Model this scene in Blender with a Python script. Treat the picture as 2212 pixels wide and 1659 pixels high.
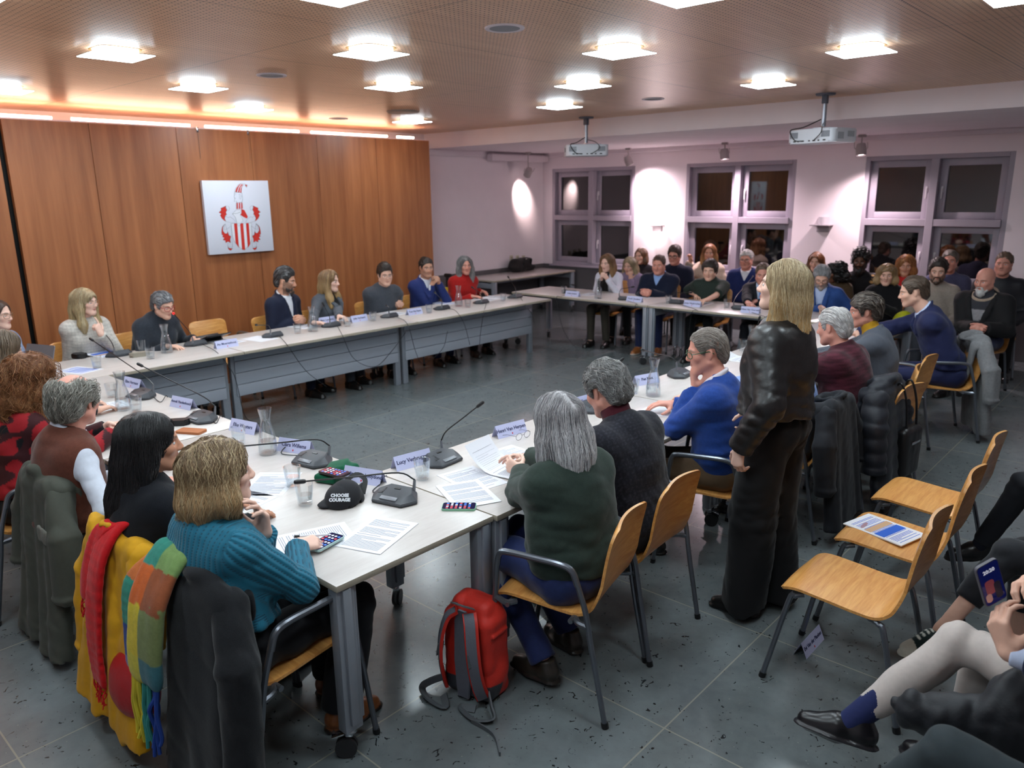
import bpy, bmesh, math, random
import numpy as np
from mathutils import Vector, Matrix, Euler, Quaternion
for _o in list(bpy.data.objects): bpy.data.objects.remove(_o)
SC = bpy.context.scene
COL = SC.collection
PI = math.pi

# ------------------------------------------------------------------ camera
FPX, YAW, PITCH, ROLL, CAMZ = 1654.6, 0.833047, 0.244987, 0.0138337, 2.045
def _cam_axes():
    f = np.array([math.sin(YAW)*math.cos(PITCH), math.cos(YAW)*math.cos(PITCH), -math.sin(PITCH)])
    r = np.array([math.cos(YAW), -math.sin(YAW), 0.0]); d = np.cross(f, r)
    c, s = math.cos(ROLL), math.sin(ROLL)
    return c*r+s*d, -s*r+c*d, f
_R, _D, _F = _cam_axes()
cam = bpy.data.objects.new('camera', bpy.data.cameras.new('camera'))
COL.objects.link(cam)
cam.data.sensor_width = 36.0
cam.data.lens = FPX/2212*36
cam.data.clip_start = 0.05
cam.data.dof.use_dof = True
cam.data.dof.focus_distance = 3.3
cam.data.dof.aperture_fstop = 3.2
_m = Matrix(((_R[0], -_D[0], -_F[0]), (_R[1], -_D[1], -_F[1]), (_R[2], -_D[2], -_F[2]))).to_4x4()
_m.translation = Vector((0, 0, CAMZ))
cam.matrix_world = _m
SC.camera = cam

# ------------------------------------------------------------------ world, view
w = bpy.data.worlds.new('night'); SC.world = w
w.use_nodes = True
w.node_tree.nodes['Background'].inputs[0].default_value = (0.004, 0.005, 0.008, 1)
SC.view_settings.view_transform = 'Standard'
SC.view_settings.look = 'None'
SC.view_settings.gamma = 1
SC.view_settings.exposure = 0.0
try: SC.view_settings.use_curve_mapping = False
except Exception: pass
SC.cycles.max_bounces = 8
SC.cycles.diffuse_bounces = 4
SC.cycles.glossy_bounces = 3
SC.cycles.transmission_bounces = 8
SC.cycles.transparent_max_bounces = 16
SC.cycles.sample_clamp_indirect = 8.0
SC.cycles.caustics_reflective = False
SC.cycles.caustics_refractive = False
LAMP_E = 70.0          # emission of the ceiling lamps
COVE_E = 42.0          # emission of the tubes above the wood wall
SPOTS = [  # fixture position, aim, watts, spot angle, colour
    ((9.955, 8.620, 2.367), (10.103, 8.930, 2.026), 150, 62, (1.0, 0.78, 0.74)),
    ((10.360, 6.924, 2.499), (10.71, 6.55, 1.4), 130, 130, (1.0, 0.80, 0.86)),
    ((10.360, 5.313, 2.528), (10.2, 5.0, .6), 190, 150, (1.0, 0.78, 0.86)),
    ((10.360, 3.461, 2.508), (10.1, 3.2, .6), 170, 150, (1.0, 0.80, 0.84)),
]

# ------------------------------------------------------------------ materials
def new_mat(name):
    m = bpy.data.materials.new(name); m.use_nodes = True
    nt = m.node_tree
    return m, nt, nt.nodes['Principled BSDF']
def srgb(r, g, b):
    def f(c):
        c /= 255.0
        return c/12.92 if c <= 0.04045 else ((c+0.055)/1.055)**2.4
    return (f(r), f(g), f(b), 1.0)
_mc = {}
def mat(name, col, rough=0.6, metal=0.0, spec=0.5, coat=0.0, sheen=0.0, bump=None, noise=None, alpha=None, trans=0.0, ior=1.45, emit=None, sss=0.0):
    """plain procedural material: col is sRGB 0-255; noise=(scale, amount) mottles the colour; bump=(scale, strength, dist)"""
    if name in _mc: return _mc[name]
    m, nt, b = new_mat(name)
    c = srgb(*col)
    b.inputs['Base Color'].default_value = c
    b.inputs['Roughness'].default_value = rough
    b.inputs['Metallic'].default_value = metal
    b.inputs['Specular IOR Level'].default_value = spec
    b.inputs['Coat Weight'].default_value = coat
    b.inputs['IOR'].default_value = ior
    b.inputs['Transmission Weight'].default_value = trans
    if sheen:
        b.inputs['Sheen Weight'].default_value = sheen
        b.inputs['Sheen Roughness'].default_value = 0.5
    if emit:
        b.inputs['Emission Color'].default_value = srgb(*emit[0]); b.inputs['Emission Strength'].default_value = emit[1]
    tc = None
    if noise or bump:
        tc = nt.nodes.new('ShaderNodeTexCoord')
    if noise:
        n = nt.nodes.new('ShaderNodeTexNoise'); n.inputs['Scale'].default_value = noise[0]; n.inputs['Detail'].default_value = 4
        nt.links.new(tc.outputs['Object'], n.inputs['Vector'])
        r = nt.nodes.new('ShaderNodeValToRGB')
        a = noise[1]
        r.color_ramp.elements[0].position = .3; r.color_ramp.elements[1].position = .7
        r.color_ramp.elements[0].color = (c[0]*(1-a), c[1]*(1-a), c[2]*(1-a), 1)
        r.color_ramp.elements[1].color = (min(1, c[0]*(1+a)), min(1, c[1]*(1+a)), min(1, c[2]*(1+a)), 1)
        nt.links.new(n.outputs['Fac'], r.inputs['Fac']); nt.links.new(r.outputs['Color'], b.inputs['Base Color'])
    if bump:
        n = nt.nodes.new('ShaderNodeTexNoise'); n.inputs['Scale'].default_value = bump[0]; n.inputs['Detail'].default_value = 3
        nt.links.new(tc.outputs['Object'], n.inputs['Vector'])
        bp = nt.nodes.new('ShaderNodeBump'); bp.inputs['Strength'].default_value = bump[1]; bp.inputs['Distance'].default_value = bump[2]
        nt.links.new(n.outputs['Fac'], bp.inputs['Height']); nt.links.new(bp.outputs['Normal'], b.inputs['Normal'])
    _mc[name] = m
    return m
def emission(name, col, s):
    m = bpy.data.materials.new(name); m.use_nodes = True
    nt = m.node_tree; nt.nodes.clear()
    e = nt.nodes.new('ShaderNodeEmission'); o = nt.nodes.new('ShaderNodeOutputMaterial')
    e.inputs[0].default_value = (*col, 1); e.inputs[1].default_value = s
    nt.links.new(e.outputs[0], o.inputs[0])
    return m
def ramp(nt, fac, stops):
    r = nt.nodes.new('ShaderNodeValToRGB')
    el = r.color_ramp.elements
    el[0].position = stops[0][0]; el[0].color = stops[0][1]
    el[1].position = stops[-1][0]; el[1].color = stops[-1][1]
    for p, c in stops[1:-1]:
        e = el.new(p); e.color = c
    nt.links.new(fac, r.inputs['Fac'])
    return r
def mapping(nt, scale=(1, 1, 1), rot=(0, 0, 0), loc=(0, 0, 0)):
    tc = nt.nodes.new('ShaderNodeTexCoord'); mp = nt.nodes.new('ShaderNodeMapping')
    mp.inputs['Scale'].default_value = scale; mp.inputs['Rotation'].default_value = rot; mp.inputs['Location'].default_value = loc
    nt.links.new(tc.outputs['Object'], mp.inputs['Vector'])
    return mp.outputs['Vector']
def noise_tex(nt, vec, scale, detail=4, rough=.5, dist=0.0):
    n = nt.nodes.new('ShaderNodeTexNoise'); n.inputs['Scale'].default_value = scale; n.inputs['Detail'].default_value = detail
    n.inputs['Roughness'].default_value = rough; n.inputs['Distortion'].default_value = dist
    nt.links.new(vec, n.inputs['Vector'])
    return n.outputs['Fac']
def math_node(nt, op, a, b=None):
    n = nt.nodes.new('ShaderNodeMath'); n.operation = op
    for i, v in enumerate((a, b)):
        if v is None: continue
        if isinstance(v, (int, float)): n.inputs[i].default_value = v
        else: nt.links.new(v, n.inputs[i])
    return n.outputs[0]
def wood(name, dark, light, scale=(30, 30, 1.2), rough=.42, coat=.1, fine=220):
    m, nt, b = new_mat(name)
    v = mapping(nt, scale)
    f = noise_tex(nt, v, 1.0, 6, .6, .6)
    v2 = mapping(nt, (scale[0]*fine/30, scale[1]*fine/30, scale[2]*3))
    f2 = noise_tex(nt, v2, 1.0, 3, .5)
    mx = math_node(nt, 'ADD', math_node(nt, 'MULTIPLY', f, .75), math_node(nt, 'MULTIPLY', f2, .25))
    r = ramp(nt, mx, [(.36, srgb(*dark)), (.62, srgb(*light))])
    nt.links.new(r.outputs['Color'], b.inputs['Base Color'])
    b.inputs['Roughness'].default_value = rough
    b.inputs['Coat Weight'].default_value = coat; b.inputs['Coat Roughness'].default_value = .25
    return m

def clear(name, col, edge, rough=.02):
    m = bpy.data.materials.new(name); m.use_nodes = True
    nt = m.node_tree; nt.nodes.clear()
    o = nt.nodes.new('ShaderNodeOutputMaterial'); t = nt.nodes.new('ShaderNodeBsdfTransparent'); g = nt.nodes.new('ShaderNodeBsdfGlossy'); mx = nt.nodes.new('ShaderNodeMixShader'); lw = nt.nodes.new('ShaderNodeLayerWeight')
    t.inputs[0].default_value = (*col, 1); g.inputs[0].default_value = (.9, .95, 1, 1); g.inputs['Roughness'].default_value = rough
    lw.inputs[0].default_value = edge
    f = math_node(nt, 'ADD', math_node(nt, 'MULTIPLY', lw.outputs['Facing'], .75), .05)
    f = math_node(nt, 'MULTIPLY', f, 1.0)
    nt.links.new(f, mx.inputs[0]); nt.links.new(t.outputs[0], mx.inputs[1]); nt.links.new(g.outputs[0], mx.inputs[2]); nt.links.new(mx.outputs[0], o.inputs[0])
    return m
# ------------------------------------------------------------------ mesh helpers
def BM(): return bmesh.new()
def add_box(bm, c, s, rot=None, bev=0.0, seg=2):
    """box with centre c and size s, optional rotation matrix/euler, edges bevelled"""
    M = Matrix.Translation(Vector(c))
    if rot is not None:
        M = M @ (rot.to_4x4() if isinstance(rot, (Matrix, Quaternion)) and not isinstance(rot, Quaternion) else (rot.to_matrix().to_4x4() if isinstance(rot, (Quaternion, Euler)) else Euler(rot).to_matrix().to_4x4()))
    M = M @ Matrix.Diagonal((*s, 1.0))
    g = bmesh.ops.create_cube(bm, size=1.0, matrix=M)
    if bev > 0:
        es = list({e for v in g['verts'] for e in v.link_edges})
        bmesh.ops.bevel(bm, geom=es, offset=bev, segments=seg, affect='EDGES', profile=.5)
def sweep(bm, pts, rad, n=8, cap=True, flat=None):
    """tube along pts; rad scalar or list; flat=(w,h) gives a flat strap section"""
    P = [Vector(p) for p in pts]
    R = rad if hasattr(rad, '__len__') else [rad]*len(P)
    t0 = (P[1]-P[0]).normalized()
    up = Vector((0, 0, 1)) if abs(t0.z) < .9 else Vector((1, 0, 0))
    nrm = t0.cross(up).normalized()
    rings = []
    pt = t0
    for i, p in enumerate(P):
        if i == 0: t = t0
        elif i == len(P)-1: t = (P[i]-P[i-1]).normalized()
        else: t = ((P[i]-P[i-1]).normalized()+(P[i+1]-P[i]).normalized()).normalized()
        q = pt.rotation_difference(t); nrm = (q @ nrm).normalized(); pt = t
        bi = t.cross(nrm)
        ring = []
        for k in range(n):
            a = 2*PI*k/n + PI/n
            if flat: off = nrm*(math.copysign(1, math.cos(a))*flat[0]*R[i]*.5) + bi*(math.copysign(1, math.sin(a))*flat[1]*R[i]*.5)
            else: off = nrm*math.cos(a)*R[i] + bi*math.sin(a)*R[i]
            ring.append(bm.verts.new(p+off))
        rings.append(ring)
    for a, b in zip(rings, rings[1:]):
        for k in range(n):
            bm.faces.new((a[k], a[(k+1) % n], b[(k+1) % n], b[k]))
    if cap:
        bm.faces.new(list(reversed(rings[0]))); bm.faces.new(rings[-1])
def strap(bm, pts, w, h): sweep(bm, pts, 1.0, 4, True, (w, h))
def lathe(bm, prof, n=20, c=(0, 0, 0), cap0=False, cap1=False):
    rings = []
    for r, z in prof:
        rings.append([bm.verts.new((c[0]+r*math.cos(2*PI*k/n), c[1]+r*math.sin(2*PI*k/n), c[2]+z)) for k in range(n)])
    for a, b in zip(rings, rings[1:]):
        for k in range(n):
            bm.faces.new((a[k], a[(k+1) % n], b[(k+1) % n], b[k]))
    if cap0: bm.faces.new(list(reversed(rings[0])))
    if cap1: bm.faces.new(rings[-1])
def prism(bm, pts, h, M=None):
    """extrude polygon pts (x,y) by h along z; M places it"""
    M = M or Matrix.Identity(4)
    a = [bm.verts.new(M @ Vector((x, y, 0))) for x, y in pts]
    b = [bm.verts.new(M @ Vector((x, y, h))) for x, y in pts]
    n = len(pts)
    bm.faces.new(list(reversed(a))); bm.faces.new(b)
    for k in range(n): bm.faces.new((a[k], a[(k+1) % n], b[(k+1) % n], b[k]))
def round_rect(w, h, r, n=5, cx=0, cy=0):
    out = []
    for sx, sy, a0 in ((1, 1, 0), (-1, 1, 90), (-1, -1, 180), (1, -1, 270)):
        for k in range(n+1):
            a = math.radians(a0+90*k/n)
            out.append((cx+sx*(w/2-r)+r*math.cos(a), cy+sy*(h/2-r)+r*math.sin(a)))
    return out
def smooth_path(pts, n=6):
    """Catmull-Rom through pts"""
    P = [Vector(p) for p in pts]
    P = [P[0]*2-P[1]]+P+[P[-1]*2-P[-2]]
    out = []
    for i in range(1, len(P)-2):
        a, b, c, d = P[i-1:i+3]
        for k in range(n):
            t = k/n
            out.append(.5*((2*b)+(c-a)*t+(2*a-5*b+4*c-d)*t*t+(3*b-a-3*c+d)*t**3))
    out.append(P[-2])
    return out
def obj(name, bm, m, parent=None, smooth=True, loc=None, angle=35):
    me = bpy.data.meshes.new(name)
    bmesh.ops.recalc_face_normals(bm, faces=bm.faces)
    bm.to_mesh(me); bm.free()
    if smooth:
        for p in me.polygons: p.use_smooth = True
        try: me.set_sharp_from_angle(angle=math.radians(angle))
        except Exception: pass
    if m: me.materials.append(m)
    o = bpy.data.objects.new(name, me); COL.objects.link(o)
    if parent: o.parent = parent
    if loc: o.location = loc
    return o
def tag(o, label, cat, group=None, kind=None):
    o['label'] = label; o['category'] = cat
    if group: o['group'] = group
    if kind: o['kind'] = kind
    return o
def thing(name, label, cat, loc=(0, 0, 0), rz=0.0, group=None):
    o = bpy.data.objects.new(name, None); COL.objects.link(o)
    o.empty_display_size = .1
    o.location = loc; o.rotation_euler = (0, 0, rz)
    return tag(o, label, cat, group)
def struct(name, bm, m, parent=None, smooth=False):
    o = obj(name, bm, m, parent, smooth)
    if not parent: o['kind'] = 'structure'
    return o
def dup(root, loc, rz=None, label=None, group=None):
    r = root.copy(); COL.objects.link(r); r.location = loc
    if rz is not None: r.rotation_euler = (0, 0, rz)
    if label: r['label'] = label
    if group: r['group'] = group
    for ch in list(root.children):
        c = ch.copy(); COL.objects.link(c); c.parent = r
        for g in list(ch.children):
            d = g.copy(); COL.objects.link(d); d.parent = c
    return r
def text_mesh(name, s, size, m, parent=None, M=None, depth=.0003, bold=0.0, align='CENTER'):
    cu = bpy.data.curves.new(name, 'FONT'); cu.body = s; cu.size = size; cu.extrude = depth
    cu.align_x = align; cu.align_y = 'CENTER'; cu.resolution_u = 2; cu.offset = bold
    t = bpy.data.objects.new(name+'_tmp', cu); COL.objects.link(t)
    dg = bpy.context.evaluated_depsgraph_get()
    me = bpy.data.meshes.new_from_object(t.evaluated_get(dg))
    bpy.data.objects.remove(t); bpy.data.curves.remove(cu)
    me.name = name
    if M is not None: me.transform(M)
    me.materials.clear(); me.materials.append(m)
    o = bpy.data.objects.new(name, me); COL.objects.link(o)
    if parent: o.parent = parent
    return o
def basis(x, y, z, o=(0, 0, 0)):
    x, y, z, o = Vector(x), Vector(y), Vector(z), Vector(o)
    return Matrix(((x.x, y.x, z.x, o.x), (x.y, y.y, z.y, o.y), (x.z, y.z, z.z, o.z), (0, 0, 0, 1)))

# ------------------------------------------------------------------ room: shell
M_WALL = mat('white_plaster', (238, 227, 232), .8, noise=(3, .02))
M_TRIMW = mat('white_trim', (226, 216, 222), .6)
M_GREYT = mat('grey_wainscot', (92, 90, 92), .55, noise=(4, .04))
M_DARK = mat('dark_gap', (14, 12, 12), .8)

def floor_material():
    m, nt, b = new_mat('slate_floor_tiles')
    tc = nt.nodes.new('ShaderNodeTexCoord'); sep = nt.nodes.new('ShaderNodeSeparateXYZ')
    nt.links.new(tc.outputs['Object'], sep.inputs[0])
    T = .871
    def line(axis, off):
        v = math_node(nt, 'SUBTRACT', sep.outputs[axis], off)
        v = math_node(nt, 'DIVIDE', v, T)
        v = math_node(nt, 'FRACT', v)
        v = math_node(nt, 'SUBTRACT', v, .5)
        v = math_node(nt, 'ABSOLUTE', v)
        return math_node(nt, 'GREATER_THAN', v, .5-.0032/T)
    ln = math_node(nt, 'MAXIMUM', line(0, 1.43), line(1, 1.31))
    v = tc.outputs['Object']
    n1 = noise_tex(nt, v, 1.6, 5, .6, .4)
    n2 = noise_tex(nt, v, 14, 4, .65, .3)
    mx = math_node(nt, 'ADD', math_node(nt, 'MULTIPLY', n1, .55), math_node(nt, 'MULTIPLY', n2, .45))
    # tile to tile variation
    fl = nt.nodes.new('ShaderNodeVectorMath'); fl.operation = 'SUBTRACT'; fl.inputs[1].default_value = (1.43, 1.31, -.4)
    nt.links.new(v, fl.inputs[0])
    fl2 = nt.nodes.new('ShaderNodeVectorMath'); fl2.operation = 'SCALE'; fl2.inputs['Scale'].default_value = 1/T
    nt.links.new(fl.outputs[0], fl2.inputs[0])
    fl3 = nt.nodes.new('ShaderNodeVectorMath'); fl3.operation = 'FLOOR'; nt.links.new(fl2.outputs[0], fl3.inputs[0])
    wn = nt.nodes.new('ShaderNodeTexWhiteNoise'); nt.links.new(fl3.outputs[0], wn.inputs['Vector'])
    mx = math_node(nt, 'ADD', mx, math_node(nt, 'MULTIPLY', math_node(nt, 'SUBTRACT', wn.outputs['Value'], .5), .16))
    base = ramp(nt, mx, [(.25, srgb(88, 93, 95)), (.5, srgb(101, 107, 109)), (.78, srgb(114, 120, 122))])
    # dark scratches and pale flecks
    vd = nt.nodes.new('ShaderNodeTexNoise'); vd.inputs['Scale'].default_value = 26; vd.inputs['Detail'].default_value = 2; vd.inputs['Distortion'].default_value = 1.8
    nt.links.new(v, vd.inputs['Vector'])
    dk = ramp(nt, vd.outputs['Fac'], [(.295, (1, 1, 1, 1)), (.33, (0, 0, 0, 1))])
    vo = nt.nodes.new('ShaderNodeTexVoronoi'); vo.inputs['Scale'].default_value = 22; nt.links.new(v, vo.inputs['Vector'])
    n3 = noise_tex(nt, v, 40, 2, .5)
    pl = math_node(nt, 'ADD', vo.outputs['Distance'], math_node(nt, 'MULTIPLY', n3, .16))
    pl = ramp(nt, pl, [(.115, (1, 1, 1, 1)), (.14, (0, 0, 0, 1))])
    def mixc(f, a, bcol):
        mm = nt.nodes.new('ShaderNodeMix'); mm.data_type = 'RGBA'
        nt.links.new(f, mm.inputs['Factor'])
        nt.links.new(a, mm.inputs[6]); mm.inputs[7].default_value = bcol
        return mm.outputs[2]
    c = mixc(dk.outputs['Color'], base.outputs['Color'], srgb(30, 33, 36))
    c = mixc(math_node(nt, 'MULTIPLY', pl.outputs['Color'], .55), c, srgb(140, 142, 136))
    c = mixc(ln, c, srgb(136, 133, 124))
    nt.links.new(c, b.inputs['Base Color'])
    rr = math_node(nt, 'ADD', math_node(nt, 'MULTIPLY', n1, .05), .205)
    nt.links.new(rr, b.inputs['Roughness'])
    b.inputs['Specular IOR Level'].default_value = .55
    bp = nt.nodes.new('ShaderNodeBump'); bp.inputs['Strength'].default_value = .05; bp.inputs['Distance'].default_value = .002
    nt.links.new(mx, bp.inputs['Height']); nt.links.new(bp.outputs['Normal'], b.inputs['Normal'])
    return m
def ceiling_material():
    m, nt, b = new_mat('perforated_beech_ceiling')
    tc = nt.nodes.new('ShaderNodeTexCoord'); sep = nt.nodes.new('ShaderNodeSeparateXYZ')
    nt.links.new(tc.outputs['Object'], sep.inputs[0])
    def cellc(axis, s):
        v = math_node(nt, 'DIVIDE', sep.outputs[axis], s); v = math_node(nt, 'FRACT', v)
        v = math_node(nt, 'SUBTRACT', v, .5); return math_node(nt, 'MULTIPLY', v, s)
    a, c = cellc(0, .030), cellc(1, .030)
    d = math_node(nt, 'SQRT', math_node(nt, 'ADD', math_node(nt, 'MULTIPLY', a, a), math_node(nt, 'MULTIPLY', c, c)))
    hole = math_node(nt, 'LESS_THAN', d, .0048)
    def seam(axis, T, off, wd):
        v = math_node(nt, 'FRACT', math_node(nt, 'DIVIDE', math_node(nt, 'SUBTRACT', sep.outputs[axis], off), T))
        v = math_node(nt, 'ABSOLUTE', math_node(nt, 'SUBTRACT', v, .5))
        return math_node(nt, 'GREATER_THAN', v, .5-wd/T)
    sm = math_node(nt, 'MAXIMUM', seam(0, 2.28, .42, .002), seam(1, 1.14, .13, .002))
    v = mapping(nt, (1.5, 22, 1))
    f = noise_tex(nt, v, 1.0, 5, .6, .5)
    base = ramp(nt, f, [(.3, srgb(216, 174, 144)), (.7, srgb(230, 191, 161))])
    mk = math_node(nt, 'MAXIMUM', hole, sm)
    mm = nt.nodes.new('ShaderNodeMix'); mm.data_type = 'RGBA'
    nt.links.new(mk, mm.inputs['Factor']); nt.links.new(base.outputs['Color'], mm.inputs[6]); mm.inputs[7].default_value = srgb(44, 28, 20)
    nt.links.new(mm.outputs[2], b.inputs['Base Color'])
    b.inputs['Roughness'].default_value = .36
    b.inputs['Specular IOR Level'].default_value = .4
    return m
M_WOODWALL = wood('reddish_veneer', (138, 80, 44), (168, 104, 62), (9, 9, .5), .42, .1, 60)

RX0, RX1, RY0, RY1, ZC, ZS, XB = -2.6, 10.71, -3.2, 8.93, 2.90, 2.69, 7.97
b = BM(); add_box(b, ((RX0+RX1)/2, (RY0+RY1)/2, -.05), (RX1-RX0, RY1-RY0, .1)); struct('floor', b, floor_material())
b = BM(); add_box(b, ((RX0+XB)/2, (RY0+RY1)/2, ZC+.05), (XB-RX0, RY1-RY0, .1)); struct('ceiling', b, ceiling_material())
b = BM(); add_box(b, ((XB+RX1)/2, (RY0+RY1)/2, (ZS+3.0)/2), (RX1-XB, RY1-RY0, 3.0-ZS)); struct('ceiling_soffit', b, M_WALL)
b = BM(); add_box(b, ((RX0+RX1)/2, RY1+.1, 1.5), (RX1-RX0+.4, .2, 3.0)); struct('wall_end', b, M_WALL)
b = BM(); add_box(b, (RX0-.1, (RY0+RY1)/2, 1.5), (.2, RY1-RY0, 3.0)); struct('wall_left', b, M_WALL)
b = BM(); add_box(b, ((RX0+RX1)/2, RY0-.1, 1.5), (RX1-RX0+.4, .2, 3.0)); struct('wall_back', b, M_WALL)

# window wall with three openings
WINS = [(7.02, 8.72), (4.41, 6.10), (1.85, 3.50)]
WZ0, WZ1 = .80, 2.43
b = BM()
ys = [RY0] + sorted([y for p in WINS for y in p]) + [RY1]
for i in range(0, len(ys), 2):
    add_box(b, (RX1+.15, (ys[i]+ys[i+1])/2, 1.5), (.3, ys[i+1]-ys[i], 3.0))
for y0, y1 in WINS:
    add_box(b, (RX1+.15, (y0+y1)/2, WZ0/2), (.3, y1-y0, WZ0))
    add_box(b, (RX1+.15, (y0+y1)/2, (WZ1+3)/2), (.3, y1-y0, 3-WZ1))
struct('wall_right', b, M_WALL)
b = BM()
add_box(b, (RX1-.012, (RY0+RY1)/2, .40), (.024, RY1-RY0, .80), bev=.004)
struct('trim_1', b, M_GREYT)
b = BM(); add_box(b, ((7.3+RX1)/2, RY1-.012, .40), (RX1-7.3, .024, .80), bev=.004); struct('trim_2', b, M_GREYT)
b = BM(); add_box(b, ((7.2+RX1)/2, RY1-.02, ZS-.045), (RX1-7.2, .04, .09), bev=.008); struct('trim_3', b, M_TRIMW)
b = BM(); add_box(b, (RX1-.02, (RY0+RY1)/2, ZS-.03), (.04, RY1-RY0, .06), bev=.008); struct('trim_4', b, M_TRIMW)

# windows: lilac grey frames, four sashes each, night outside
M_FRAME = mat('lilac_grey_frame_paint', (160, 152, 164), .45, noise=(5, .02))
M_GLASS = mat('night_glass', (10, 9, 9), .03, spec=.85, ior=1.6, coat=.3)
M_HANDLE = mat('window_handle_white', (205, 200, 205), .35)
for i, (y0, y1) in enumerate(WINS):
    b = BM(); t = .055; X = RX1+.02
    add_box(b, (X+.06, y0+t/2, (WZ0+WZ1)/2), (.16, t, WZ1-WZ0), bev=.004)
    add_box(b, (X+.06, y1-t/2, (WZ0+WZ1)/2), (.16, t, WZ1-WZ0), bev=.004)
    add_box(b, (X+.06, (y0+y1)/2, WZ0+t/2), (.16, y1-y0-2*t, t), bev=.004)
    add_box(b, (X+.06, (y0+y1)/2, WZ1-t/2), (.16, y1-y0-2*t, t), bev=.004)
    add_box(b, (X+.03, (y0+y1)/2, 1.61), (.15, y1-y0-2*t, .085), bev=.004)
    add_box(b, (X+.026, (y0+y1)/2, (WZ0+WZ1)/2), (.15, .09, WZ1-WZ0-2*t), bev=.004)
    wn = struct('window_%d' % (i+1), b, M_FRAME)
    b = BM(); add_box(b, (X-.03, (y0+y1)/2, WZ0-.012), (.10, y1-y0+.06, .03), bev=.006)
    obj('window_sill', b, M_FRAME, wn)
    mid = (y0+y1)/2
    for (a, c, hs) in ((y0+t, mid-.045, 1), (mid+.045, y1-t, -1)):
        for (z0, z1) in ((WZ0+t, 1.61-.043), (1.61+.043, WZ1-t)):
            b = BM(); s = .085; xs = X+.08
            add_box(b, (xs, a+s/2, (z0+z1)/2), (.055, s, z1-z0), bev=.006)
            add_box(b, (xs, c-s/2, (z0+z1)/2), (.055, s, z1-z0), bev=.006)
            add_box(b, (xs, (a+c)/2, z0+s/2), (.055, c-a-2*s+.01, s), bev=.006)
            add_box(b, (xs, (a+c)/2, z1-s/2), (.055, c-a-2*s+.01, s), bev=.006)
            sa = obj('sash', b, M_FRAME, wn)
            b = BM(); add_box(b, (xs+.01, (a+c)/2, (z0+z1)/2), (.012, c-a-2*s+.02, z1-z0-2*s+.02)); obj('pane', b, M_GLASS, sa, False)
            b = BM(); hy = (c-s/2) if hs > 0 else (a+s/2); hz = (z0+z1)/2
            add_box(b, (xs-.035, hy, hz), (.02, .03, .07), bev=.006); add_box(b, (xs-.055, hy, hz-.05), (.018, .02, .13), bev=.006)
            obj('handle', b, M_HANDLE, sa)

# wood panel wall standing in front of the end wall, dark gap at its left
WY = 8.0
b = BM()
joints = [2.235, 2.95, 3.78, 4.60, 5.45, 6.32, 7.22]
for a, c in zip(joints, joints[1:]):
    add_box(b, ((a+c)/2, WY+.03, 1.365), (c-a-.004, .06, 2.73), bev=.0015, seg=1)
struct('wall_wood', b, M_WOODWALL)
b = BM(); add_box(b, ((RX0+2.19)/2, WY+.05, 1.36), (2.19-RX0, .06, 2.72), bev=.002); struct('wall_wood_left', b, M_WOODWALL)
b = BM(); add_box(b, (2.30, WY+.16, 1.34), (.5, .05, 2.68)); struct('trim_5', b, M_DARK)
b = BM(); add_box(b, (7.15, WY+.5, 1.36), (.05, .84, 2.72)); struct('trim_6', b, M_WALL)
# lit cove on top of the wood wall
t_ = thing('cove_light', 'glowing strip light hidden along the top of the wood wall', 'light', (0, 0, 0))
b = BM(); add_box(b, ((RX0+7.2)/2, WY+.42, 2.735), (7.2-RX0, .78, .02)); obj('tray', b, M_WALL, t_, False)
M_TUBE = emission('cove_tube_glow', (1.0, .64, .44), COVE_E)
x = RX0+.2
while x < 6.9:
    b = BM(); sweep(b, [(x, WY+.20, 2.775), (min(x+1.15, 7.12), WY+.20, 2.775)], .014, 8); obj('tube', b, M_TUBE, t_)
    x += 1.32

# ------------------------------------------------------------------ ceiling lamps
M_LAMP = emission('lamp_diffuser_glow', (.84, .93, 1.0), LAMP_E*.22)
M_LGLASS = emission('lamp_glass_glow', (.80, .93, 1.0), LAMP_E*.72)
M_LTOP = mat('frosted_glass_back', (214, 226, 226), .5)
M_LEDGE = mat('lamp_brass_edge', (190, 150, 90), .35, metal=.8)
def make_lamp():
    r = thing('ceiling_lamp', '', 'ceiling lamp', (0, 0, 0), 0, 'square glass ceiling lamps')
    b = BM(); prism(b, round_rect(.22, .22, .06), .028, Matrix.Translation((0, 0, -.031))); obj('diffuser', b, M_LAMP, r)
    b = BM(); add_box(b, (0, 0, -.036), (.325, .325, .008), bev=.003); gp = obj('glass_plate', b, M_LGLASS, r); gp.data.materials.append(M_LTOP)
    for p in gp.data.polygons: p.material_index = 0 if p.normal.z < -.3 else 1
    b = BM(); prism(b, round_rect(.25, .25, .062), .006, Matrix.Translation((0, 0, -.003))); obj('rim', b, M_LEDGE, r)
    return r
LAMPS = [((2.0, 4.87), 'lit square ceiling lamp with the large clear glow, left of the photo'), ((3.03, 3.83), ''), ((4.07, 2.80), ''), ((5.12, 1.76), ''),
         ((3.0, 5.9), ''), ((4.05, 4.87), ''), ((5.08, 3.83), ''), ((6.13, 2.80), ''), ((2.0, 6.97), ''), ((4.05, 7.0), ''),
         ((6.13, 4.9), ''), ((6.07, 7.0), ''), ((2.05, 2.83), ''), ((3.13, 1.80), ''), ((4.18, .76), ''),
         ((1.0, 3.83), ''), ((1.0, 1.78), ''), ((2.05, .76), ''), ((0.0, 2.8), ''), ((1.0, 5.9), ''), ((6.2, .76), ''), ((0.0, .76), '')]
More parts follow.
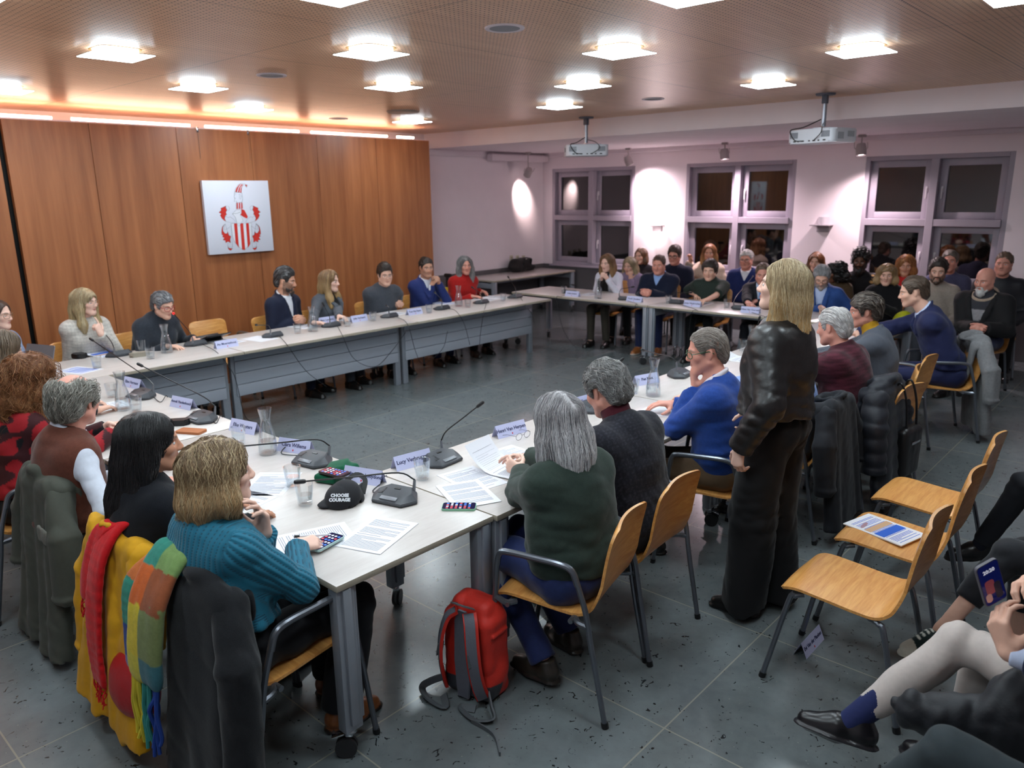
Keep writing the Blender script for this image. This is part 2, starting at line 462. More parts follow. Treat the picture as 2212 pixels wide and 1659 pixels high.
LAMP_LABELS = ['square ceiling lamp, leftmost whole one of the nearer row', 'square ceiling lamp in the nearer row, left of the nearest round ceiling speaker',
  'square ceiling lamp right of the nearest white ceiling speaker', 'square ceiling lamp at far right, nearest above the right-hand projector',
  'square ceiling lamp in the second row, above the coat of arms, slightly left', 'square ceiling lamp in the second row, between two flat ceiling speakers',
  'square ceiling lamp in the second row, above the left-hand projector', 'square ceiling lamp in the second row, left of the right-hand projector mount',
  'square ceiling lamp cut by the left edge of the photo', 'small square ceiling lamp in the far row, above the coat of arms', 'square ceiling lamp just above the left-hand projector mount',
  'smallest square ceiling lamp, next to the right end of the wood wall', 'square ceiling lamp cut by the top edge, left of centre', 'square ceiling lamp cut by the top edge, right of centre',
  'square ceiling lamp at the top right corner of the photo']
lp = make_lamp()
for i, ((x, y), _) in enumerate(LAMPS):
    x *= 1.03; y *= 1.03
    l = LAMP_LABELS[i] if i < len(LAMP_LABELS) else 'square ceiling lamp outside the photo'
    if i == 0: lp.location = (x, y, ZC); lp['label'] = l
    else: dup(lp, (x, y, ZC), None, l)

# spot lights on the track
M_SPOTM = mat('spot_housing', (168, 160, 160), .5)
M_BLACKP = mat('black_plastic', (22, 22, 24), .42, noise=(30, .1))
SPOT_LABELS = ['grey spotlight lighting the end wall beside the corner', 'grey track spotlight above the window nearest the corner', 'grey track spotlight above the middle window', 'grey track spotlight partly behind the right-hand projector']
for (p, q, wt, ang, colr), lab in zip(SPOTS, SPOT_LABELS):
    r = thing('track_spotlight', lab, 'spotlight', p, 0, 'wall spotlights')
    d = (Vector(q)-Vector(p)).normalized()
    Q = d.to_track_quat('Z', 'Y').to_matrix().to_4x4()
    b = BM(); lathe(b, [(.018, -.075), (.05, -.07), (.062, -.03), (.062, .07), (.055, .075), (.05, .06), (0.001, .058)], 20, cap0=True); b.transform(Q); obj('housing', b, M_SPOTM, r)
    b = BM(); lathe(b, [(.0005, .061), (.046, .061)], 20); b.transform(Q); obj('lens', b, emission('spot_lens_glow', colr, 6), r)
    for s in (-1, 1):
        b = BM(); sweep(b, [Q @ Vector((s*.062, 0, 0)), Q @ Vector((s*.085, 0, -.02)), Q @ Vector((s*.085, 0, -.09))], .004, 6); obj('bracket', b, M_SPOTM, r)
    b = BM(); sweep(b, [(0, 0, .04), (0, 0, ZS-p[2]-.02)], .008, 8); add_box(b, (0, 0, ZS-p[2]-.02), (.05, .09, .03), bev=.005); obj('stem', b, M_SPOTM, r)
    L = bpy.data.lights.new('spot_beam', 'SPOT'); L.energy = wt; L.color = colr; L.spot_size = math.radians(ang); L.spot_blend = 1.0; L.shadow_soft_size = .05
    lo = bpy.data.objects.new('spot_beam', L); COL.objects.link(lo); lo.parent = r
    lo.matrix_local = Matrix.Translation(d*.085) @ d.to_track_quat('-Z', 'Y').to_matrix().to_4x4()

# ------------------------------------------------------------------ tables
def tabletop_mat():
    m, nt, b = new_mat('pale_maple_laminate')
    v = mapping(nt, (2.2, 14, 14)); f = noise_tex(nt, v, 1.0, 5, .6, .8)
    v2 = mapping(nt, (14, 90, 90)); f2 = noise_tex(nt, v2, 1.0, 3, .5)
    mx = math_node(nt, 'ADD', math_node(nt, 'MULTIPLY', f, .7), math_node(nt, 'MULTIPLY', f2, .3))
    r = ramp(nt, mx, [(.3, srgb(189, 180, 175)), (.7, srgb(206, 199, 195))])
    nt.links.new(r.outputs['Color'], b.inputs['Base Color'])
    b.inputs['Roughness'].default_value = .30
    return m
M_TOP = tabletop_mat()
M_EDGE = mat('table_edge_band', (168, 158, 142), .45)
M_ALU = mat('brushed_aluminium_paint', (150, 155, 164), .40, metal=.35, noise=(20, .03))
M_PANEL = mat('grey_modesty_panel', (164, 169, 180), .5, metal=.0)
M_CAST = mat('dark_caster_rubber', (38, 38, 40), .5)
M_CHROME = mat('chrome', (200, 202, 208), .16, metal=1.0)
M_WHEELG = mat('translucent_caster_wheel', (120, 132, 135), .35)
TZ = .73
def caster_leg(p, parent, rot=0.0, dark=True, H=TZ-.03):
    x, y = p
    b = BM()
    add_box(b, (x, y, (H+.12)/2), (.078, .05, H-.12), bev=.005)
    add_box(b, (x+.0, y+.030, (H+.15)/2), (.036, .016, H-.15), bev=.003)
    add_box(b, (x+.0, y-.030, (H+.15)/2), (.036, .016, H-.15), bev=.003)
    add_box(b, (x+.046, y, (H+.15)/2), (.016, .03, H-.15), bev=.003)
    lg = obj('leg', b, M_ALU, parent)
    b = BM()
    d = Vector((math.cos(rot), math.sin(rot), 0)); s = Vector((-d.y, d.x, 0)); c = Vector((x, y, .042))+d*.022
    for k in (-1, 1):
        M = basis(d, Vector((0, 0, 1)), s*k, c+s*k*.006)
        prism(b, [(.041*math.cos(t*PI/9), .041*math.sin(t*PI/9)) for t in range(18)], .012, M)
    ca = obj('caster', b, M_CAST if dark else M_WHEELG, lg)
    b = BM()
    add_box(b, Vector((x, y, .105))+d*.008, (.03, .03, .035), Euler((0, 0, rot)), bev=.006)
    lathe(b, [(.0, .125), (.014, .124), (.02, .112), (.02, .105)], 12, (x, y, 0))
    add_box(b, Vector((x, y, .095))+d*.05, (.05, .03, .006), Euler((0, .3, rot)), bev=.002)
    obj('brake', b, M_CHROME, lg)
def table(label, x0, x1, y0, y1, mode='caster', rots=(2.4, .6, 3.6, 5.2), skip=()):
    cx, cy = (x0+x1)/2, (y0+y1)/2
    r = thing('folding_table', label, 'table', (cx, cy, 0), 0, 'council tables')
    lx, ly = x1-x0, y1-y0
    b = BM(); add_box(b, (0, 0, TZ-.0125), (lx-.003, ly-.003, .025), bev=.002)
    tp = obj('tabletop', b, M_TOP, r)
    tp.data.materials.append(M_EDGE)
    for p in tp.data.polygons:
        if abs(p.normal.z) < .5: p.material_index = 1
    longx = lx > ly
    if mode == 'caster':
        ix, iy = lx/2-.045, ly/2-.04
        for k, (sx, sy) in enumerate(((-1, -1), (1, -1), (1, 1), (-1, 1))):
            if k in skip: continue
            caster_leg((sx*ix, sy*iy), r, rots[k])
        for s in ((-1, 1) if longx else (1,)):
            b = BM()
            if longx: add_box(b, (s*ix, 0, TZ-.09), (.04, 2*iy-.06, .08), bev=.004)
            else: add_box(b, (0, s*iy, TZ-.09), (2*ix-.06, .04, .08), bev=.004)
            obj('cross_rail', b, M_ALU, r)
        b = BM()
        if longx:
            for s in (-.5, .5): add_box(b, (0, s*iy, TZ-.055), (2*ix-.1, .04, .05), bev=.004)
        else:
            for s in (-.5, .5): add_box(b, (s*ix, 0, TZ-.055), (.04, 2*iy-.1, .05), bev=.004)
        obj('frame', b, M_ALU, r)
    else:
        py = 6.45-cy
        for s in (-1, 1):
            b = BM(); add_box(b, (s*(lx/2-.05), py+.012, (TZ-.03)/2), (.07, .05, TZ-.03), bev=.006); obj('leg', b, M_ALU, r)
            b = BM(); add_box(b, (s*(lx/2-.05), py+.43, (TZ-.03+.12)/2), (.06, .05, TZ-.03-.12), bev=.006); lg = obj('leg', b, M_ALU, r)
            b = BM(); 
            for k in (-1, 1): prism(b, [(.04*math.cos(t*PI/9), .04*math.sin(t*PI/9)) for t in range(18)], .012, basis((0, 1, 0), (0, 0, 1), (k, 0, 0), (s*(lx/2-.05)+k*.006, py+.44, .041)))
            add_box(b, (s*(lx/2-.05), py+.43, .1), (.03, .03, .05)); obj('caster', b, M_CAST, lg)
        b = BM(); zs = [.26, .37, .48, .59, TZ-.03]
        for a, c in zip(zs, zs[1:]): add_box(b, (0, py-.016, (a+c)/2), (lx-.10, .018, c-a-.006), bev=.003)
        add_box(b, (0, py-.004, (.26+TZ-.03)/2), (lx-.11, .012, TZ-.03-.265))
        obj('modesty_panel', b, M_PANEL, r)
        b = BM(); add_box(b, (0, py+.3, TZ-.05), (lx-.14, .04, .04), bev=.004); obj('frame', b, M_ALU, r)
    return r
table('pale council table nearest the camera, with its open corner at the bottom', 1.36, 2.152, 2.07, 4.10)
table('pale council table on the left, behind the one with its open corner', 1.36, 2.152, 4.105, 6.125)
table('pale table with a grey modesty panel, at the left end before the wood wall', 1.36, 3.28, 6.13, 6.98, 'panel')
table('pale table with a grey modesty panel, middle one before the wood wall', 3.285, 5.28, 6.13, 6.98, 'panel')
table('pale table with a grey modesty panel, under the papers of the person in red', 5.285, 7.51, 6.13, 6.98, 'panel')
table('pale council table before the grey-haired person in a dark green sweater', 2.157, 4.16, 2.055, 2.86, rots=(3.5, 5, 1, .6))
table('pale council table running on behind the standing person in a leather jacket', 4.165, 6.20, 2.055, 2.86)
table('pale council table where the leaning person in a navy suit sits', 6.205, 8.1, 2.055, 2.86)
table('pale council table on castors beside the side table, clear at its left end', 7.74, 8.54, 4.86, 7.02)
table('pale council table before the young person in a dark green polo shirt', 7.74, 8.54, 2.87, 4.855)
table('pale side table against the end wall, with a black bag on it', 8.55, 10.60, 8.12, 8.88)

# ------------------------------------------------------------------ chairs
M_PLY = wood('beech_plywood', (196, 130, 62), (222, 164, 94), (4, 40, 40), .33, .25, 120)
M_TUBEG = mat('grey_steel_tube', (112, 116, 124), .3, metal=.75)
M_FOOT = mat('black_foot_cap', (18, 18, 20), .5)
def shell_mesh(k=1.0):
    prof = smooth_path([(0, .235, .418), (0, .21, .440), (0, .16, .452), (0, .05, .446), (0, -.08, .436), (0, -.15, .438), (0, -.195, .468), (0, -.215, .53), (0, -.228, .62), (0, -.245, .73), (0, -.268, .84)], 12)
    for p in prof:
        if p.z > .5: p.z = .5+(p.z-.5)*k
    L = [0.0]
    for a, c in zip(prof, prof[1:]): L.append(L[-1]+(c-a).length)
    tot = L[-1]; bm = BM(); nu = 15; T = .0115; rc = .055
    fr, bk = [], []
    for i, p in enumerate(prof):
        t = (prof[min(i+1, len(prof)-1)]-prof[max(i-1, 0)]).normalized()
        n = Vector((1, 0, 0)).cross(t)       # towards the sitter
        W = .200 if p.z < .5 else .200-.006*(p.z-.5)
        d = min(L[i], tot-L[i]); w = W
        if d < rc: w = W-rc+math.sqrt(max(0, rc*rc-(rc-d)**2))
        ra, rb = [], []
        back = max(0, min(1, (p.z-.46)/.12))
        for k in range(nu):
            u = -1+2*k/(nu-1); x = u*w
            c = (u*u)*.022*back + (u*u)*.004*(1-back)
            q = Vector((x, p.y, p.z))+n*c
            ra.append(bm.verts.new(q+n*T/2)); rb.append(bm.verts.new(q-n*T/2))
        fr.append(ra); bk.append(rb)
    m = len(prof)
    for i in range(m-1):
        for k in range(nu-1):
            bm.faces.new((fr[i][k], fr[i][k+1], fr[i+1][k+1], fr[i+1][k]))
            bm.faces.new((bk[i][k], bk[i+1][k], bk[i+1][k+1], bk[i][k+1]))
        for k in (0, nu-1): bm.faces.new((fr[i][k], fr[i+1][k], bk[i+1][k], bk[i][k]))
    for i in (0, m-1):
        for k in range(nu-1): bm.faces.new((fr[i][k], bk[i][k], bk[i][k+1], fr[i][k+1]))
    return bm
def make_chair(arms):
    r = thing('armchair' if arms else 'chair', '', 'chair', (0, 0, 0), 0, 'beech plywood chairs')
    obj('seat_shell', shell_mesh(.91 if arms else 1.0), M_PLY, r, angle=50)
    T = .0115
    for s in (-1, 1):
        if arms:
            paths = ([(s*.245, .26, .012), (s*.238, .215, .36), (s*.24, .20, .46), (s*.25, .185, .60)], [(s*.245, -.285, .012), (s*.245, -.225, .33), (s*.248, -.20, .48), (s*.252, -.165, .60)])
        else:
            paths = ([(s*.215, .265, .012), (s*.195, .185, .385), (s*.188, .165, .412), (s*.17, .135, .420)], [(s*.215, -.275, .012), (s*.195, -.19, .37), (s*.188, -.165, .41), (s*.17, -.12, .418)])
        for p in paths:
            b = BM(); sweep(b, smooth_path(p, 5), T, 10); lg = obj('leg', b, M_TUBEG, r)
            b = BM(); q = Vector(p[0]); d = (Vector(p[1])-q).normalized(); sweep(b, [q-d*.012, q+d*.012], .0145, 10); obj('foot_cap', b, M_FOOT, lg)
        if arms:
            b = BM(); sweep(b, smooth_path([(s*.25, .185, .595), (s*.253, .172, .648), (s*.255, .14, .665), (s*.258, 0, .668), (s*.257, -.10, .665), (s*.254, -.145, .645), (s*.252, -.167, .59)], 5), T*1.15, 10); obj('armrest', b, M_TUBEG, r)
    b = BM()
    W = .235 if arms else .185
    for y in (.15, -.13): sweep(b, [(-W, y, .418), (W, y, .418)], .011, 8)
    for s in (-1, 1): sweep(b, [(s*.15, .16, .424), (s*.15, -.14, .420)], .009, 8)
    if arms:
        for s in (-1, 1): sweep(b, smooth_path([(s*.24, .20, .45), (s*.225, .16, .422), (s*.19, .13, .418)], 4), .013, 8)
        for s in (-1, 1): sweep(b, smooth_path([(s*.246, -.21, .42), (s*.228, -.16, .418), (s*.19, -.13, .418)], 4), .013, 8)
    obj('seat_frame', b, M_TUBEG, r)
    return r
CH_A = make_chair(True); CH_N = make_chair(False)
_used = {'A': 0, 'N': 0}; CHAIRS = {}
def chair(kind, x, y, deg, label):
    """chair whose sitter faces deg (0 = +X, 90 = +Y)"""
    src = CH_A if kind == 'A' else CH_N
    rz = math.radians(deg-90)
    if not _used[kind]:
        _used[kind] = 1; src.location = (x, y, 0); src.rotation_euler = (0, 0, rz); src['label'] = label; o = src
    else: o = dup(src, (x, y, 0), rz, label)
    CHAIRS[label] = (x, y, rz)
    return o
chair('N', 3.08, .90, 90, 'armless beech chair nearest the camera, empty')
chair('N', 3.68, .90, 90, 'armless beech chair with printed papers on its seat')
chair('N', 4.30, .93, 90, 'empty armless beech chair, farthest of the row of three')
chair('A', 5.30, 1.58, 82, 'empty beech armchair with a black shoulder bag on its back')
chair('A', 6.30, 1.74, 88, 'empty beech armchair between the grey suit and the navy suit')
chair('A', 3.70, 7.34, -90, 'empty beech chair by the wood wall, second seat left of the bearded person')

# ------------------------------------------------------------------ soft-surface modelling: distance fields turned into meshes
def V(*a): return np.array(a, float)
def unit(v):
    v = np.asarray(v, float); return v/(np.linalg.norm(v)+1e-12)
def rot_axes(yaw=0, pitch=0, roll=0):
    """columns = x (right), y (forward), z (up); yaw turns left, pitch looks down, roll tips to the right"""
    return np.array((Matrix.Rotation(yaw, 3, 'Z') @ Matrix.Rotation(-pitch, 3, 'X') @ Matrix.Rotation(roll, 3, 'Y')))
def wav(P, freq, seed, n=5):
    """cheap smooth noise in -1..1 of points (...,3); freq scalar or 3-vector (cycles per metre / 2pi)"""
    rs = np.random.RandomState(seed); out = 0
    fq = np.asarray(freq, float)*np.ones(3)
    for i in range(n):
        d = rs.normal(size=3); d /= np.linalg.norm(d); d = d*fq*(.6+.8*rs.rand())
        out = out+np.sin(P[0]*d[0]+P[1]*d[1]+P[2]*d[2]+rs.rand()*6.28)
    return out/n**.5*.8
class Field:
    def __init__(s, lo, hi, h, details=()):
        s.ax = []
        for a in range(3):
            x = lo[a]; xs = [x]
            while x < hi[a]:
                st = h
                for dl, dh, dd in details:
                    if dl[a]-dd <= x < dh[a]: st = min(st, dd)
                    elif x < dl[a] < x+st: st = max(dd, dl[a]-x+1e-6) if dl[a]-x > dd else dd
                x += st; xs.append(x)
            s.ax.append(np.array(xs))
        s.F = np.full([len(a) for a in s.ax], 9.0, np.float32)
    def _sub(s, lo, hi):
        sl = []
        for a in range(3):
            i0 = max(0, np.searchsorted(s.ax[a], lo[a])-1); i1 = min(len(s.ax[a]), np.searchsorted(s.ax[a], hi[a])+1)
            if i1-i0 < 1: return None
            sl.append(slice(i0, i1))
        P = [s.ax[0][sl[0]][:, None, None], s.ax[1][sl[1]][None, :, None], s.ax[2][sl[2]][None, None, :]]
        return tuple(sl), P
    def _put(s, sl, d, k, op):
        A = s.F[sl]; d = d.astype(np.float32)
        if op == 'add':
            r = np.minimum(A, d)
            if k > 0: hh = np.maximum(k-np.abs(A-d), 0)/k; r = r-hh*hh*k*.25
        else:
            if op == 'sub': d = -d
            r = np.maximum(A, d)
            if k > 0: hh = np.maximum(k-np.abs(A-d), 0)/k; r = r+hh*hh*k*.25
        s.F[sl] = r
    def cone(s, a, b, ra, rb=None, k=.02, op='add', flat_a=False, flat_b=False, sq=None):
        """tapered round cone; flat ends on request; sq=(axis vector, factor) flattens the section along that axis"""
        rb = ra if rb is None else rb
        a, b = np.asarray(a, float), np.asarray(b, float); R = max(ra, rb)+k+.03
        r = s._sub(np.minimum(a, b)-R, np.maximum(a, b)+R)
        if r is None: return
        sl, P = r; ab = b-a; L2 = ab@ab+1e-12
        q = [P[i]-a[i] for i in range(3)]
        tt = (q[0]*ab[0]+q[1]*ab[1]+q[2]*ab[2])/L2; t = np.clip(tt, 0, 1)
        w = [q[i]-t*ab[i] for i in range(3)]
        d2 = w[0]**2+w[1]**2+w[2]**2
        if sq is not None:
            ax, f = unit(sq[0]), sq[1]
            c = w[0]*ax[0]+w[1]*ax[1]+w[2]*ax[2]; d2 = d2+c*c*(f*f-1)
        d = np.sqrt(d2)-(ra+(rb-ra)*t)
        L = L2**.5
        if flat_b: d = np.maximum(d, (tt-1)*L)
        if flat_a: d = np.maximum(d, -tt*L)
        s._put(sl, d, k, op)
    def path(s, pts, rads, k=.02, **kw):
        for i in range(len(pts)-1):
            s.cone(pts[i], pts[i+1], rads[i], rads[i+1], k, **kw)
    def ell(s, c, r, A=None, k=.02, op='add'):
        c = np.asarray(c, float); r = np.asarray(r, float)*np.ones(3); R = r.max()+k+.03
        q = s._sub(c-R, c+R)
        if q is None: return
        sl, P = q; p = [P[i]-c[i] for i in range(3)]
        if A is not None: p = [p[0]*A[0, j]+p[1]*A[1, j]+p[2]*A[2, j] for j in range(3)]
        k0 = np.sqrt((p[0]/r[0])**2+(p[1]/r[1])**2+(p[2]/r[2])**2); k1 = np.sqrt((p[0]/r[0]**2)**2+(p[1]/r[1]**2)**2+(p[2]/r[2]**2)**2)
        s._put(sl, k0*(k0-1)/(k1+1e-9), k, op)
    def box(s, c, hs, A=None, rd=.01, k=.01, op='add'):
        c = np.asarray(c, float); hs = np.asarray(hs, float); R = np.linalg.norm(hs)+k+.03
        q = s._sub(c-R, c+R)
        if q is None: return
        sl, P = q; p = [P[i]-c[i] for i in range(3)]
        if A is not None: p = [p[0]*A[0, j]+p[1]*A[1, j]+p[2]*A[2, j] for j in range(3)]
        w = [np.abs(p[j])-(hs[j]-rd) for j in range(3)]
        o = np.sqrt(sum(np.maximum(x, 0)**2 for x in w))+np.minimum(np.maximum(np.maximum(w[0], w[1]), w[2]), 0)-rd
        s._put(sl, o, k, op)
    def torus(s, c, nrm, R, r, k=.01, sq=1.0, op='add'):
        c = np.asarray(c, float); n = unit(nrm); B = R+r+k+.03
        q = s._sub(c-B, c+B)
        if q is None: return
        sl, P = q; p = [P[i]-c[i] for i in range(3)]
        z = p[0]*n[0]+p[1]*n[1]+p[2]*n[2]
        rr = np.sqrt(np.maximum(p[0]**2+(p[1]*sq)**2+p[2]**2-z*z, 0))
        s._put(sl, np.sqrt((rr-R)**2+z*z)-r, k, op)
    def cut(s, fn, lo=None, hi=None, k=0.0):
        """intersect with fn(P) <= 0 inside the block"""
        lo = [a[0] for a in s.ax] if lo is None else lo; hi = [a[-1] for a in s.ax] if hi is None else hi
        q = s._sub(np.asarray(lo), np.asarray(hi))
        if q: s._put(q[0], np.broadcast_to(fn(q[1]), s.F[q[0]].shape).copy(), k, 'int')
    def noise(s, amp, freq, seed, n=5, ridged=False, fn=None):
        P = [s.ax[0][:, None, None], s.ax[1][None, :, None], s.ax[2][None, None, :]]
        m = np.abs(s.F) < .06
        idx = np.nonzero(m)
        p = [s.ax[a][idx[a]] for a in range(3)]
        v = wav(p, freq, seed, n)
        if ridged: v = .5-np.abs(v)
        if fn is not None: v = v*fn(p)
        s.F[idx] += (amp*v).astype(np.float32)
    def sample(s, pts):
        ijk = []; fr = []
        for a in range(3):
            x = s.ax[a]; i = np.clip(np.searchsorted(x, pts[:, a])-1, 0, len(x)-2)
            ijk.append(i); fr.append(np.clip((pts[:, a]-x[i])/(x[i+1]-x[i]), 0, 1))
        out = 0
        for dx in (0, 1):
            for dy in (0, 1):
                for dz in (0, 1):
                    wgt = (fr[0] if dx else 1-fr[0])*(fr[1] if dy else 1-fr[1])*(fr[2] if dz else 1-fr[2])
                    out = out+wgt*s.F[ijk[0]+dx, ijk[1]+dy, ijk[2]+dz]
        return out
    def grad(s, pts, e=.004):
        g = np.stack([s.sample(pts+np.eye(3)[a]*e)-s.sample(pts-np.eye(3)[a]*e) for a in range(3)], 1)
        return g/(np.linalg.norm(g, axis=1, keepdims=True)+1e-9)
    def mesh(s):
        F = s.F
        F[0] = F[-1] = 9; F[:, 0] = F[:, -1] = 9; F[:, :, 0] = F[:, :, -1] = 9
        S = F < 0
        n = [d-1 for d in F.shape]
        c = np.zeros(n, np.int8)
        for dx in (0, 1):
            for dy in (0, 1):
                for dz in (0, 1):
                    c += S[dx:dx+n[0], dy:dy+n[1], dz:dz+n[2]]
        m = (c > 0) & (c < 8)
        I = np.nonzero(m); N = len(I[0])
        vid = np.full(n, -1, np.int32); vid[I] = np.arange(N)
        acc = np.zeros((N, 3)); cnt = np.zeros(N)
        X = [s.ax[a] for a in range(3)]
        for a in range(3):
            o1, o2 = [b for b in range(3) if b != a]
            for u in (0, 1):
                for v in (0, 1):
                    d = [0, 0, 0]; d[o1] = u; d[o2] = v
                    i0 = [I[b]+d[b] for b in range(3)]; i1 = list(i0); i1[a] = i0[a]+1
                    f0 = F[tuple(i0)]; f1 = F[tuple(i1)]
                    x = (f0 < 0) != (f1 < 0)
                    t = np.where(x, f0/np.where(x, f0-f1, 1), 0)
                    for b in range(3):
                        pb = X[b][i0[b]]
                        if b == a: pb = pb+t*(X[b][i1[b]]-pb)
                        acc[:, b] += np.where(x, pb, 0)
                    cnt += x
        vs = acc/np.maximum(cnt, 1)[:, None]
        qs = []
        for a in range(3):
            o1, o2 = (a+1) % 3, (a+2) % 3
            sl0 = [slice(1, -1)]*3; sl0[a] = slice(0, -1); sl1 = list(sl0); sl1[a] = slice(1, None)
            A, B = S[tuple(sl0)], S[tuple(sl1)]
            for cond, flip in ((A & ~B, False), (~A & B, True)):
                J = np.nonzero(cond)
                base = [J[b]+(0 if b == a else 1) for b in range(3)]
                def g(u, v):
                    q = list(base); q[o1] = q[o1]-u; q[o2] = q[o2]-v
                    return vid[tuple(q)]
                Q = np.stack([g(1, 1), g(0, 1), g(0, 0), g(1, 0)], 1)
                qs.append(Q[:, ::-1] if flip else Q)
        return vs, np.concatenate(qs)
def relax(vs, qs, it=1, lam=.5):
    for _ in range(it):
        acc = np.zeros_like(vs); cnt = np.zeros(len(vs))
        for i in range(4):
            a, b = qs[:, i], qs[:, (i+1) % 4]
            for k in range(3):
                acc[:, k] += np.bincount(a, vs[b, k], len(vs))+np.bincount(b, vs[a, k], len(vs))
            cnt += np.bincount(a, minlength=len(vs))+np.bincount(b, minlength=len(vs))
        vs = vs+(acc/np.maximum(cnt, 1)[:, None]-vs)*lam
    return vs
def np_obj(name, vs, qs, m, parent=None, col=None, extra=None):
    me = bpy.data.meshes.new(name)
    me.vertices.add(len(vs)); me.vertices.foreach_set('co', np.asarray(vs, np.float32).ravel())
    nq = len(qs); w = qs.shape[1]
    me.loops.add(nq*w); me.loops.foreach_set('vertex_index', np.asarray(qs, np.int32).ravel())
    me.polygons.add(nq); me.polygons.foreach_set('loop_start', np.arange(0, nq*w, w, dtype=np.int32))
    me.polygons.foreach_set('use_smooth', np.ones(nq, bool))
    me.update(calc_edges=True)
    if col is not None:
        at = me.attributes.new('Col', 'FLOAT_COLOR', 'POINT')
        at.data.foreach_set('color', np.concatenate([col, np.ones((len(vs), 1))], 1).astype(np.float32).ravel())
    if extra is not None:
        at = me.attributes.new('rib', 'FLOAT', 'POINT'); at.data.foreach_set('value', np.asarray(extra, np.float32))
    me.materials.append(m)
    o = bpy.data.objects.new(name, me); COL.objects.link(o)
    if parent: o.parent = parent
    return o
def lin(c): return np.array(srgb(*c)[:3])

# cloth, skin and hair materials
def col_mat(name, rough=.5, spec=.4, sheen=0.0, bump=None, weave=None, sss=0.0, nz=.06, coat=0.0):
    if name in _mc: return _mc[name]
    m, nt, b = new_mat(name)
    a = nt.nodes.new('ShaderNodeAttribute'); a.attribute_name = 'Col'
    v = mapping(nt)
    f = noise_tex(nt, v, 60, 3)
    mm = nt.nodes.new('ShaderNodeMix'); mm.data_type = 'RGBA'; mm.blend_type = 'MULTIPLY'; mm.inputs['Factor'].default_value = 1
    r = ramp(nt, f, [(.3, (1-nz, 1-nz, 1-nz, 1)), (.7, (1, 1, 1, 1))])
    nt.links.new(a.outputs['Color'], mm.inputs[6]); nt.links.new(r.outputs['Color'], mm.inputs[7])
    nt.links.new(mm.outputs[2], b.inputs['Base Color'])
    b.inputs['Roughness'].default_value = rough; b.inputs['Specular IOR Level'].default_value = spec
    b.inputs['Sheen Weight'].default_value = sheen; b.inputs['Sheen Roughness'].default_value = .45
    b.inputs['Coat Weight'].default_value = coat; b.inputs['Coat Roughness'].default_value = .2
    if sss:
        b.inputs['Subsurface Weight'].default_value = sss; b.inputs['Subsurface Radius'].default_value = (1, .35, .2); b.inputs['Subsurface Scale'].default_value = .012
    if bump:
        n = noise_tex(nt, v, bump[0], 3)
        bp = nt.nodes.new('ShaderNodeBump'); bp.inputs['Strength'].default_value = bump[1]; bp.inputs['Distance'].default_value = bump[2]
        nt.links.new(n, bp.inputs['Height']); nt.links.new(bp.outputs['Normal'], b.inputs['Normal'])
    _mc[name] = m
    return m
M_SKIN = col_mat('skin', .48, .35, nz=.05, bump=(300, .08, .001))
M_EYE = col_mat('eye', .12, .5, nz=0)
def hair_mat(name, strand=(160, 160, 9), rough=.42):
    m, nt, b = new_mat(name)
    a = nt.nodes.new('ShaderNodeAttribute'); a.attribute_name = 'Col'
    v = mapping(nt, strand)
    f = noise_tex(nt, v, 1.0, 4, .6, .8)
    r = ramp(nt, f, [(.28, (.62, .62, .62, 1)), (.55, (1, 1, 1, 1)), (.75, (1.22, 1.22, 1.2, 1))])
    mm = nt.nodes.new('ShaderNodeMix'); mm.data_type = 'RGBA'; mm.blend_type = 'MULTIPLY'; mm.inputs['Factor'].default_value = 1
    nt.links.new(a.outputs['Color'], mm.inputs[6]); nt.links.new(r.outputs['Color'], mm.inputs[7])
    nt.links.new(mm.outputs[2], b.inputs['Base Color'])
    b.inputs['Roughness'].default_value = rough; b.inputs['Specular IOR Level'].default_value = .5
    bp = nt.nodes.new('ShaderNodeBump'); bp.inputs['Strength'].default_value = .5; bp.inputs['Distance'].default_value = .004
    nt.links.new(f, bp.inputs['Height']); nt.links.new(bp.outputs['Normal'], b.inputs['Normal'])
    return m
M_HAIR = hair_mat('hair_straight'); M_HAIRS = hair_mat('hair_short', (150, 60, 60), .5)
M_WOOL = col_mat('wool_knit', .88, .15, .14, bump=(260, .35, .003), nz=.18)
M_COTTON = col_mat('cotton_cloth', .78, .25, .06, bump=(420, .12, .001), nz=.08)
M_SUIT = col_mat('suit_cloth', .75, .25, .08, bump=(500, .15, .001), nz=.12)
M_LEATHER = col_mat('leather', .40, .45, 0, bump=(60, .3, .004), nz=.1, coat=.05)
M_NYLON = col_mat('nylon_quilt', .55, .35, .05, bump=(90, .3, .003), nz=.08)
M_DENIM = col_mat('denim', .75, .25, .15, bump=(600, .2, .001), nz=.22)
M_SHOE = col_mat('shoe_leather', .3, .5, 0, nz=.08)
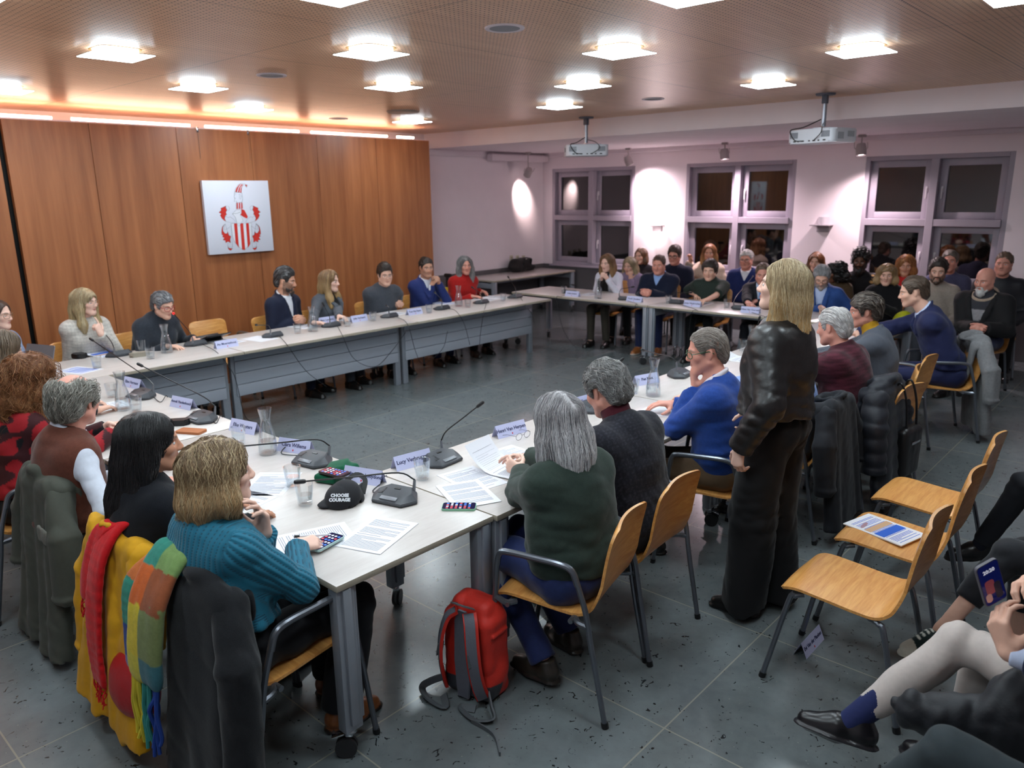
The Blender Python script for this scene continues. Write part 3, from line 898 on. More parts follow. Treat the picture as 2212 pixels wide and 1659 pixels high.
def rib_mat():
    m, nt, b = new_mat('ribbed_knit')
    a = nt.nodes.new('ShaderNodeAttribute'); a.attribute_name = 'Col'
    rb = nt.nodes.new('ShaderNodeAttribute'); rb.attribute_name = 'rib'
    tc = nt.nodes.new('ShaderNodeTexCoord'); sep = nt.nodes.new('ShaderNodeSeparateXYZ'); nt.links.new(tc.outputs['Object'], sep.inputs[0])
    s = math_node(nt, 'SINE', math_node(nt, 'MULTIPLY', rb.outputs['Fac'], 2*PI/.019))
    z = math_node(nt, 'SINE', math_node(nt, 'MULTIPLY', sep.outputs[2], 2*PI/.009))
    holes = math_node(nt, 'MULTIPLY', math_node(nt, 'GREATER_THAN', math_node(nt, 'MULTIPLY', s, -1), .72), math_node(nt, 'GREATER_THAN', z, .0))
    hgt = math_node(nt, 'SUBTRACT', s, math_node(nt, 'MULTIPLY', holes, 1.2))
    mm = nt.nodes.new('ShaderNodeMix'); mm.data_type = 'RGBA'; mm.blend_type = 'MULTIPLY'
    nt.links.new(math_node(nt, 'MULTIPLY', holes, .75), mm.inputs['Factor']); nt.links.new(a.outputs['Color'], mm.inputs[6]); mm.inputs[7].default_value = (.15, .2, .25, 1)
    nt.links.new(mm.outputs[2], b.inputs['Base Color'])
    b.inputs['Roughness'].default_value = .8; b.inputs['Sheen Weight'].default_value = .08
    bp = nt.nodes.new('ShaderNodeBump'); bp.inputs['Strength'].default_value = .45; bp.inputs['Distance'].default_value = .004
    nt.links.new(hgt, bp.inputs['Height']); nt.links.new(bp.outputs['Normal'], b.inputs['Normal'])
    return m
M_RIB = rib_mat()

# ------------------------------------------------------------------ people
SKIN = dict(fair=(226, 178, 156), pale=(232, 190, 172), warm=(214, 160, 134), tan=(196, 140, 112), ruddy=(214, 150, 132), dark=(98, 62, 44))
def hand_field(f, wr, d, pn, th, kind='rest', sc=1.0, r=.0085):
    """five-fingered hand: wr wrist, d finger direction, pn palm normal (out of the palm), th +-1 = thumb side along d x pn"""
    d = unit(d); pn = unit(pn-d*(pn@d)); s = np.cross(d, pn)*th          # s points to the thumb side
    P = lambda a, b_, c: wr+(d*a+s*b_+pn*c)*sc
    r = r*sc
    for o, l in ((.026, .082), (.009, .088), (-.009, .084), (-.025, .074)):
        f.cone(P(.008, o*.62, -.002), P(l, o, -.003), .0145*sc, .0115*sc, .012)
    f.ell(P(.03, .026, .010), V(.017, .017, .017)*sc, k=.014)
    curl = dict(rest=(.30, .35, .25), flat=(.10, .12, .10), fist=(1.45, 1.5, .9), soft=(.7, .75, .45), clasp=(1.0, 1.05, .6), hold=(.75, .7, .35), chin=(.95, 1.25, .6), point=(.2, .2, .1), up=(.35, .55, .3))[kind]
    for i, (o, l0, ln) in enumerate(((.026, .082, .92), (.009, .088, 1.0), (-.009, .084, .95), (-.025, .074, .78))):
        c = curl
        if kind == 'point' and i: c = (1.3, 1.4, .8)
        if kind == 'up': c = (.25+.12*i, .45+.1*i, .3)
        if kind == 'rest': c = tuple(x*(.85+.15*i) for x in curl)
        spread = (1.5-i)*.05
        p = P(l0, o, -.003); ang = 0
        dv = unit(d+s*spread)
        for sl, a, rr0, rr1 in ((.043, c[0], 1.0, .95), (.027, c[1], .95, .88), (.022, c[2], .88, .74)):
            ang += a
            q = p+(dv*math.cos(ang)+pn*math.sin(ang))*sl*ln*sc
            f.cone(p, q, r*rr0, r*rr1, .004); p = q
    t = dict(fist=(.75, .55, .9), hold=(.55, .5, .95), chin=(.6, .3, .7), flat=(.35, .9, .15), clasp=(.7, .5, .75), up=(.7, .55, .5)).get(kind, (.6, .75, .45))
    a = P(.022, .030, .006); td = unit(d*t[0]+s*t[1]+pn*t[2]); b = a+td*.040*sc; td2 = unit(td+d*.35-s*.25); c2 = b+td2*.030*sc; c3 = c2+unit(td2+d*.3-s*.2)*.023*sc
    f.cone(P(.014, .018, .003), a, .014*sc, .0125*sc, .012); f.cone(a, b, .0125*sc, .0105*sc, .008); f.cone(b, c2, .0102*sc, .0092*sc, .004); f.cone(c2, c3, .0092*sc, .0075*sc, .003)
def ik(sh, wr, l1, l2, hint):
    v = wr-sh; L = np.linalg.norm(v); mx = (l1+l2)*.995
    if L > mx: wr = sh+v/L*mx; v = wr-sh; L = mx
    L = max(L, abs(l1-l2)+.02)
    a = (l1*l1-l2*l2+L*L)/(2*L); h = math.sqrt(max(0, l1*l1-a*a)); u = v/np.linalg.norm(v)
    n = hint-u*(hint@u); n = unit(n)
    return sh+u*a+n*h, wr
EY = mat('glasses_black', (24, 22, 22), .3)
def person(label, head, face, **K):
    """head = world position of the head centre, face = heading in degrees (0 = +X). Everything else by keyword."""
    g = K.get
    fem = g('fem', False); near = g('near', False); stand = g('stand', False)
    fine = g('fine', .0034 if near else .0050); coarse = g('coarse', .012 if near else .016); hfine = g('hfine', .0042 if near else .0065)
    th = math.radians(face-90); RZ = np.array(Matrix.Rotation(th, 3, 'Z'))
    lean = math.radians(g('lean', 8)); side = math.radians(g('side', 0)); hunch = math.radians(g('hunch', 10)); tw = math.radians(g('twist', 0))
    seat = g('seat', .455); W = g('w', .94 if fem else 1.0); D = g('d', 1.0); hs = g('hs', .95 if fem else 1.0)
    hipz = (g('hipz', .93) if stand else seat+.085)
    u = unit(V(math.sin(side), math.sin(lean)*math.cos(side), math.cos(lean)*math.cos(side)))
    nd = unit(V(math.sin(side)*.6, math.sin(lean+hunch), math.cos(lean+hunch)))
    zc = (.50*u+.165*nd)[2]
    S = g('S', None) or float(np.clip((head[2]-hipz)/zc, .80, 1.16))
    H = V(0, 0, head[2]-zc*S) if not stand else V(0, 0, hipz)
    N = H+u*.50*S; C = N+nd*.165*S
    root_xy = np.array(head[:2])-(RZ@C)[:2]
    root = thing('person', label, 'person', (root_xy[0], root_xy[1], 0), th, g('group'))
    L = lambda p: RZ.T@(np.asarray(p, float)-V(root_xy[0], root_xy[1], 0))           # world -> local
    Ld = lambda d: RZ.T@np.asarray(d, float)
    # head axes: yaw given as world heading of the gaze minus body heading
    hy = math.radians(g('look', face)-face); A = rot_axes(hy, math.radians(g('nod', 5)), math.radians(g('tilt', 0)))
    def hp(x, y, z): return C+A@V(x, y, z)*hs
    xr = np.array(Matrix.Rotation(tw, 3, 'Z'))@V(1, 0, 0); xr = unit(xr-u*(xr@u)); fw = np.cross(u, xr)
    shw = g('shw', .146 if fem else .168)*W
    seed = g('seed', abs(hash(label)) % 1000 if False else sum(ord(c) for c in label) % 997)
    sk = lin(SKIN[g('skin', 'fair')]); 
    arms = {}
    l1, l2 = .285*S**.5, .255*S**.5
    for nme, s in (('R', 1), ('L', -1)):
        a = dict(g(nme, {}))
        sh = N-u*.078*S+xr*s*shw+V(0, 0, g('shrug', 0))
        if 'w' in a: wr = L(a['w'])
        elif 'l' in a: wr = V(*a['l'])
        elif 'h' in a: wr = hp(*a['h'])
        else: wr = H+V(s*.14, .30, .06)
        hint = Ld(a['hint']) if 'hint' in a else V(s*.55, -.45, -.8)
        el, wr = ik(sh, wr, l1, l2, hint)
        d = unit(wr-el)
        if 'd' in a: d = unit(Ld(a['d']))
        pn = Ld(a['pn']) if 'pn' in a else V(0, 0, -1)
        arms[s] = (sh, el, wr, d, pn, a.get('kind', 'rest'))
    # legs
    kn = {}; 
    for s in (1, -1):
        hj = H+V(s*.088*W, .0, -.02)
        if stand:
            off = g('legs', {}).get(s, (0, 0))
            k = hj+V(s*.01, .02+off[0]*.5, -.42); an = V(s*.10+off[1], off[0], .085)
        else:
            lg = g('legs', {}).get(s, None); lw = g('legsw', {}).get(s, None)
            if lw: k, an = L(lw[0]), L(lw[1])
            elif lg: k, an = V(*lg[0]), V(*lg[1])
            else: k = V(s*.11*W, .43, seat+.055); an = V(s*.11*W, .40+.03*s, .085)
        kn[s] = (hj, k, an)
    pts = [C, N, H]+[q for s in (1, -1) for q in arms[s][:3]]+[q for s in (1, -1) for q in kn[s]]
    lo = np.min(pts, 0)-.26; hi = np.max(pts, 0)+.26; lo[2] = min(lo[2], -.02)
    # ---------------- body: one continuous skin surface
    det = [(C-.15*hs, C+.15*hs, fine)]
    for s in (1, -1):
        if not g('hide_hand', {}).get(s):
            hc = arms[s][2]+arms[s][3]*.075; det.append((hc-.10, hc+.10, hfine))
    f = Field(lo, hi, coarse, det)
    fat = g('fat', 1.0); jw = g('jaw', .88 if fem else 1.0)
    f.cone(H, H+u*.22*S, .085*W, .09*W, .05, sq=(fw, 1.2)); f.cone(H+u*.22*S, N-u*.09*S, .09*W, .10*W, .05, sq=(fw, 1.3))
    for s in (1, -1):
        sh, el, wr, d, pn, kind = arms[s]
        f.cone(N-u*.05*S, sh-u*.01, .045, .038, .04); f.cone(sh-u*.005, el, .038, .033, .02); f.cone(el, wr, .034*fat, .0245 if fem else .027, .01)
        if not g('hide_hand', {}).get(s): hand_field(f, wr, d, pn, 1 if s > 0 else -1, kind, (.92 if fem else 1.04)*g('hsc', 1.0))
        hj, k, an = kn[s]
        f.cone(hj, k, .062, .042, .03); f.cone(k, an, .042, .03, .02); tw_ = (g('legwear') or {}).get('toes', {}).get(s) if g('legwear') and g('legwear').get('toes') else None
        fd = unit(Ld(tw_))*.012+unit(an-k)*.02 if tw_ is not None else V(0, .10, -.045)
        f.cone(an, an+fd, .028, .022, .02)
    nr = (.047 if fem else .056)*fat
    f.cone(N-u*.02, hp(0, -.018, -.055), nr*1.12, nr, .03)
    E = lambda c, r, k=.012, op='add': f.ell(hp(*c), V(*r)*hs, A, k, op)
    Cn = lambda a, b, ra, rb, k=.01, op='add': f.cone(hp(*a), hp(*b), ra*hs, rb*hs, k, op)
    E((0, -.014, .036), (.077, .097, .086), .0); E((0, .02, -.03), (.066*jw*fat, .074, .078), .03)
    E((0, .068, -.098), (.024*jw, .020, .018), .03)
    for s in (1, -1):
        Cn((s*.056*jw*fat, .0, -.055), (s*.018, .062, -.096), .019*fat, .015, .03)
        Cn((s*.012, .081, .020), (s*.040, .070, .016), .011, .010, .014)                 # brow ridge
        E((s*.041, .062, -.022), (.022*fat, .020, .020), .02)                            # cheek
        E((s*.031, .098, -.001), (.019, .020, .0135), .010, 'sub')                       # eye socket
        E((s*.010, .098, -.0345), (.0085, .010, .0075), .006)                            # nostril wing
        ear = (s*.077*(.97), -.006, -.006)
        f.ell(hp(*ear), V(.008, .018, .031)*hs, A@rot_axes(s*.35, -.15, 0), .006)
        f.ell(hp(s*.088, .0, -.004), V(.006, .010, .018)*hs, A, .005, 'sub')
    ns = g('nose', 1.0)
    Cn((0, .086, .010), (0, .092+.012*ns, -.024), .0085, .0100*ns**.5, .010); E((0, .0935+.011*ns, -.030), (.0125*ns**.5, .0105, .0095), .008)
    sm = g('smile', 0.4)
    for s in (1, -1):
        Cn((0, .0885, -.0565), (s*.024, .079, -.0585+.006*sm), .0058, .0032, .005); Cn((0, .0885, -.0670), (s*.021, .079, -.0620+.006*sm), .0066, .0034, .005)
        Cn((0, .0985, -.0620), (s*.024, .0865, -.060+.006*sm), .0022, .0014, .002, 'sub')
    vs, qs = f.mesh(); vs = relax(vs, qs, 1, .3)
    # pigment: lips, brows, cheeks, stubble
    hl = ((vs-C)/hs)@A
    col = np.tile(sk, (len(vs), 1))
    def paint(mask, c):
        nonlocal col
        col = col*(1-mask[:, None])+np.asarray(c)*mask[:, None]
    sst = lambda x: np.clip(x, 0, 1)**2*(3-2*np.clip(x, 0, 1))
    front = (hl[:, 1] > .045)
    ax_ = np.abs(hl[:, 0])
    blush = np.exp(-((ax_-.045)/.022)**2-((hl[:, 2]+.024)/.022)**2)*front+.8*np.exp(-(ax_/.014)**2-((hl[:, 2]+.030)/.016)**2)*front
    paint(np.clip(blush*g('blush', .3), 0, 1), sk*V(1.0, .74, .70))
    lip = sst(1.6-np.sqrt((ax_/.0265)**2+((hl[:, 2]+.0615-.006*sm*(ax_/.022)**2)/.0105)**2)*1.5)*(hl[:, 1] > .062)*front
    paint(lip*.8, lin(g('lip', (178, 96, 92) if fem else (176, 112, 102))) if g('skin', 'fair') != 'dark' else sk*.8)
    bc = lin(g('brow', (92, 68, 52)))
    bz = .0215-.0045*((ax_-.030)/.02)**2
    br = sst(1.9-np.sqrt(((ax_-.031)/.021)**2+((hl[:, 2]-bz)/.0050)**2)*1.2)*(hl[:, 1] > .055)*front
    paint(br*g('browk', .75), bc)
    lid = sst(1.6-np.sqrt(((ax_-.031)/.0165)**2+((hl[:, 2]-.003)/.0075)**2)*1.25)*front*(hl[:, 1] > .05)
    paint(lid*.35, sk*V(.62, .48, .45))
    bd = g('beard', None)
    if bd:
        bm_ = ((hl[:, 2] < -.042+.05*np.clip((ax_-.035)/.03, 0, 1)) & (hl[:, 2] > -.135) & (hl[:, 1] > -.005)).astype(float)*(1-sst(1.9-np.sqrt((ax_/.024)**2+((hl[:, 2]+.0615)/.0105)**2)*1.5))
        paint(bm_*bd[1], lin(bd[0]))
    if g('scalp'):
        paint(((hl[:, 2] > .045-.9*(hl[:, 1]-.03)*(hl[:, 1] < .03)) & (np.linalg.norm(hl, axis=1) < .2)).astype(float)*.0, sk)
    np_obj('body', vs, qs, M_SKIN, root, col)
    # ---------------- eyes
    ic = lin(g('iris', (84, 92, 98)))
    if not g('noeyes'):
        bms = bmesh.new(); bmesh.ops.create_uvsphere(bms, u_segments=20, v_segments=14, radius=1.0)
        ev = np.array([v.co[:] for v in bms.verts]); fq = [[v.index for v in p.verts] for p in bms.faces]; bms.free()
        q4 = np.array([x if len(x) == 4 else x+[x[-1]] for x in fq])
        q4 = np.array([x for x in q4])
        gz = unit(V(g('gaze', (0, 0))[0], 1, g('gaze', (0, 0))[1]))
        ang = np.arccos(np.clip(ev@gz, -1, 1))
        ecol = np.where((ang < .17)[:, None], .01, np.where((ang < .44)[:, None], ic, V(.72, .68, .66)))
        lidm = ev[:, 2] > g('lids', .34); ecol = np.where((lidm | (ev[:, 2] < -.46))[:, None], sk*V(.86, .72, .68), ecol)
        for s in (1, -1):
            p = np.array([hp(s*.0315+e[0]*.0125, .0745+e[1]*.0125, .0005+e[2]*.0118) for e in ev])
            tri = [x for x in fq]
            me = bpy.data.meshes.new('eye'); me.from_pydata([tuple(x) for x in p], [], tri); me.update()
            for pl in me.polygons: pl.use_smooth = True
            at = me.attributes.new('Col', 'FLOAT_COLOR', 'POINT'); at.data.foreach_set('color', np.concatenate([ecol, np.ones((len(ev), 1))], 1).astype(np.float32).ravel())
            me.materials.append(M_EYE); o = bpy.data.objects.new('eye', me); COL.objects.link(o); o.parent = root
    ctx = dict(root=root, C=C, A=A, hs=hs, hp=hp, N=N, H=H, u=u, xr=xr, fw=fw, arms=arms, kn=kn, S=S, W=W, D=D, lo=lo, hi=hi, near=near, coarse=coarse, fem=fem, seed=seed, shw=shw, L=L, RZ=RZ, stand=stand, seat=seat, nr=nr, sk=sk)
    if g('hair'): hair(ctx, **g('hair'))
    if g('top'): top(ctx, **g('top'))
    for t in g('tops', []): top(ctx, **t)
    if g('legwear'): trousers(ctx, **g('legwear'))
    if g('glasses'): glasses(ctx, **g('glasses'))
    if g('beardg'): beard(ctx, **g('beardg'))
    if g('chair'):
        o = g('choff', .07); chair(g('chair')[0], root_xy[0]+math.cos(math.radians(face))*o, root_xy[1]+math.sin(math.radians(face))*o, face+g('chrot', 0), g('chair')[1])
    return ctx

def glasses(c, col=(30, 28, 30), w=.052, h=.036, r=.0016, rim=True, up=0.0, fy=.0):
    hp = c['hp']; m = mat('glasses_%d_%d_%d' % tuple(col), col, .3)
    b = BM()
    for s in (1, -1):
        cx = s*.033
        pts = [hp(cx+x, .105+fy-.35*abs(x+cx)**2/.06, z-.003+up) for x, z in round_rect(w, h, min(w, h)*.42, 4)]
        sweep(b, pts+[pts[0], pts[1]], r, 6, False)
        sweep(b, [hp(s*(.033+w/2-.001), .101+fy-.35*(.033+w/2)**2/.06, .006+up), hp(s*.076, .07, .008+up), hp(s*.082, -.005, .012+up), hp(s*.080, -.03, -.006+up)], r, 6)
    sweep(b, [hp(-.008, .1075+fy, .002+up), hp(0, .110+fy, .004+up), hp(.008, .1075+fy, .002+up)], r, 6)
    obj('glasses', b, m, c['root'])

def locks(f, starts, flow, n, seed, steps=13, step=.014, r=.0022, lift=.002, hook=0.0, wavy=0.0, wl=.06, gcol=None, tip=None, stop=None, jit=.35):
    """hair locks: n tubes that start on the hair surface and follow it; flow(p) gives the wanted direction"""
    rs = np.random.RandomState(seed)
    p = starts[rs.randint(0, len(starts), n)].copy()
    T = [p.copy()]; off = lift*(rs.rand(n)-.25)
    pq = [p[:, 0], p[:, 1], p[:, 2]]
    jd = (np.stack([wav(pq, 45, seed+40+a, 4) for a in range(3)], 1)*.75+rs.normal(size=(n, 3))*.45)*jit
    ph = wav(pq, 38, seed+50, 4)*4+rs.rand(n)*.9
    for k in range(steps):
        gn = f.grad(p); d = flow(p)+jd*.35
        t = d-gn*np.sum(d*gn, 1)[:, None]; t /= np.linalg.norm(t, axis=1)[:, None]+1e-6
        if wavy:
            bi = np.cross(gn, t); t = t+bi*(wavy*np.cos(ph+k*step/wl*6.28))[:, None]; t /= np.linalg.norm(t, axis=1)[:, None]
        p = p+t*step
        s = f.sample(p); s = np.where(s > 1, 0, s)
        p = p-gn*np.clip(s-off, -.02, .02)[:, None]
        T.append(p.copy())
    T = np.stack(T, 1)                      # n, S, 3
    n_, S_, _ = T.shape
    tang = np.gradient(T, axis=1); tang /= np.linalg.norm(tang, axis=2, keepdims=True)+1e-9
    g0 = f.grad(T.reshape(-1, 3)).reshape(T.shape); bi = np.cross(tang, g0); bi /= np.linalg.norm(bi, axis=2, keepdims=True)+1e-9; g0 = np.cross(bi, tang)
    tt = np.linspace(0, 1, S_); rad = r*np.clip(np.minimum(.35+tt*4, 1.0)*(1-.85*np.clip((tt-.55)/.45, 0, 1)), .05, 1)
    rad = rad[None, :]*(.6+.8*rs.rand(n_))[:, None]
    K = 3
    ring = [T+(bi*math.cos(a)*1.5+g0*math.sin(a))*rad[..., None] for a in [2*PI*k/K for k in range(K)]]
    P = np.stack(ring, 2).reshape(-1, 3)
    idx = np.arange(n_*S_*K).reshape(n_, S_, K)
    q = np.stack([idx[:, :-1], np.roll(idx, -1, 2)[:, :-1], np.roll(idx, -1, 2)[:, 1:], idx[:, 1:]], -1).reshape(-1, 4)
    lr = rs.rand(n_)
    return P, q, np.repeat(lr, S_*K), np.tile(np.repeat(tt, K), n_)

def hair(c, style='short', col=(90, 66, 48), tipc=None, t=.010, hairline=.072, length=.2, nlocks=0, curl=0.0, bald=0.0, back=None, sides=None, front=True, side_z=-.03, back_z=-.075, fringe=False, vol=1.0, var=.25, wavy=0.0, lift=.004, lr=.0022, mat_=None, part=0.0, mix=None, gap=.0, steps=13, bun=None, wide=1.0, fcut=1.0, topup=0.0, flowy=0.0):
    hp, C, A, hs, N = c['hp'], c['C'], c['A'], c['hs'], c['N']
    down = {'short': .14, 'bald': .14, 'long': .18+length, 'bob': .20+length, 'curly': .2+length}[style]
    lo = C-V(.22, .24, down+.04); hi = C+V(.22, .22, .22)
    h = .0045 if c['near'] else .0062
    if style in ('long', 'bob', 'curly') and length > .25: h *= 1.3
    f = Field(lo, hi, h)
    f.ell(hp(0, -.016, .036+topup*.5), V(.078+t, .099+t*1.1, .087+t+topup)*hs*V(1, 1, 1), A, 0)
    if style in ('short', 'bald'):
        f.ell(hp(0, -.075, -.03), V(.055+t, .035+t, .05)*hs, A, .03)
    def head_local(P):
        q = [P[i]-C[i] for i in range(3)]
        return [(q[0]*A[0, j]+q[1]*A[1, j]+q[2]*A[2, j])/hs for j in range(3)]
    if topup: f.ell(hp(0, .03, .10), V(.055, .055, .03+topup)*hs, A, .02)
    if style in ('short', 'bald'):
        ys = [-.2, -.07, -.052, -.036, .008, .018, .032, .050, .066, .088, .12]
        zs = [back_z, back_z, -.06, .024, .026, side_z, side_z, .035, hairline-.015, hairline, hairline+.03]
        def cutf(P):
            q = head_local(P); x = np.abs(q[0])
            yy = np.broadcast_to(q[1], np.broadcast_shapes(q[0].shape, q[1].shape, q[2].shape))
            Lz = np.interp(yy, ys, zs)
            Lz = Lz-.0*x
            # temples recede
            Lz = Lz+np.where(yy > .03, np.clip((.06-x)/.06, 0, 1)*0, 0)
            return (Lz-q[2])*.8
        f.cut(cutf, k=.006)
        if bald: f.ell(hp(0, .020, .110), V(.052+.02*bald, .105*bald+.01, .075)*hs, A, .012, 'sub')
    else:
        sd = sides if sides is not None else [((.066, -.012, .03), .036), ((.088*wide, -.006, -.06), .030), ((.090*wide, .0, -.06-length*.5), .030), ((.085*wide, .008, -.06-length), .022)]
        bk = back if back is not None else [((0, -.075, .03), .06), ((0, -.088, -.07), .055), ((0, -.098, -.07-length*.5), .05), ((0, -.10, -.07-length), .04)]
        for s in (1, -1):
            if s < 0 and gap: continue
            p = [hp(s*q[0], q[1], q[2]) for q, r in sd]; rr = [r*hs*vol for q, r in sd]
            f.path(p, rr, .04)
        for dx in (-.045, 0, .045):
            p = [hp(q[0]+dx*(1.1 if i else .8), q[1]+abs(dx)*.35, q[2]) for i, (q, r) in enumerate(bk)]; rr = [r*hs*.8*vol for q, r in bk]
            f.path(p, rr, .04)
        # face opening
        f.ell(hp(0, .108, -.045), V(.063*fcut, .088, .100)*hs, A, .012, 'sub'); f.cone(hp(0, .12, -.1), hp(0, .13, -.1-length), .075*hs*fcut, .08*hs, .012, 'sub')
        f.ell(hp(part*.03, .098, .028), V(.054, .05, .055 if not fringe else .030)*hs, A, .012, 'sub')
        # tips level
        zt = hp(0, 0, -.07-length)[2]
        f.cut(lambda P: (zt-.012+.012*np.sin(P[0]*90+P[1]*70))-P[2], k=.01)
    if bun:
        f.ell(hp(*bun[0]), V(bun[1], bun[1], bun[1])*hs, A, .01)
    sd_ = c['seed']
    if curl: f.noise(curl, 75, sd_, 6); f.noise(curl*.7, 150, sd_+1, 6)
    else:
        f.noise(.0022 if style != 'short' else .0018, (170, 170, 18), sd_, 6); f.noise(.004, (50, 50, 10), sd_+3, 5)
    if style in ('short', 'bald') and not curl: f.noise(.0025, 160, sd_+5, 6)
    vs, qs = f.mesh()
    if not len(vs): return
    base, tip = lin(col), lin(tipc or col)
    hl = ((vs-C)/hs)@A
    def colour(P, rnd, tt=None):
        z = ((P-C)/hs)@A
        k = np.clip((.02-z[:, 2])/max(.05, length), 0, 1) if style not in ('short', 'bald') else np.zeros(len(P))
        b = base*(1-k[:, None])+tip*k[:, None]
        if mix is not None:
            b = np.where((rnd < mix[1])[:, None], lin(mix[0]), b)
        return b*(1+var*(rnd*2-1))[:, None]
    rn = .5+.5*wav([vs[:, 0], vs[:, 1], vs[:, 2]], (120, 120, 10), sd_+7, 6)
    col_ = colour(vs, np.clip(rn, 0, 1))
    if nlocks:
        up = vs[(hl[:, 2] > -.02)] if style not in ('short', 'bald') else vs
        up = up if len(up) > 10 else vs
        def flow(p):
            if style in ('short', 'bald'):
                q = ((p-C)/hs)@A
                d = np.stack([q[:, 0]*4, -np.ones(len(p))*(1.0 if not flowy else -.5), -np.clip(-q[:, 1]*14+.2, -.2, 2.0)], 1)
                return d@A.T
            d = np.tile(V(0, -.15, -1), (len(p), 1)); q = ((p-C)/hs)@A
            d[:, :] += (np.stack([np.sign(q[:, 0]+part*.02)*.5*(q[:, 2] > .06), np.zeros(len(p)), np.zeros(len(p))], 1))@A.T
            return d
        lp_, lq, lrn, ltt = locks(f, up, flow, nlocks, sd_, steps=(steps if steps < 11 else 7 if style in ('short', 'bald') else steps), step=(.009 if style in ('short', 'bald') else (length+.16)/steps), r=lr, lift=lift, wavy=wavy, jit=.6 if curl else .3)
        # leave out locks that run into the face
        zq = ((lp_-C)/hs)@A
        lc = colour(lp_, lrn)
        vs2 = np.concatenate([vs, lp_]); qs2 = np.concatenate([qs, lq+len(vs)]); col_ = np.concatenate([col_, lc]); vs, qs = vs2, qs2
    np_obj('hair', vs, qs, mat_ or (M_HAIRS if style in ('short', 'bald') or curl else M_HAIR), c['root'], col_)

def beard(c, col, t=.008, length=.0, full=True):
    hp, C, A, hs = c['hp'], c['C'], c['A'], c['hs']
    f = Field(C-V(.13, .13, .26), C+V(.13, .17, .03), .0055)
    for s in (1, -1):
        if full: f.cone(hp(s*.066, .005, -.04), hp(s*.045, .045, -.085), .010, .016, .02)
        f.cone(hp(s*.045, .045, -.085), hp(0, .073, -.108), .016, .022, .02)
        f.cone(hp(0, .098, -.046), hp(s*.026, .080, -.058), .007, .006, .006); f.cone(hp(s*.026, .080, -.058), hp(s*.026, .072, -.085), .007, .012, .01)
    if length: f.cone(hp(0, .07, -.105), hp(0, .068, -.11-length), .03, .018, .03); f.ell(hp(0, .065, -.12), V(.04, .03, .03), A, .02)
    f.noise(.003, 140, c['seed'], 6)
    vs, qs = f.mesh()
    rn = .5+.5*wav([vs[:, 0], vs[:, 1], vs[:, 2]], (120, 120, 30), 5, 6)
    np_obj('beard', vs, qs, M_HAIRS, c['root'], lin(col)[None, :]*(.75+.5*rn)[:, None])

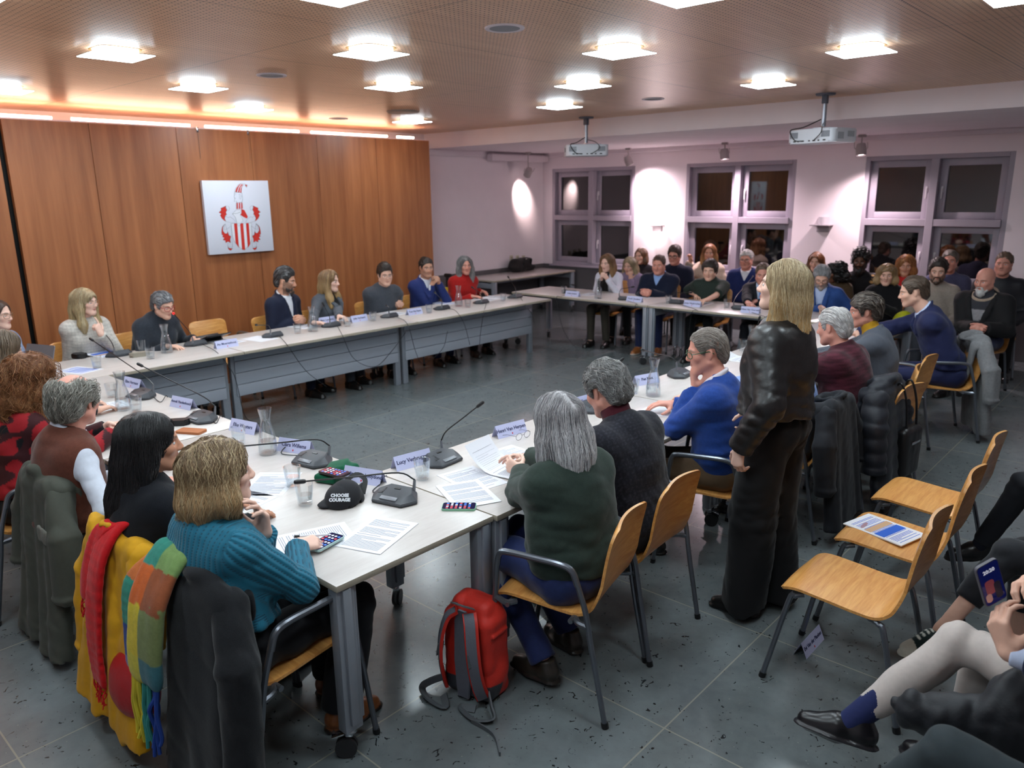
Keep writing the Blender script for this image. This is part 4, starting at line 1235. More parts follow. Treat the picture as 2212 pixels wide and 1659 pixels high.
def top(c, name='sweater', col=(60, 60, 70), m=None, t=0.0, sleeve=1.0, neck='crew', open_=None, hem=.05, wr=.006, bust=None, loose=1.0, cuff=True, cols=None, arms_=(1, -1), lapel=None, rib=False, armcol=None, vdeep=.2, vw=.06, puff=0.0, long_=0.0, collar_col=None, sleeve_len=None, belly=0.0, skip_torso=False, drape=True):
    N, H, u, xr, fw, S, W, D, fem = (c[k] for k in ('N', 'H', 'u', 'xr', 'fw', 'S', 'W', 'D', 'fem'))
    lo, hi = c['lo'].copy(), c['hi'].copy()
    h = .0075 if c['near'] else .011
    pts = [N, H]+[q for s in (1, -1) for q in c['arms'][s][:3]]
    lo = np.min(pts, 0)-.24; hi = np.max(pts, 0)+.22; lo[2] = H[2]-.22-long_; hi[2] = max(N[2]+.10, np.max(pts, 0)[2]+.08)
    f = Field(lo, hi, h)
    A = np.stack([xr, fw, u], 1)
    if not skip_torso:
        f.ell(H+u*.05, V(.172*W+t, .135*D+t, .15+t), A, .0)
        f.ell(H+u*.18*S+fw*(.018+belly*.5), V(.158*W*loose+t, (.118+belly)*D+t, .17+t), A, .08)
        f.ell(H+u*.34*S, V(.165*W+t, .118*D+t, .17+t), A, .08)
        f.cone(c['arms'][1][0]-xr*.03, c['arms'][-1][0]+xr*.03, .054+t, .054+t, .06)
        for s in (1, -1): f.cone(N-u*.035*S-fw*.012, c['arms'][s][0]-xr*s*.03+u*.004, .048+t, .046+t, .05)
        f.cone(H+u*.30*S-fw*.03, N-u*.05*S-fw*.02, .10+t, .075+t, .06)
        if drape:
            for s in (1, -1):
                sj = c['arms'][s][0]
                f.cone(sj-xr*s*.042-u*.035-fw*.010, H+xr*s*.100*W*loose**.5+u*.12*S, .060+t, .078+t, .06)
                f.cone(sj-xr*s*.050-u*.03-fw*.030, H+u*.30*S+xr*s*.07-fw*.035, .050+t, .07+t, .05)
        if fem or bust:
            bq = bust or .5
            for s in (1, -1): f.ell(H+u*.315*S+xr*s*.07*W+fw*.085*D, V(.07, .055, .07)*(.8+.4*bq), A, .05)
    av = {}
    for s in arms_:
        sh, el, wrp, d, pn, kind = c['arms'][s]
        r0, r1, r2 = (.056, .047, .037) if not fem else (.051, .043, .034)
        r0, r1, r2 = [(x*loose+t+puff) for x in (r0, r1, r2)]
        end = wrp-unit(wrp-el)*.005
        if sleeve < .55:      # short sleeve
            e2 = sh+(el-sh)*(sleeve/.5); f.cone(sh, e2, r0, r0*.95, .05, flat_b=True)
        else:
            e2 = el+(end-el)*min(1, (sleeve-.5)/.5)
            f.cone(sh, el, r0, r1, .05); f.cone(el, e2, r1, r2, .015, flat_b=True)
            if cuff: f.cone(e2-unit(wrp-el)*.045, e2, r2*.96, r2*.96, .004, flat_b=True)
    if neck == 'turtle': f.cone(N-u*.03, N+(c['C']-N)*.50, c['nr']*1.35, c['nr']*1.22, .03, flat_b=True)
    elif neck == 'crew': f.torus(N+u*.008+fw*.012, unit(u+fw*.35), c['nr']*1.28, .011, .012)
    elif neck == 'wide': f.torus(N-u*.004+fw*.012, unit(u+fw*.35), c['nr']*1.5, .009, .012)
    elif neck == 'collar':
        nn = N+u*.012+fw*.006
        f.torus(nn, unit(u+fw*.5), c['nr']*1.22, .013, .010)
        f.torus(nn+u*.014-fw*.008, unit(u+fw*.5), c['nr']*1.14, .011, .010)
        for s in (1, -1): f.box(nn+fw*(c['nr']*1.05+.012)+xr*s*.026-u*.026, V(.020, .005, .026), A@rot_axes(0, -.3, s*.5), .004, .006)
    elif neck == 'fur': f.torus(N+u*.0-fw*.0, unit(u+fw*.5), c['nr']*1.6, .030, .02)
    if neck in ('v', 'lapel') or open_:
        w0, dp = (open_ or (vw, vdeep))
        def vcut(P):
            q = [P[i]-N[i] for i in range(3)]
            x = q[0]*xr[0]+q[1]*xr[1]+q[2]*xr[2]; y = q[0]*fw[0]+q[1]*fw[1]+q[2]*fw[2]; z = q[0]*u[0]+q[1]*u[1]+q[2]*u[2]
            half = np.clip((z+dp)/dp, 0, 1.2)*w0
            return np.minimum((half-np.abs(x))*.9, y-.01)
        f.cut(vcut, N-.35, N+.16, k=.004)
        if neck == 'lapel':
            for s in (1, -1):
                f_pts = []
                for k_ in range(5):
                    z = -dp+(dp-.02)*k_/4; half = (z+dp)/dp*w0
                    f_pts.append((half, z))
                for (xa, za), (xb, zb) in zip(f_pts, f_pts[1:]):
                    def surf(x, z):
                        p0 = N+xr*s*x+u*z+fw*.20
                        pp = np.array([p0-fw*t_ for t_ in np.linspace(0, .25, 40)]); ss = f.sample(pp+xr*s*.02); i = np.argmax(ss < 0); return pp[i]
                    pa, pb = surf(xa, za), surf(xb, zb)
                    wd = .014+.016*math.sin(PI*min(1, (za+dp)/dp))
                    f.cone(pa+xr*s*wd*.8, pb+xr*s*wd*.8, wd, wd, .002, sq=(fw, 3.2))
            f.torus(N+u*.012-fw*.010, unit(u+fw*.6), c['nr']*1.34, .012, .008)
    # hem
    hz = H[2]+hem-long_
    if not skip_torso: f.cut(lambda P: hz-P[2]+.004*np.sin(P[0]*40), H-V(.27, .3, .5), H+V(.27, .3, .12), k=.008)
    if wr:
        el = [c['arms'][s][1] for s in arms_]
        def near_joint(p):
            q = np.stack(p, 1); w_ = np.full(len(q), .35)
            for e in el: w_ = np.maximum(w_, np.exp(-np.sum((q-e)**2, 1)/.11**2)*1.1)
            for s in arms_:
                ax = c['arms'][s][0]-c['u']*.07; w_ = np.maximum(w_, np.exp(-np.sum((q-ax)**2, 1)/.10**2)*.8)
            w_ = np.maximum(w_, np.exp(-((q-(H+u*.10))@u/.10)**2)*.9)
            return w_
        f.noise(wr*1.15, (38, 38, 62), c['seed']+11, 5, ridged=True, fn=near_joint); f.noise(wr*.7, (60, 60, 95), c['seed']+12, 5, ridged=True, fn=near_joint)
    if puff or name in ('puffer',): f.noise(.008, (6, 6, 60), 3, 3)
    vs, qs = f.mesh()
    if not len(vs): return
    vs = relax(vs, qs, 1, .4)
    cc = np.tile(lin(col), (len(vs), 1))
    if cols: cc = cols(vs, c, cc)
    ex = None
    if rib:
        # lateral coordinate: across the back for the trunk, around the arm for the sleeves
        ex = (vs-H)@xr
        best = np.full(len(vs), .105); 
        for s in (1, -1):
            sh, el, wrp = c['arms'][s][:3]
            for a_, b_ in ((sh+(el-sh)*.12, el), (el, wrp)):
                ab = b_-a_; t_ = np.clip(((vs-a_)@ab)/(ab@ab), 0, 1); w_ = vs-a_-t_[:, None]*ab; dd = np.linalg.norm(w_, axis=1)
                n1 = unit(np.cross(ab, V(.3, .2, 1))); n2 = np.cross(unit(ab), n1)
                aa = np.arctan2(w_@n1, w_@n2)*.052
                better = dd < best; ex = np.where(better, aa, ex); best = np.where(better, dd, best)
    np_obj(name, vs, qs, m or M_WOOL, c['root'], cc, ex)

def trousers(c, col=(40, 42, 50), m=None, t=0.0, shoe=(26, 24, 24), wide=1.0, wr=.005, ankle=None, name='trousers', sole=None, sock=None, lenk=1.0, noshoe=False, shoe_name='shoe', toes=None):
    H, W, D, kn, fem = c['H'], c['W'], c['D'], c['kn'], c['fem']
    pts = [H]+[q for s in (1, -1) for q in kn[s]]
    lo = np.min(pts, 0)-.24; hi = np.max(pts, 0)+.24; lo[2] = -.02; hi[2] = max(H[2]+.16, max(q[2] for q in pts)+.12)
    h = .0085 if c['near'] else .0125
    f = Field(lo, hi, h)
    f.ell(H-V(0, .0, .0), V(.165*W+t, .125*D+t, .115), None, 0)
    for s in (1, -1):
        hj, k, an = kn[s]
        e = k+(an-k)*lenk
        f.cone(hj, k, .088*(W*.5+.5)+t, .062*wide**.5+t, .06)
        f.cone(k, e, .062*wide**.5+t, .050*wide+t, .012, flat_b=True)
    f.noise(wr, (34, 34, 12), c['seed']+21, 5); f.noise(wr, (45, 45, 60), c['seed']+22, 5, ridged=True, fn=lambda p: .3+sum(np.exp(-((p[0]-kn[s][j][0])**2+(p[1]-kn[s][j][1])**2+(p[2]-kn[s][j][2])**2)/.12**2) for s in (1, -1) for j in (0, 1)))
    f.cut(lambda P: .012-P[2])
    vs, qs = f.mesh(); vs = relax(vs, qs, 1, .4)
    np_obj(name, vs, qs, m or M_COTTON, c['root'], np.tile(lin(col), (len(vs), 1)))
    if noshoe: return
    for s in (1, -1):
        hj, k, an = kn[s]
        sh = V(an[0], an[1], 0); dv = k-an; d = V(.12*s, 1, 0)
        tw_ = (toes or {}).get(s)
        if tw_ is not None:
            d = unit(c['RZ'].T@np.asarray(tw_, float)); ld = unit(k-an); up = unit(ld-d*(ld@d))
            shoe_mesh(c, an-up*.085, d, shoe, sole, fem, shoe_name, up)
        else: shoe_mesh(c, V(an[0], an[1], max(0, an[2]-.085)), unit(d), shoe, sole, fem, shoe_name)
        if sock: 
            f2 = Field(an-.2, an+.2, .008); f2.cone(an-unit(k-an)*.03, an+(k-an)*.32, .040, .048, 0); v2, q2 = f2.mesh(); np_obj('sock', v2, q2, M_COTTON, c['root'], np.tile(lin(sock), (len(v2), 1)))
def shoe_mesh(c, p, d, col, sole=None, fem=False, name='shoe', up=V(0, 0, 1), sc=1.0, hi_=0.0):
    x = np.cross(d, up); A = np.stack([x, d, up], 1); P = lambda a, b, z: p+A@V(a, b, z)*sc
    f = Field(p-.3, p+.3, .0062 if c['near'] else .009)
    k = .92 if fem else 1.0
    f.cone(P(0, -.045*k, .042), P(0, .05*k, .045), .036*sc, .040*sc, .02); f.cone(P(0, .05*k, .040), P(0, .155*k, .026), .041*sc, .024*sc, .03)
    f.cone(P(0, -.03, .05), P(0, -.02, .10+hi_), .037*sc, .038*sc, .03, flat_b=True)
    f.cone(P(.004, .05, .022), P(0, .135*k, .020), .043*sc, .032*sc, .02)
    f.cut(lambda Q: (p[2]+.002)-Q[2]) if up[2] > .99 else None
    # sole rim
    g_ = [(0, -.05*k, .030), (0, .06*k, .043), (0, .15*k, .030)]
    for (a, b) in zip(g_, g_[1:]): f.cone(P(a[0], a[1], .010), P(b[0], b[1], .010), (a[2]+.011)*sc, (b[2]+.011)*sc, .004, sq=(up, 3.6))
    vs, qs = f.mesh(); q = (vs-p)@A/sc
    cc = np.where((q[:, 2] < .019)[:, None], lin(sole or tuple(x*.6 for x in col)), lin(col))
    if name == 'sneaker':
        cc = np.where(((q[:, 1] > .125) | (q[:, 2] < .030))[:, None], lin(sole), cc); cc = np.where(((np.abs(q[:, 0]) < .018) & (q[:, 1] > .03) & (q[:, 1] < .115) & (q[:, 2] > .05) & (np.sin(q[:, 1]*330) > .2))[:, None], lin((210, 208, 200)), cc)
    np_obj(name, vs, qs, M_SHOE if name != 'sneaker' else M_COTTON, c['root'], cc)

# ------------------------------------------------------------------ the people
def hvec(deg): return V(math.cos(math.radians(deg)), math.sin(math.radians(deg)), 0)
def CL(p, deg, up=0.0, gap=.045, back=.065):
    """two clasped hands meeting at world point p"""
    f_ = hvec(deg); r_ = hvec(deg-90); z = V(0, 0, 1); p = np.array(p, float)
    return dict(R=dict(w=p+r_*gap-f_*back-z*up*.06, d=f_*.62-r_*.5+z*up, pn=-r_*.75-f_*.35-z*.25, kind='clasp'), L=dict(w=p-r_*gap-f_*back+z*.012-z*up*.06, d=f_*.62+r_*.5+z*up, pn=r_*.75-f_*.35-z*.3, kind='clasp'))
def FL(deg, pr=None, pl=None, kind='rest'):
    o = {}
    for k, p, s in (('R', pr, 1), ('L', pl, -1)):
        if p is not None: o[k] = dict(w=np.array(p, float)-hvec(deg)*.07+V(0, 0, .012), d=hvec(deg+s*22)+V(0, 0, -.05), pn=V(0, 0, -1), kind=kind)
    return o
GREYP = (52, 54, 60); NAVY = (36, 42, 72); BLK = (24, 24, 27)

# ---- left side of the square, facing the room (heading 0)
person('person with wavy blond bob in a teal ribbed sweater, hand at chin, holding a phone', (1.133, 2.357, 1.145), 4, near=True, fem=True, lean=-2, hunch=20, nod=-2, look=-18, hs=.95, smile=1.0, w=1.02, skin='pale',
  R=dict(w=(1.394, 2.364, 0.775), d=hvec(-8)+V(0, 0, -.05), pn=V(.0, .45, -.9), kind='hold', hint=V(-.1, -.9, -.5)),
  L=dict(w=(1.211, 2.247, 0.935), d=V(-.12, -.05, 1), pn=V(-1, -.15, .0), kind='up', hint=V(.55, .1, -1)),
  hair=dict(style='bob', col=(118, 94, 68), tipc=(176, 142, 102), length=.055, nlocks=6000, wavy=.55, lift=.012, lr=.00085, mix=((206, 180, 140), .35), wide=1.04, vol=1.0),
  top=dict(name='sweater', col=(8, 100, 126), m=M_RIB, rib=True, neck='crew', t=.006, wr=.008, loose=1.12, hem=.10),
  legwear=dict(col=(22, 22, 26), m=M_COTTON, wide=1.5, shoe=(126, 74, 40), sole=(30, 26, 24), wr=.008), chair=('A', 'armchair under the person in a teal ribbed sweater, hung with a dark coat'), choff=.16, legs={1: ((.12, .46, .52), (.10, .38, .085)), -1: ((-.12, .47, .52), (-.12, .50, .085))})
person('person with long straight black hair in a black sweater, beside the teal sweater', (1.132, 2.886, 1.140), 0, near=True, fem=True, lean=3, hunch=12, nod=2, look=-24, smile=1.0, skin='tan',
  **FL(0, (1.50, 2.75, .75), (1.48, 3.02, .75)),
  hair=dict(style='long', col=(20, 18, 20), tipc=(28, 25, 27), length=.36, nlocks=4500, lift=.006, lr=.0008, wavy=.10, var=.5, vol=.95, back=[((0, -.075, .03), .06), ((0, -.098, -.07), .055), ((0, -.135, -.22), .055), ((0, -.165, -.40), .045)], sides=[((.066, -.02, .03), .036), ((.082, -.02, -.06), .034), ((.088, -.05, -.18), .038), ((.085, -.09, -.36), .036)]),
  top=dict(name='sweater', col=(22, 24, 30), m=M_WOOL, neck='crew', t=.008, hem=.08), legwear=dict(col=BLK), chair=('A', 'armchair hung with a mustard yellow raincoat and a red scarf'), choff=.17)
person('person with a bald crown and long grey fringe in a brown vest and white shirt', (1.173, 3.784, 1.140), 0, near=True, lean=7, hunch=14, nod=6, look=32, w=1.02, skin='ruddy',
  **FL(0, (1.42, 3.42, .75), (1.48, 3.75, .75)),
  hair=dict(style='bald', col=(120, 116, 108), tipc=(200, 196, 186), t=.014, bald=1.0, back_z=-.13, side_z=-.06, nlocks=4000, lift=.02, lr=.0008, wavy=.6, var=.4, steps=10, mix=((205, 200, 190), .4), hairline=.06),
  top=dict(name='shirt', col=(204, 209, 222), m=M_COTTON, neck='collar', t=-.004, loose=.96, wr=.006), tops=[dict(name='vest', col=(98, 56, 44), m=M_WOOL, neck='v', t=.014, arms_=(), vdeep=.22, vw=.06, hem=.03, wr=.006)],
  legwear=dict(col=(60, 54, 48)), chair=('A', 'armchair hung with an olive green canvas coat'), choff=.20)
person('person with big curly auburn hair in a red and black patterned top, leftmost foreground', (1.193, 4.417, 1.150), 0, near=True, fem=True, lean=14, hunch=12, nod=0, look=-8, smile=.8, skin='pale',
  **CL((1.56, 4.36, .80), 0),
  hair=dict(style='curly', col=(128, 78, 44), tipc=(160, 106, 62), length=.27, curl=.012, nlocks=6000, wavy=1.2, lift=.022, lr=.0008, vol=1.25, wide=1.1, mix=((184, 132, 86), .3), back=[((0, -.075, .03), .065), ((0, -.10, -.07), .07), ((0, -.12, -.2), .072), ((0, -.13, -.32), .06)]),
  top=dict(name='blouse', col=(150, 26, 34), m=M_COTTON, neck='crew', t=.008, cols=lambda vs, c, cc: np.where((wav([vs[:, 0], vs[:, 1], vs[:, 2]], 55, 4, 6) > .12)[:, None], lin((58, 22, 26)), np.where((wav([vs[:, 0], vs[:, 1], vs[:, 2]], 40, 9, 6) > .62)[:, None], lin((20, 20, 24)), cc))),
  legwear=dict(col=BLK), chair=('A', 'armchair under the person with big curly auburn hair'))
person('person with brown straight hair half cut off by the left edge, behind the curly hair', (1.284, 5.256, 1.170), 0, fem=True, lean=18, hunch=14, nod=14, look=0, skin='fair', **FL(0, (1.75, 5.0, .75), (1.75, 5.3, .75)),
  hair=dict(style='bob', col=(96, 78, 60), length=.08, nlocks=500), top=dict(col=(40, 42, 48)), legwear=dict(col=BLK), chair=('A', 'armchair at the left edge behind the curly-haired person'))
person('person in glasses and a pale blue fuzzy sweater at the left edge with a laptop', (1.745, 7.120, 1.153), -60, fem=True, lean=6, look=-48, nod=4, skin='pale', **FL(-80, (1.45, 6.80, .75), (1.80, 6.78, .76)),
  hair=dict(style='bob', col=(70, 48, 38), length=.05, back=[((0, -.075, .03), .05), ((0, -.08, -.05), .045), ((0, -.08, -.10), .03)], sides=[((.066, -.03, .03), .03), ((.07, -.03, -.04), .025), ((.065, -.04, -.08), .02)]), glasses=dict(col=(120, 92, 70)),
  top=dict(col=(128, 142, 170), neck='crew'), legwear=dict(col=GREYP), chair=('A', 'armchair of the person in a pale blue sweater at the left edge'))

# ---- far side, before the wood wall (heading -90)
person('person with long blond hair and glasses in a cream knit sweater, finger on cheek', (2.423, 7.180, 1.176), -80, fem=True, lean=10, look=-62, nod=4, smile=.9, w=1.02, skin='pale',
  L=dict(w=(2.445, 7.000, 0.908), d=V(-.25, .12, 1), pn=V(-.3, .9, .1), kind='point', hint=V(.4, -.3, -1)), R=dict(w=(2.610, 7.692, 0.780), d=V(.9, -.3, -.05), pn=V(0, 0, -1)),
  hair=dict(style='long', col=(150, 128, 96), tipc=(190, 166, 122), length=.22, nlocks=500, mix=((205, 184, 146), .3), fringe=True, sides=[((.066, -.012, .03), .034), ((.082, .0, -.06), .03), ((.085, .025, -.2), .032), ((.08, .035, -.27), .02)]), glasses=dict(col=(170, 150, 130), r=.0012),
  top=dict(col=(208, 202, 194), neck='crew', t=.01, cols=lambda vs, c, cc: cc*(.86+.14*(np.sin((vs-c['H'])@c['u']*240) > -.3))[:, None]*(.90+.10*(np.sin(((vs-c['H'])@c['xr'])*260) > -.5))[:, None]), legwear=dict(col=(70, 72, 84)), chair=('A', 'armchair of the person in a cream knit sweater'))
person('person with short grey hair, red glasses and dark grey turtleneck, speaking at a microphone', (2.970, 6.920, 1.103), -78, fem=True, lean=20, hunch=22, look=-72, nod=16, w=1.08, skin='fair',
  **FL(-70, (2.917, 6.690, 0.750), (3.248, 6.869, 0.750)), hair=dict(style='short', col=(96, 96, 100), mix=((150, 150, 152), .4), nlocks=350, t=.013, lift=.006, hairline=.064), glasses=dict(col=(150, 30, 44), r=.0024), gaze=(0, -.4),
  top=dict(col=(50, 54, 62), neck='turtle', t=.010), legwear=dict(col=BLK), chair=('A', 'beech armchair behind the speaker in a dark grey turtleneck'), choff=-.08)
person('person with dark hair and beard in a navy suit with a white pocket square', (4.338, 7.100, 1.185), -72, lean=8, look=-48, nod=10, skin='warm', beard=((52, 40, 34), .62), brow=(40, 30, 26), browk=.95,
  **CL((4.394, 6.946, 0.780), -75), hair=dict(style='short', col=(46, 42, 42), mix=((120, 120, 122), .3), nlocks=350, topup=.016, t=.009), beardg=dict(col=(54, 42, 36)),
  top=dict(name='shirt', col=(226, 228, 236), m=M_COTTON, neck='collar', t=-.003), tops=[dict(name='jacket', col=(24, 30, 52), m=M_SUIT, neck='lapel', t=.008, vw=.055, vdeep=.30)], legwear=dict(col=(24, 30, 52), m=M_SUIT), chair=('A', 'beech armchair of the bearded person in a navy suit'))
person('smiling person with long light brown hair in a grey blazer over a black top', (4.855, 7.060, 1.140), -78, fem=True, lean=10, look=-62, nod=4, smile=1.3, skin='pale',
  **FL(-65, (4.376, 6.605, 0.750), (4.649, 6.526, 0.750)), hair=dict(style='long', col=(128, 98, 68), tipc=(196, 162, 112), length=.24, nlocks=500, mix=((186, 152, 106), .3), sides=[((.066, -.012, .03), .034), ((.080, .0, -.06), .032), ((.090, .045, -.18), .036), ((.095, .07, -.28), .026)]),
  top=dict(name='blouse', col=(24, 24, 26), m=M_COTTON, neck='wide', t=-.003), tops=[dict(name='blazer', col=(86, 90, 98), m=M_SUIT, neck='lapel', t=.007, vw=.06, vdeep=.26)], legwear=dict(col=(60, 62, 70)), chair=('A', 'armchair of the smiling person in a grey blazer'))
person('person with dark hair and thin glasses in a charcoal sweater, hands clasped', (5.581, 7.020, 1.145), -98, lean=16, look=-112, nod=6, skin='fair', w=1.04, brow=(50, 38, 30), **CL((5.776, 7.018, 0.780), -82),
  hair=dict(style='short', col=(52, 42, 36), nlocks=350, topup=.012), glasses=dict(col=(120, 120, 128), r=.0012), top=dict(col=(74, 78, 86), neck='crew', t=.012), legwear=dict(col=GREYP), chair=('A', 'beech armchair of the person in a charcoal sweater'))
person('person with cropped dark hair and glasses in a royal blue suit, hands raised together', (6.338, 7.160, 1.162), -98, lean=6, look=-112, nod=4, skin='warm', brow=(44, 34, 28), **CL((6.343, 6.980, 1.014), -112, up=.9),
  hair=dict(style='short', col=(48, 40, 36), nlocks=300, t=.008, hairline=.066), glasses=dict(col=(130, 120, 120), r=.0012), beard=((70, 54, 46), .3),
  top=dict(name='shirt', col=(224, 228, 240), m=M_COTTON, neck='collar', t=-.003), tops=[dict(name='jacket', col=(34, 48, 104), m=M_SUIT, neck='lapel', t=.008, vw=.06, vdeep=.34)], legwear=dict(col=(30, 40, 84), m=M_SUIT), chair=('A', 'beech armchair of the person in a royal blue suit'))
person('grey-haired person in a red sweater at the right end of the wood wall', (7.008, 7.160, 1.133), -100, fem=True, lean=8, look=-118, nod=2, skin='ruddy', w=1.06, **FL(-80, (6.919, 6.875, 0.750), (7.359, 7.135, 0.750)),
  hair=dict(style='long', col=(104, 102, 104), tipc=(140, 138, 138), length=.17, nlocks=500, wavy=.6, lift=.008, mix=((160, 158, 158), .35)), top=dict(col=(172, 34, 32), neck='crew', t=.012), legwear=dict(col=BLK), chair=('A', 'armchair of the grey-haired person in a red sweater'))

# ---- near right side (heading 90, backs to the camera)
person('person with a silver-grey bob in a dark green mohair sweater, turning a page', (2.322, 1.863, 1.140), 84, near=True, fem=True, lean=7, hunch=14, look=78, nod=14, w=1.08, d=1.1, skin='pale',
  L=dict(w=(2.468, 2.188, 0.800), d=hvec(96)+V(0, 0, .35), pn=V(.9, 0, -.2), kind='hold', hint=V(-1, -.15, -.6)), R=dict(w=(2.66, 2.42, .78), d=hvec(110), pn=V(-.4, 0, -1), kind='rest'),
  hair=dict(style='bob', col=(172, 168, 170), tipc=(206, 204, 206), length=.150, nlocks=6000, wavy=.15, lift=.009, lr=.0008, mix=((128, 124, 128), .25), var=.2, wide=1.0, vol=.95),
  top=dict(col=(48, 60, 54), neck='crew', t=.014, loose=1.15, wr=.009, hem=.02), legwear=dict(col=(34, 46, 92), m=M_DENIM, shoe=(48, 42, 36), sole=(34, 30, 28), wr=.006, t=.008), chair=('A', 'beech chair with steel arms holding the person in a dark green sweater'), chrot=20, legs={1: ((.10, .45, .52), (.16, .20, .085)), -1: ((-.10, .45, .52), (-.10, .10, .10))})
person('person with wavy grey hair in a dark speckled tweed jacket, bent over papers', (2.841, 1.996, 1.150), 88, near=True, lean=12, hunch=22, look=84, nod=24, w=1.06, d=1.1, skin='ruddy',
  **FL(95, (3.05, 2.36, .75), (2.72, 2.40, .75)), hair=dict(style='short', col=(112, 110, 110), mix=((176, 174, 172), .45), nlocks=6000, t=.014, lift=.014, lr=.0008, wavy=.9, back_z=-.085, var=.35),
  top=dict(name='jacket', col=(44, 44, 52), m=M_WOOL, neck='crew', t=.014, loose=1.2, wr=.009, hem=-.02, cols=lambda vs, c, cc: cc*(.75+.7*np.clip(wav([vs[:, 0], vs[:, 1], vs[:, 2]], 420, 3, 6), 0, 1))[:, None]), tops=[dict(name='collar', col=(78, 30, 40), m=M_WOOL, neck='turtle', t=-.01, arms_=())],
  legwear=dict(col=(34, 34, 40), shoe=(60, 38, 28), legs=None) if False else dict(col=(34, 34, 40), shoe=(58, 38, 30)), chair=('A', 'beech armchair of the person in a dark tweed jacket'), chrot=6)
person('person with short grey hair and green-rimmed glasses in a bright blue sweater, chin on hand', (3.755, 1.973, 1.190), 108, near=True, lean=8, hunch=14, look=126, nod=10, w=1.08, d=1.12, skin='ruddy',
  L=dict(w=(3.728, 2.012, 0.980), d=V(-.12, .12, 1), pn=V(.7, -.6, .2), kind='chin', hint=V(-.6, .25, -1)), R=dict(w=(3.98, 2.30, .78), d=V(-.7, .5, .1), pn=V(0, 0, -1)),
  hair=dict(style='short', col=(128, 116, 108), mix=((170, 160, 152), .4), nlocks=5000, t=.003, lift=.006, lr=.0007, hairline=.084, back_z=-.08, bald=.0), glasses=dict(col=(54, 84, 60), r=.0024), brow=(130, 112, 100),
  top=dict(name='shirt', col=(214, 206, 214), m=M_COTTON, neck='collar', t=-.004), tops=[dict(name='sweater', col=(38, 68, 140), m=M_WOOL, neck='v', t=.010, loose=1.15, wr=.009, vdeep=.10, vw=.07, hem=.0)],
  legwear=dict(col=(96, 76, 56), m=M_COTTON), chair=('A', 'armchair under the person in a bright blue sweater'))
person('person in a light blue shirt hidden behind the standing person', (4.50, 1.93, 1.13), 92, lean=16, hunch=18, look=95, nod=10, skin='fair', **FL(92, (4.5, 2.4, .75), (4.15, 2.4, .75)), hair=dict(style='short', col=(70, 56, 46)),
  top=dict(name='shirt', col=(140, 164, 216), m=M_COTTON, neck='collar', t=.012, loose=1.2, wr=.010), legwear=dict(col=GREYP), chair=('A', 'armchair hung with a plain black jacket behind the standing person'))
person('person with white hair in a maroon knit cardigan, seen from behind', (5.101, 1.776, 1.160), 90, lean=10, hunch=18, look=84, nod=10, w=1.08, d=1.15, skin='ruddy', **FL(95, (5.35, 2.4, .75), (5.0, 2.4, .75)),
  hair=dict(style='short', col=(170, 166, 164), mix=((206, 202, 200), .4), nlocks=400, t=.010, lift=.005), top=dict(name='cardigan', col=(80, 34, 46), m=M_WOOL, neck='collar', t=.016, loose=1.18, wr=.008, cols=lambda vs, c, cc: cc*(.8+.4*np.clip(wav([vs[:, 0], vs[:, 1], vs[:, 2]], (60, 60, 340), 3, 5), -1, 1))[:, None]),
  legwear=dict(col=GREYP), chair=('A', 'armchair hung with a quilted black coat'))
person('person with short brown hair in a grey suit jacket and mustard turtleneck', (5.773, 1.804, 1.180), 102, fem=True, lean=12, hunch=14, look=120, nod=6, w=1.06, skin='ruddy', smile=.6, **FL(108, (5.65, 2.36, .75), (5.40, 2.40, .75)),
  hair=dict(style='short', col=(66, 56, 50), mix=((120, 108, 98), .3), nlocks=500, t=.020, lift=.012, wavy=.6, back_z=-.085, side_z=-.03, hairline=.050), top=dict(name='turtleneck', col=(186, 140, 36), neck='turtle', t=-.004), tops=[dict(name='jacket', col=(78, 82, 92), m=M_SUIT, neck='lapel', t=.010, loose=1.15, vw=.05, vdeep=.24)],
  legwear=dict(col=(62, 64, 72), m=M_SUIT), chair=('A', 'beech armchair of the person in a grey suit jacket'))
person('person with brown hair in a navy suit leaning far over the table at right', (6.954, 1.800, 1.200), 108, lean=26, hunch=8, look=114, nod=12, skin='fair', w=1.05, smile=.8, brow=(80, 60, 48), **FL(125, (6.70, 2.42, .75), (7.924, 2.298, 0.760)),
  hair=dict(style='short', col=(82, 66, 54), nlocks=450, t=.010, hairline=.082, bald=.0), top=dict(name='shirt', col=(190, 206, 238), m=M_COTTON, neck='collar', t=-.003), tops=[dict(name='jacket', col=(32, 38, 76), m=M_SUIT, neck='lapel', t=.011, loose=1.12, vw=.055, vdeep=.28, wr=.009)],
  legwear=dict(col=(32, 38, 76), m=M_SUIT), chair=('A', 'armchair with a light grey wool coat over its back'), choff=.10, chrot=14)

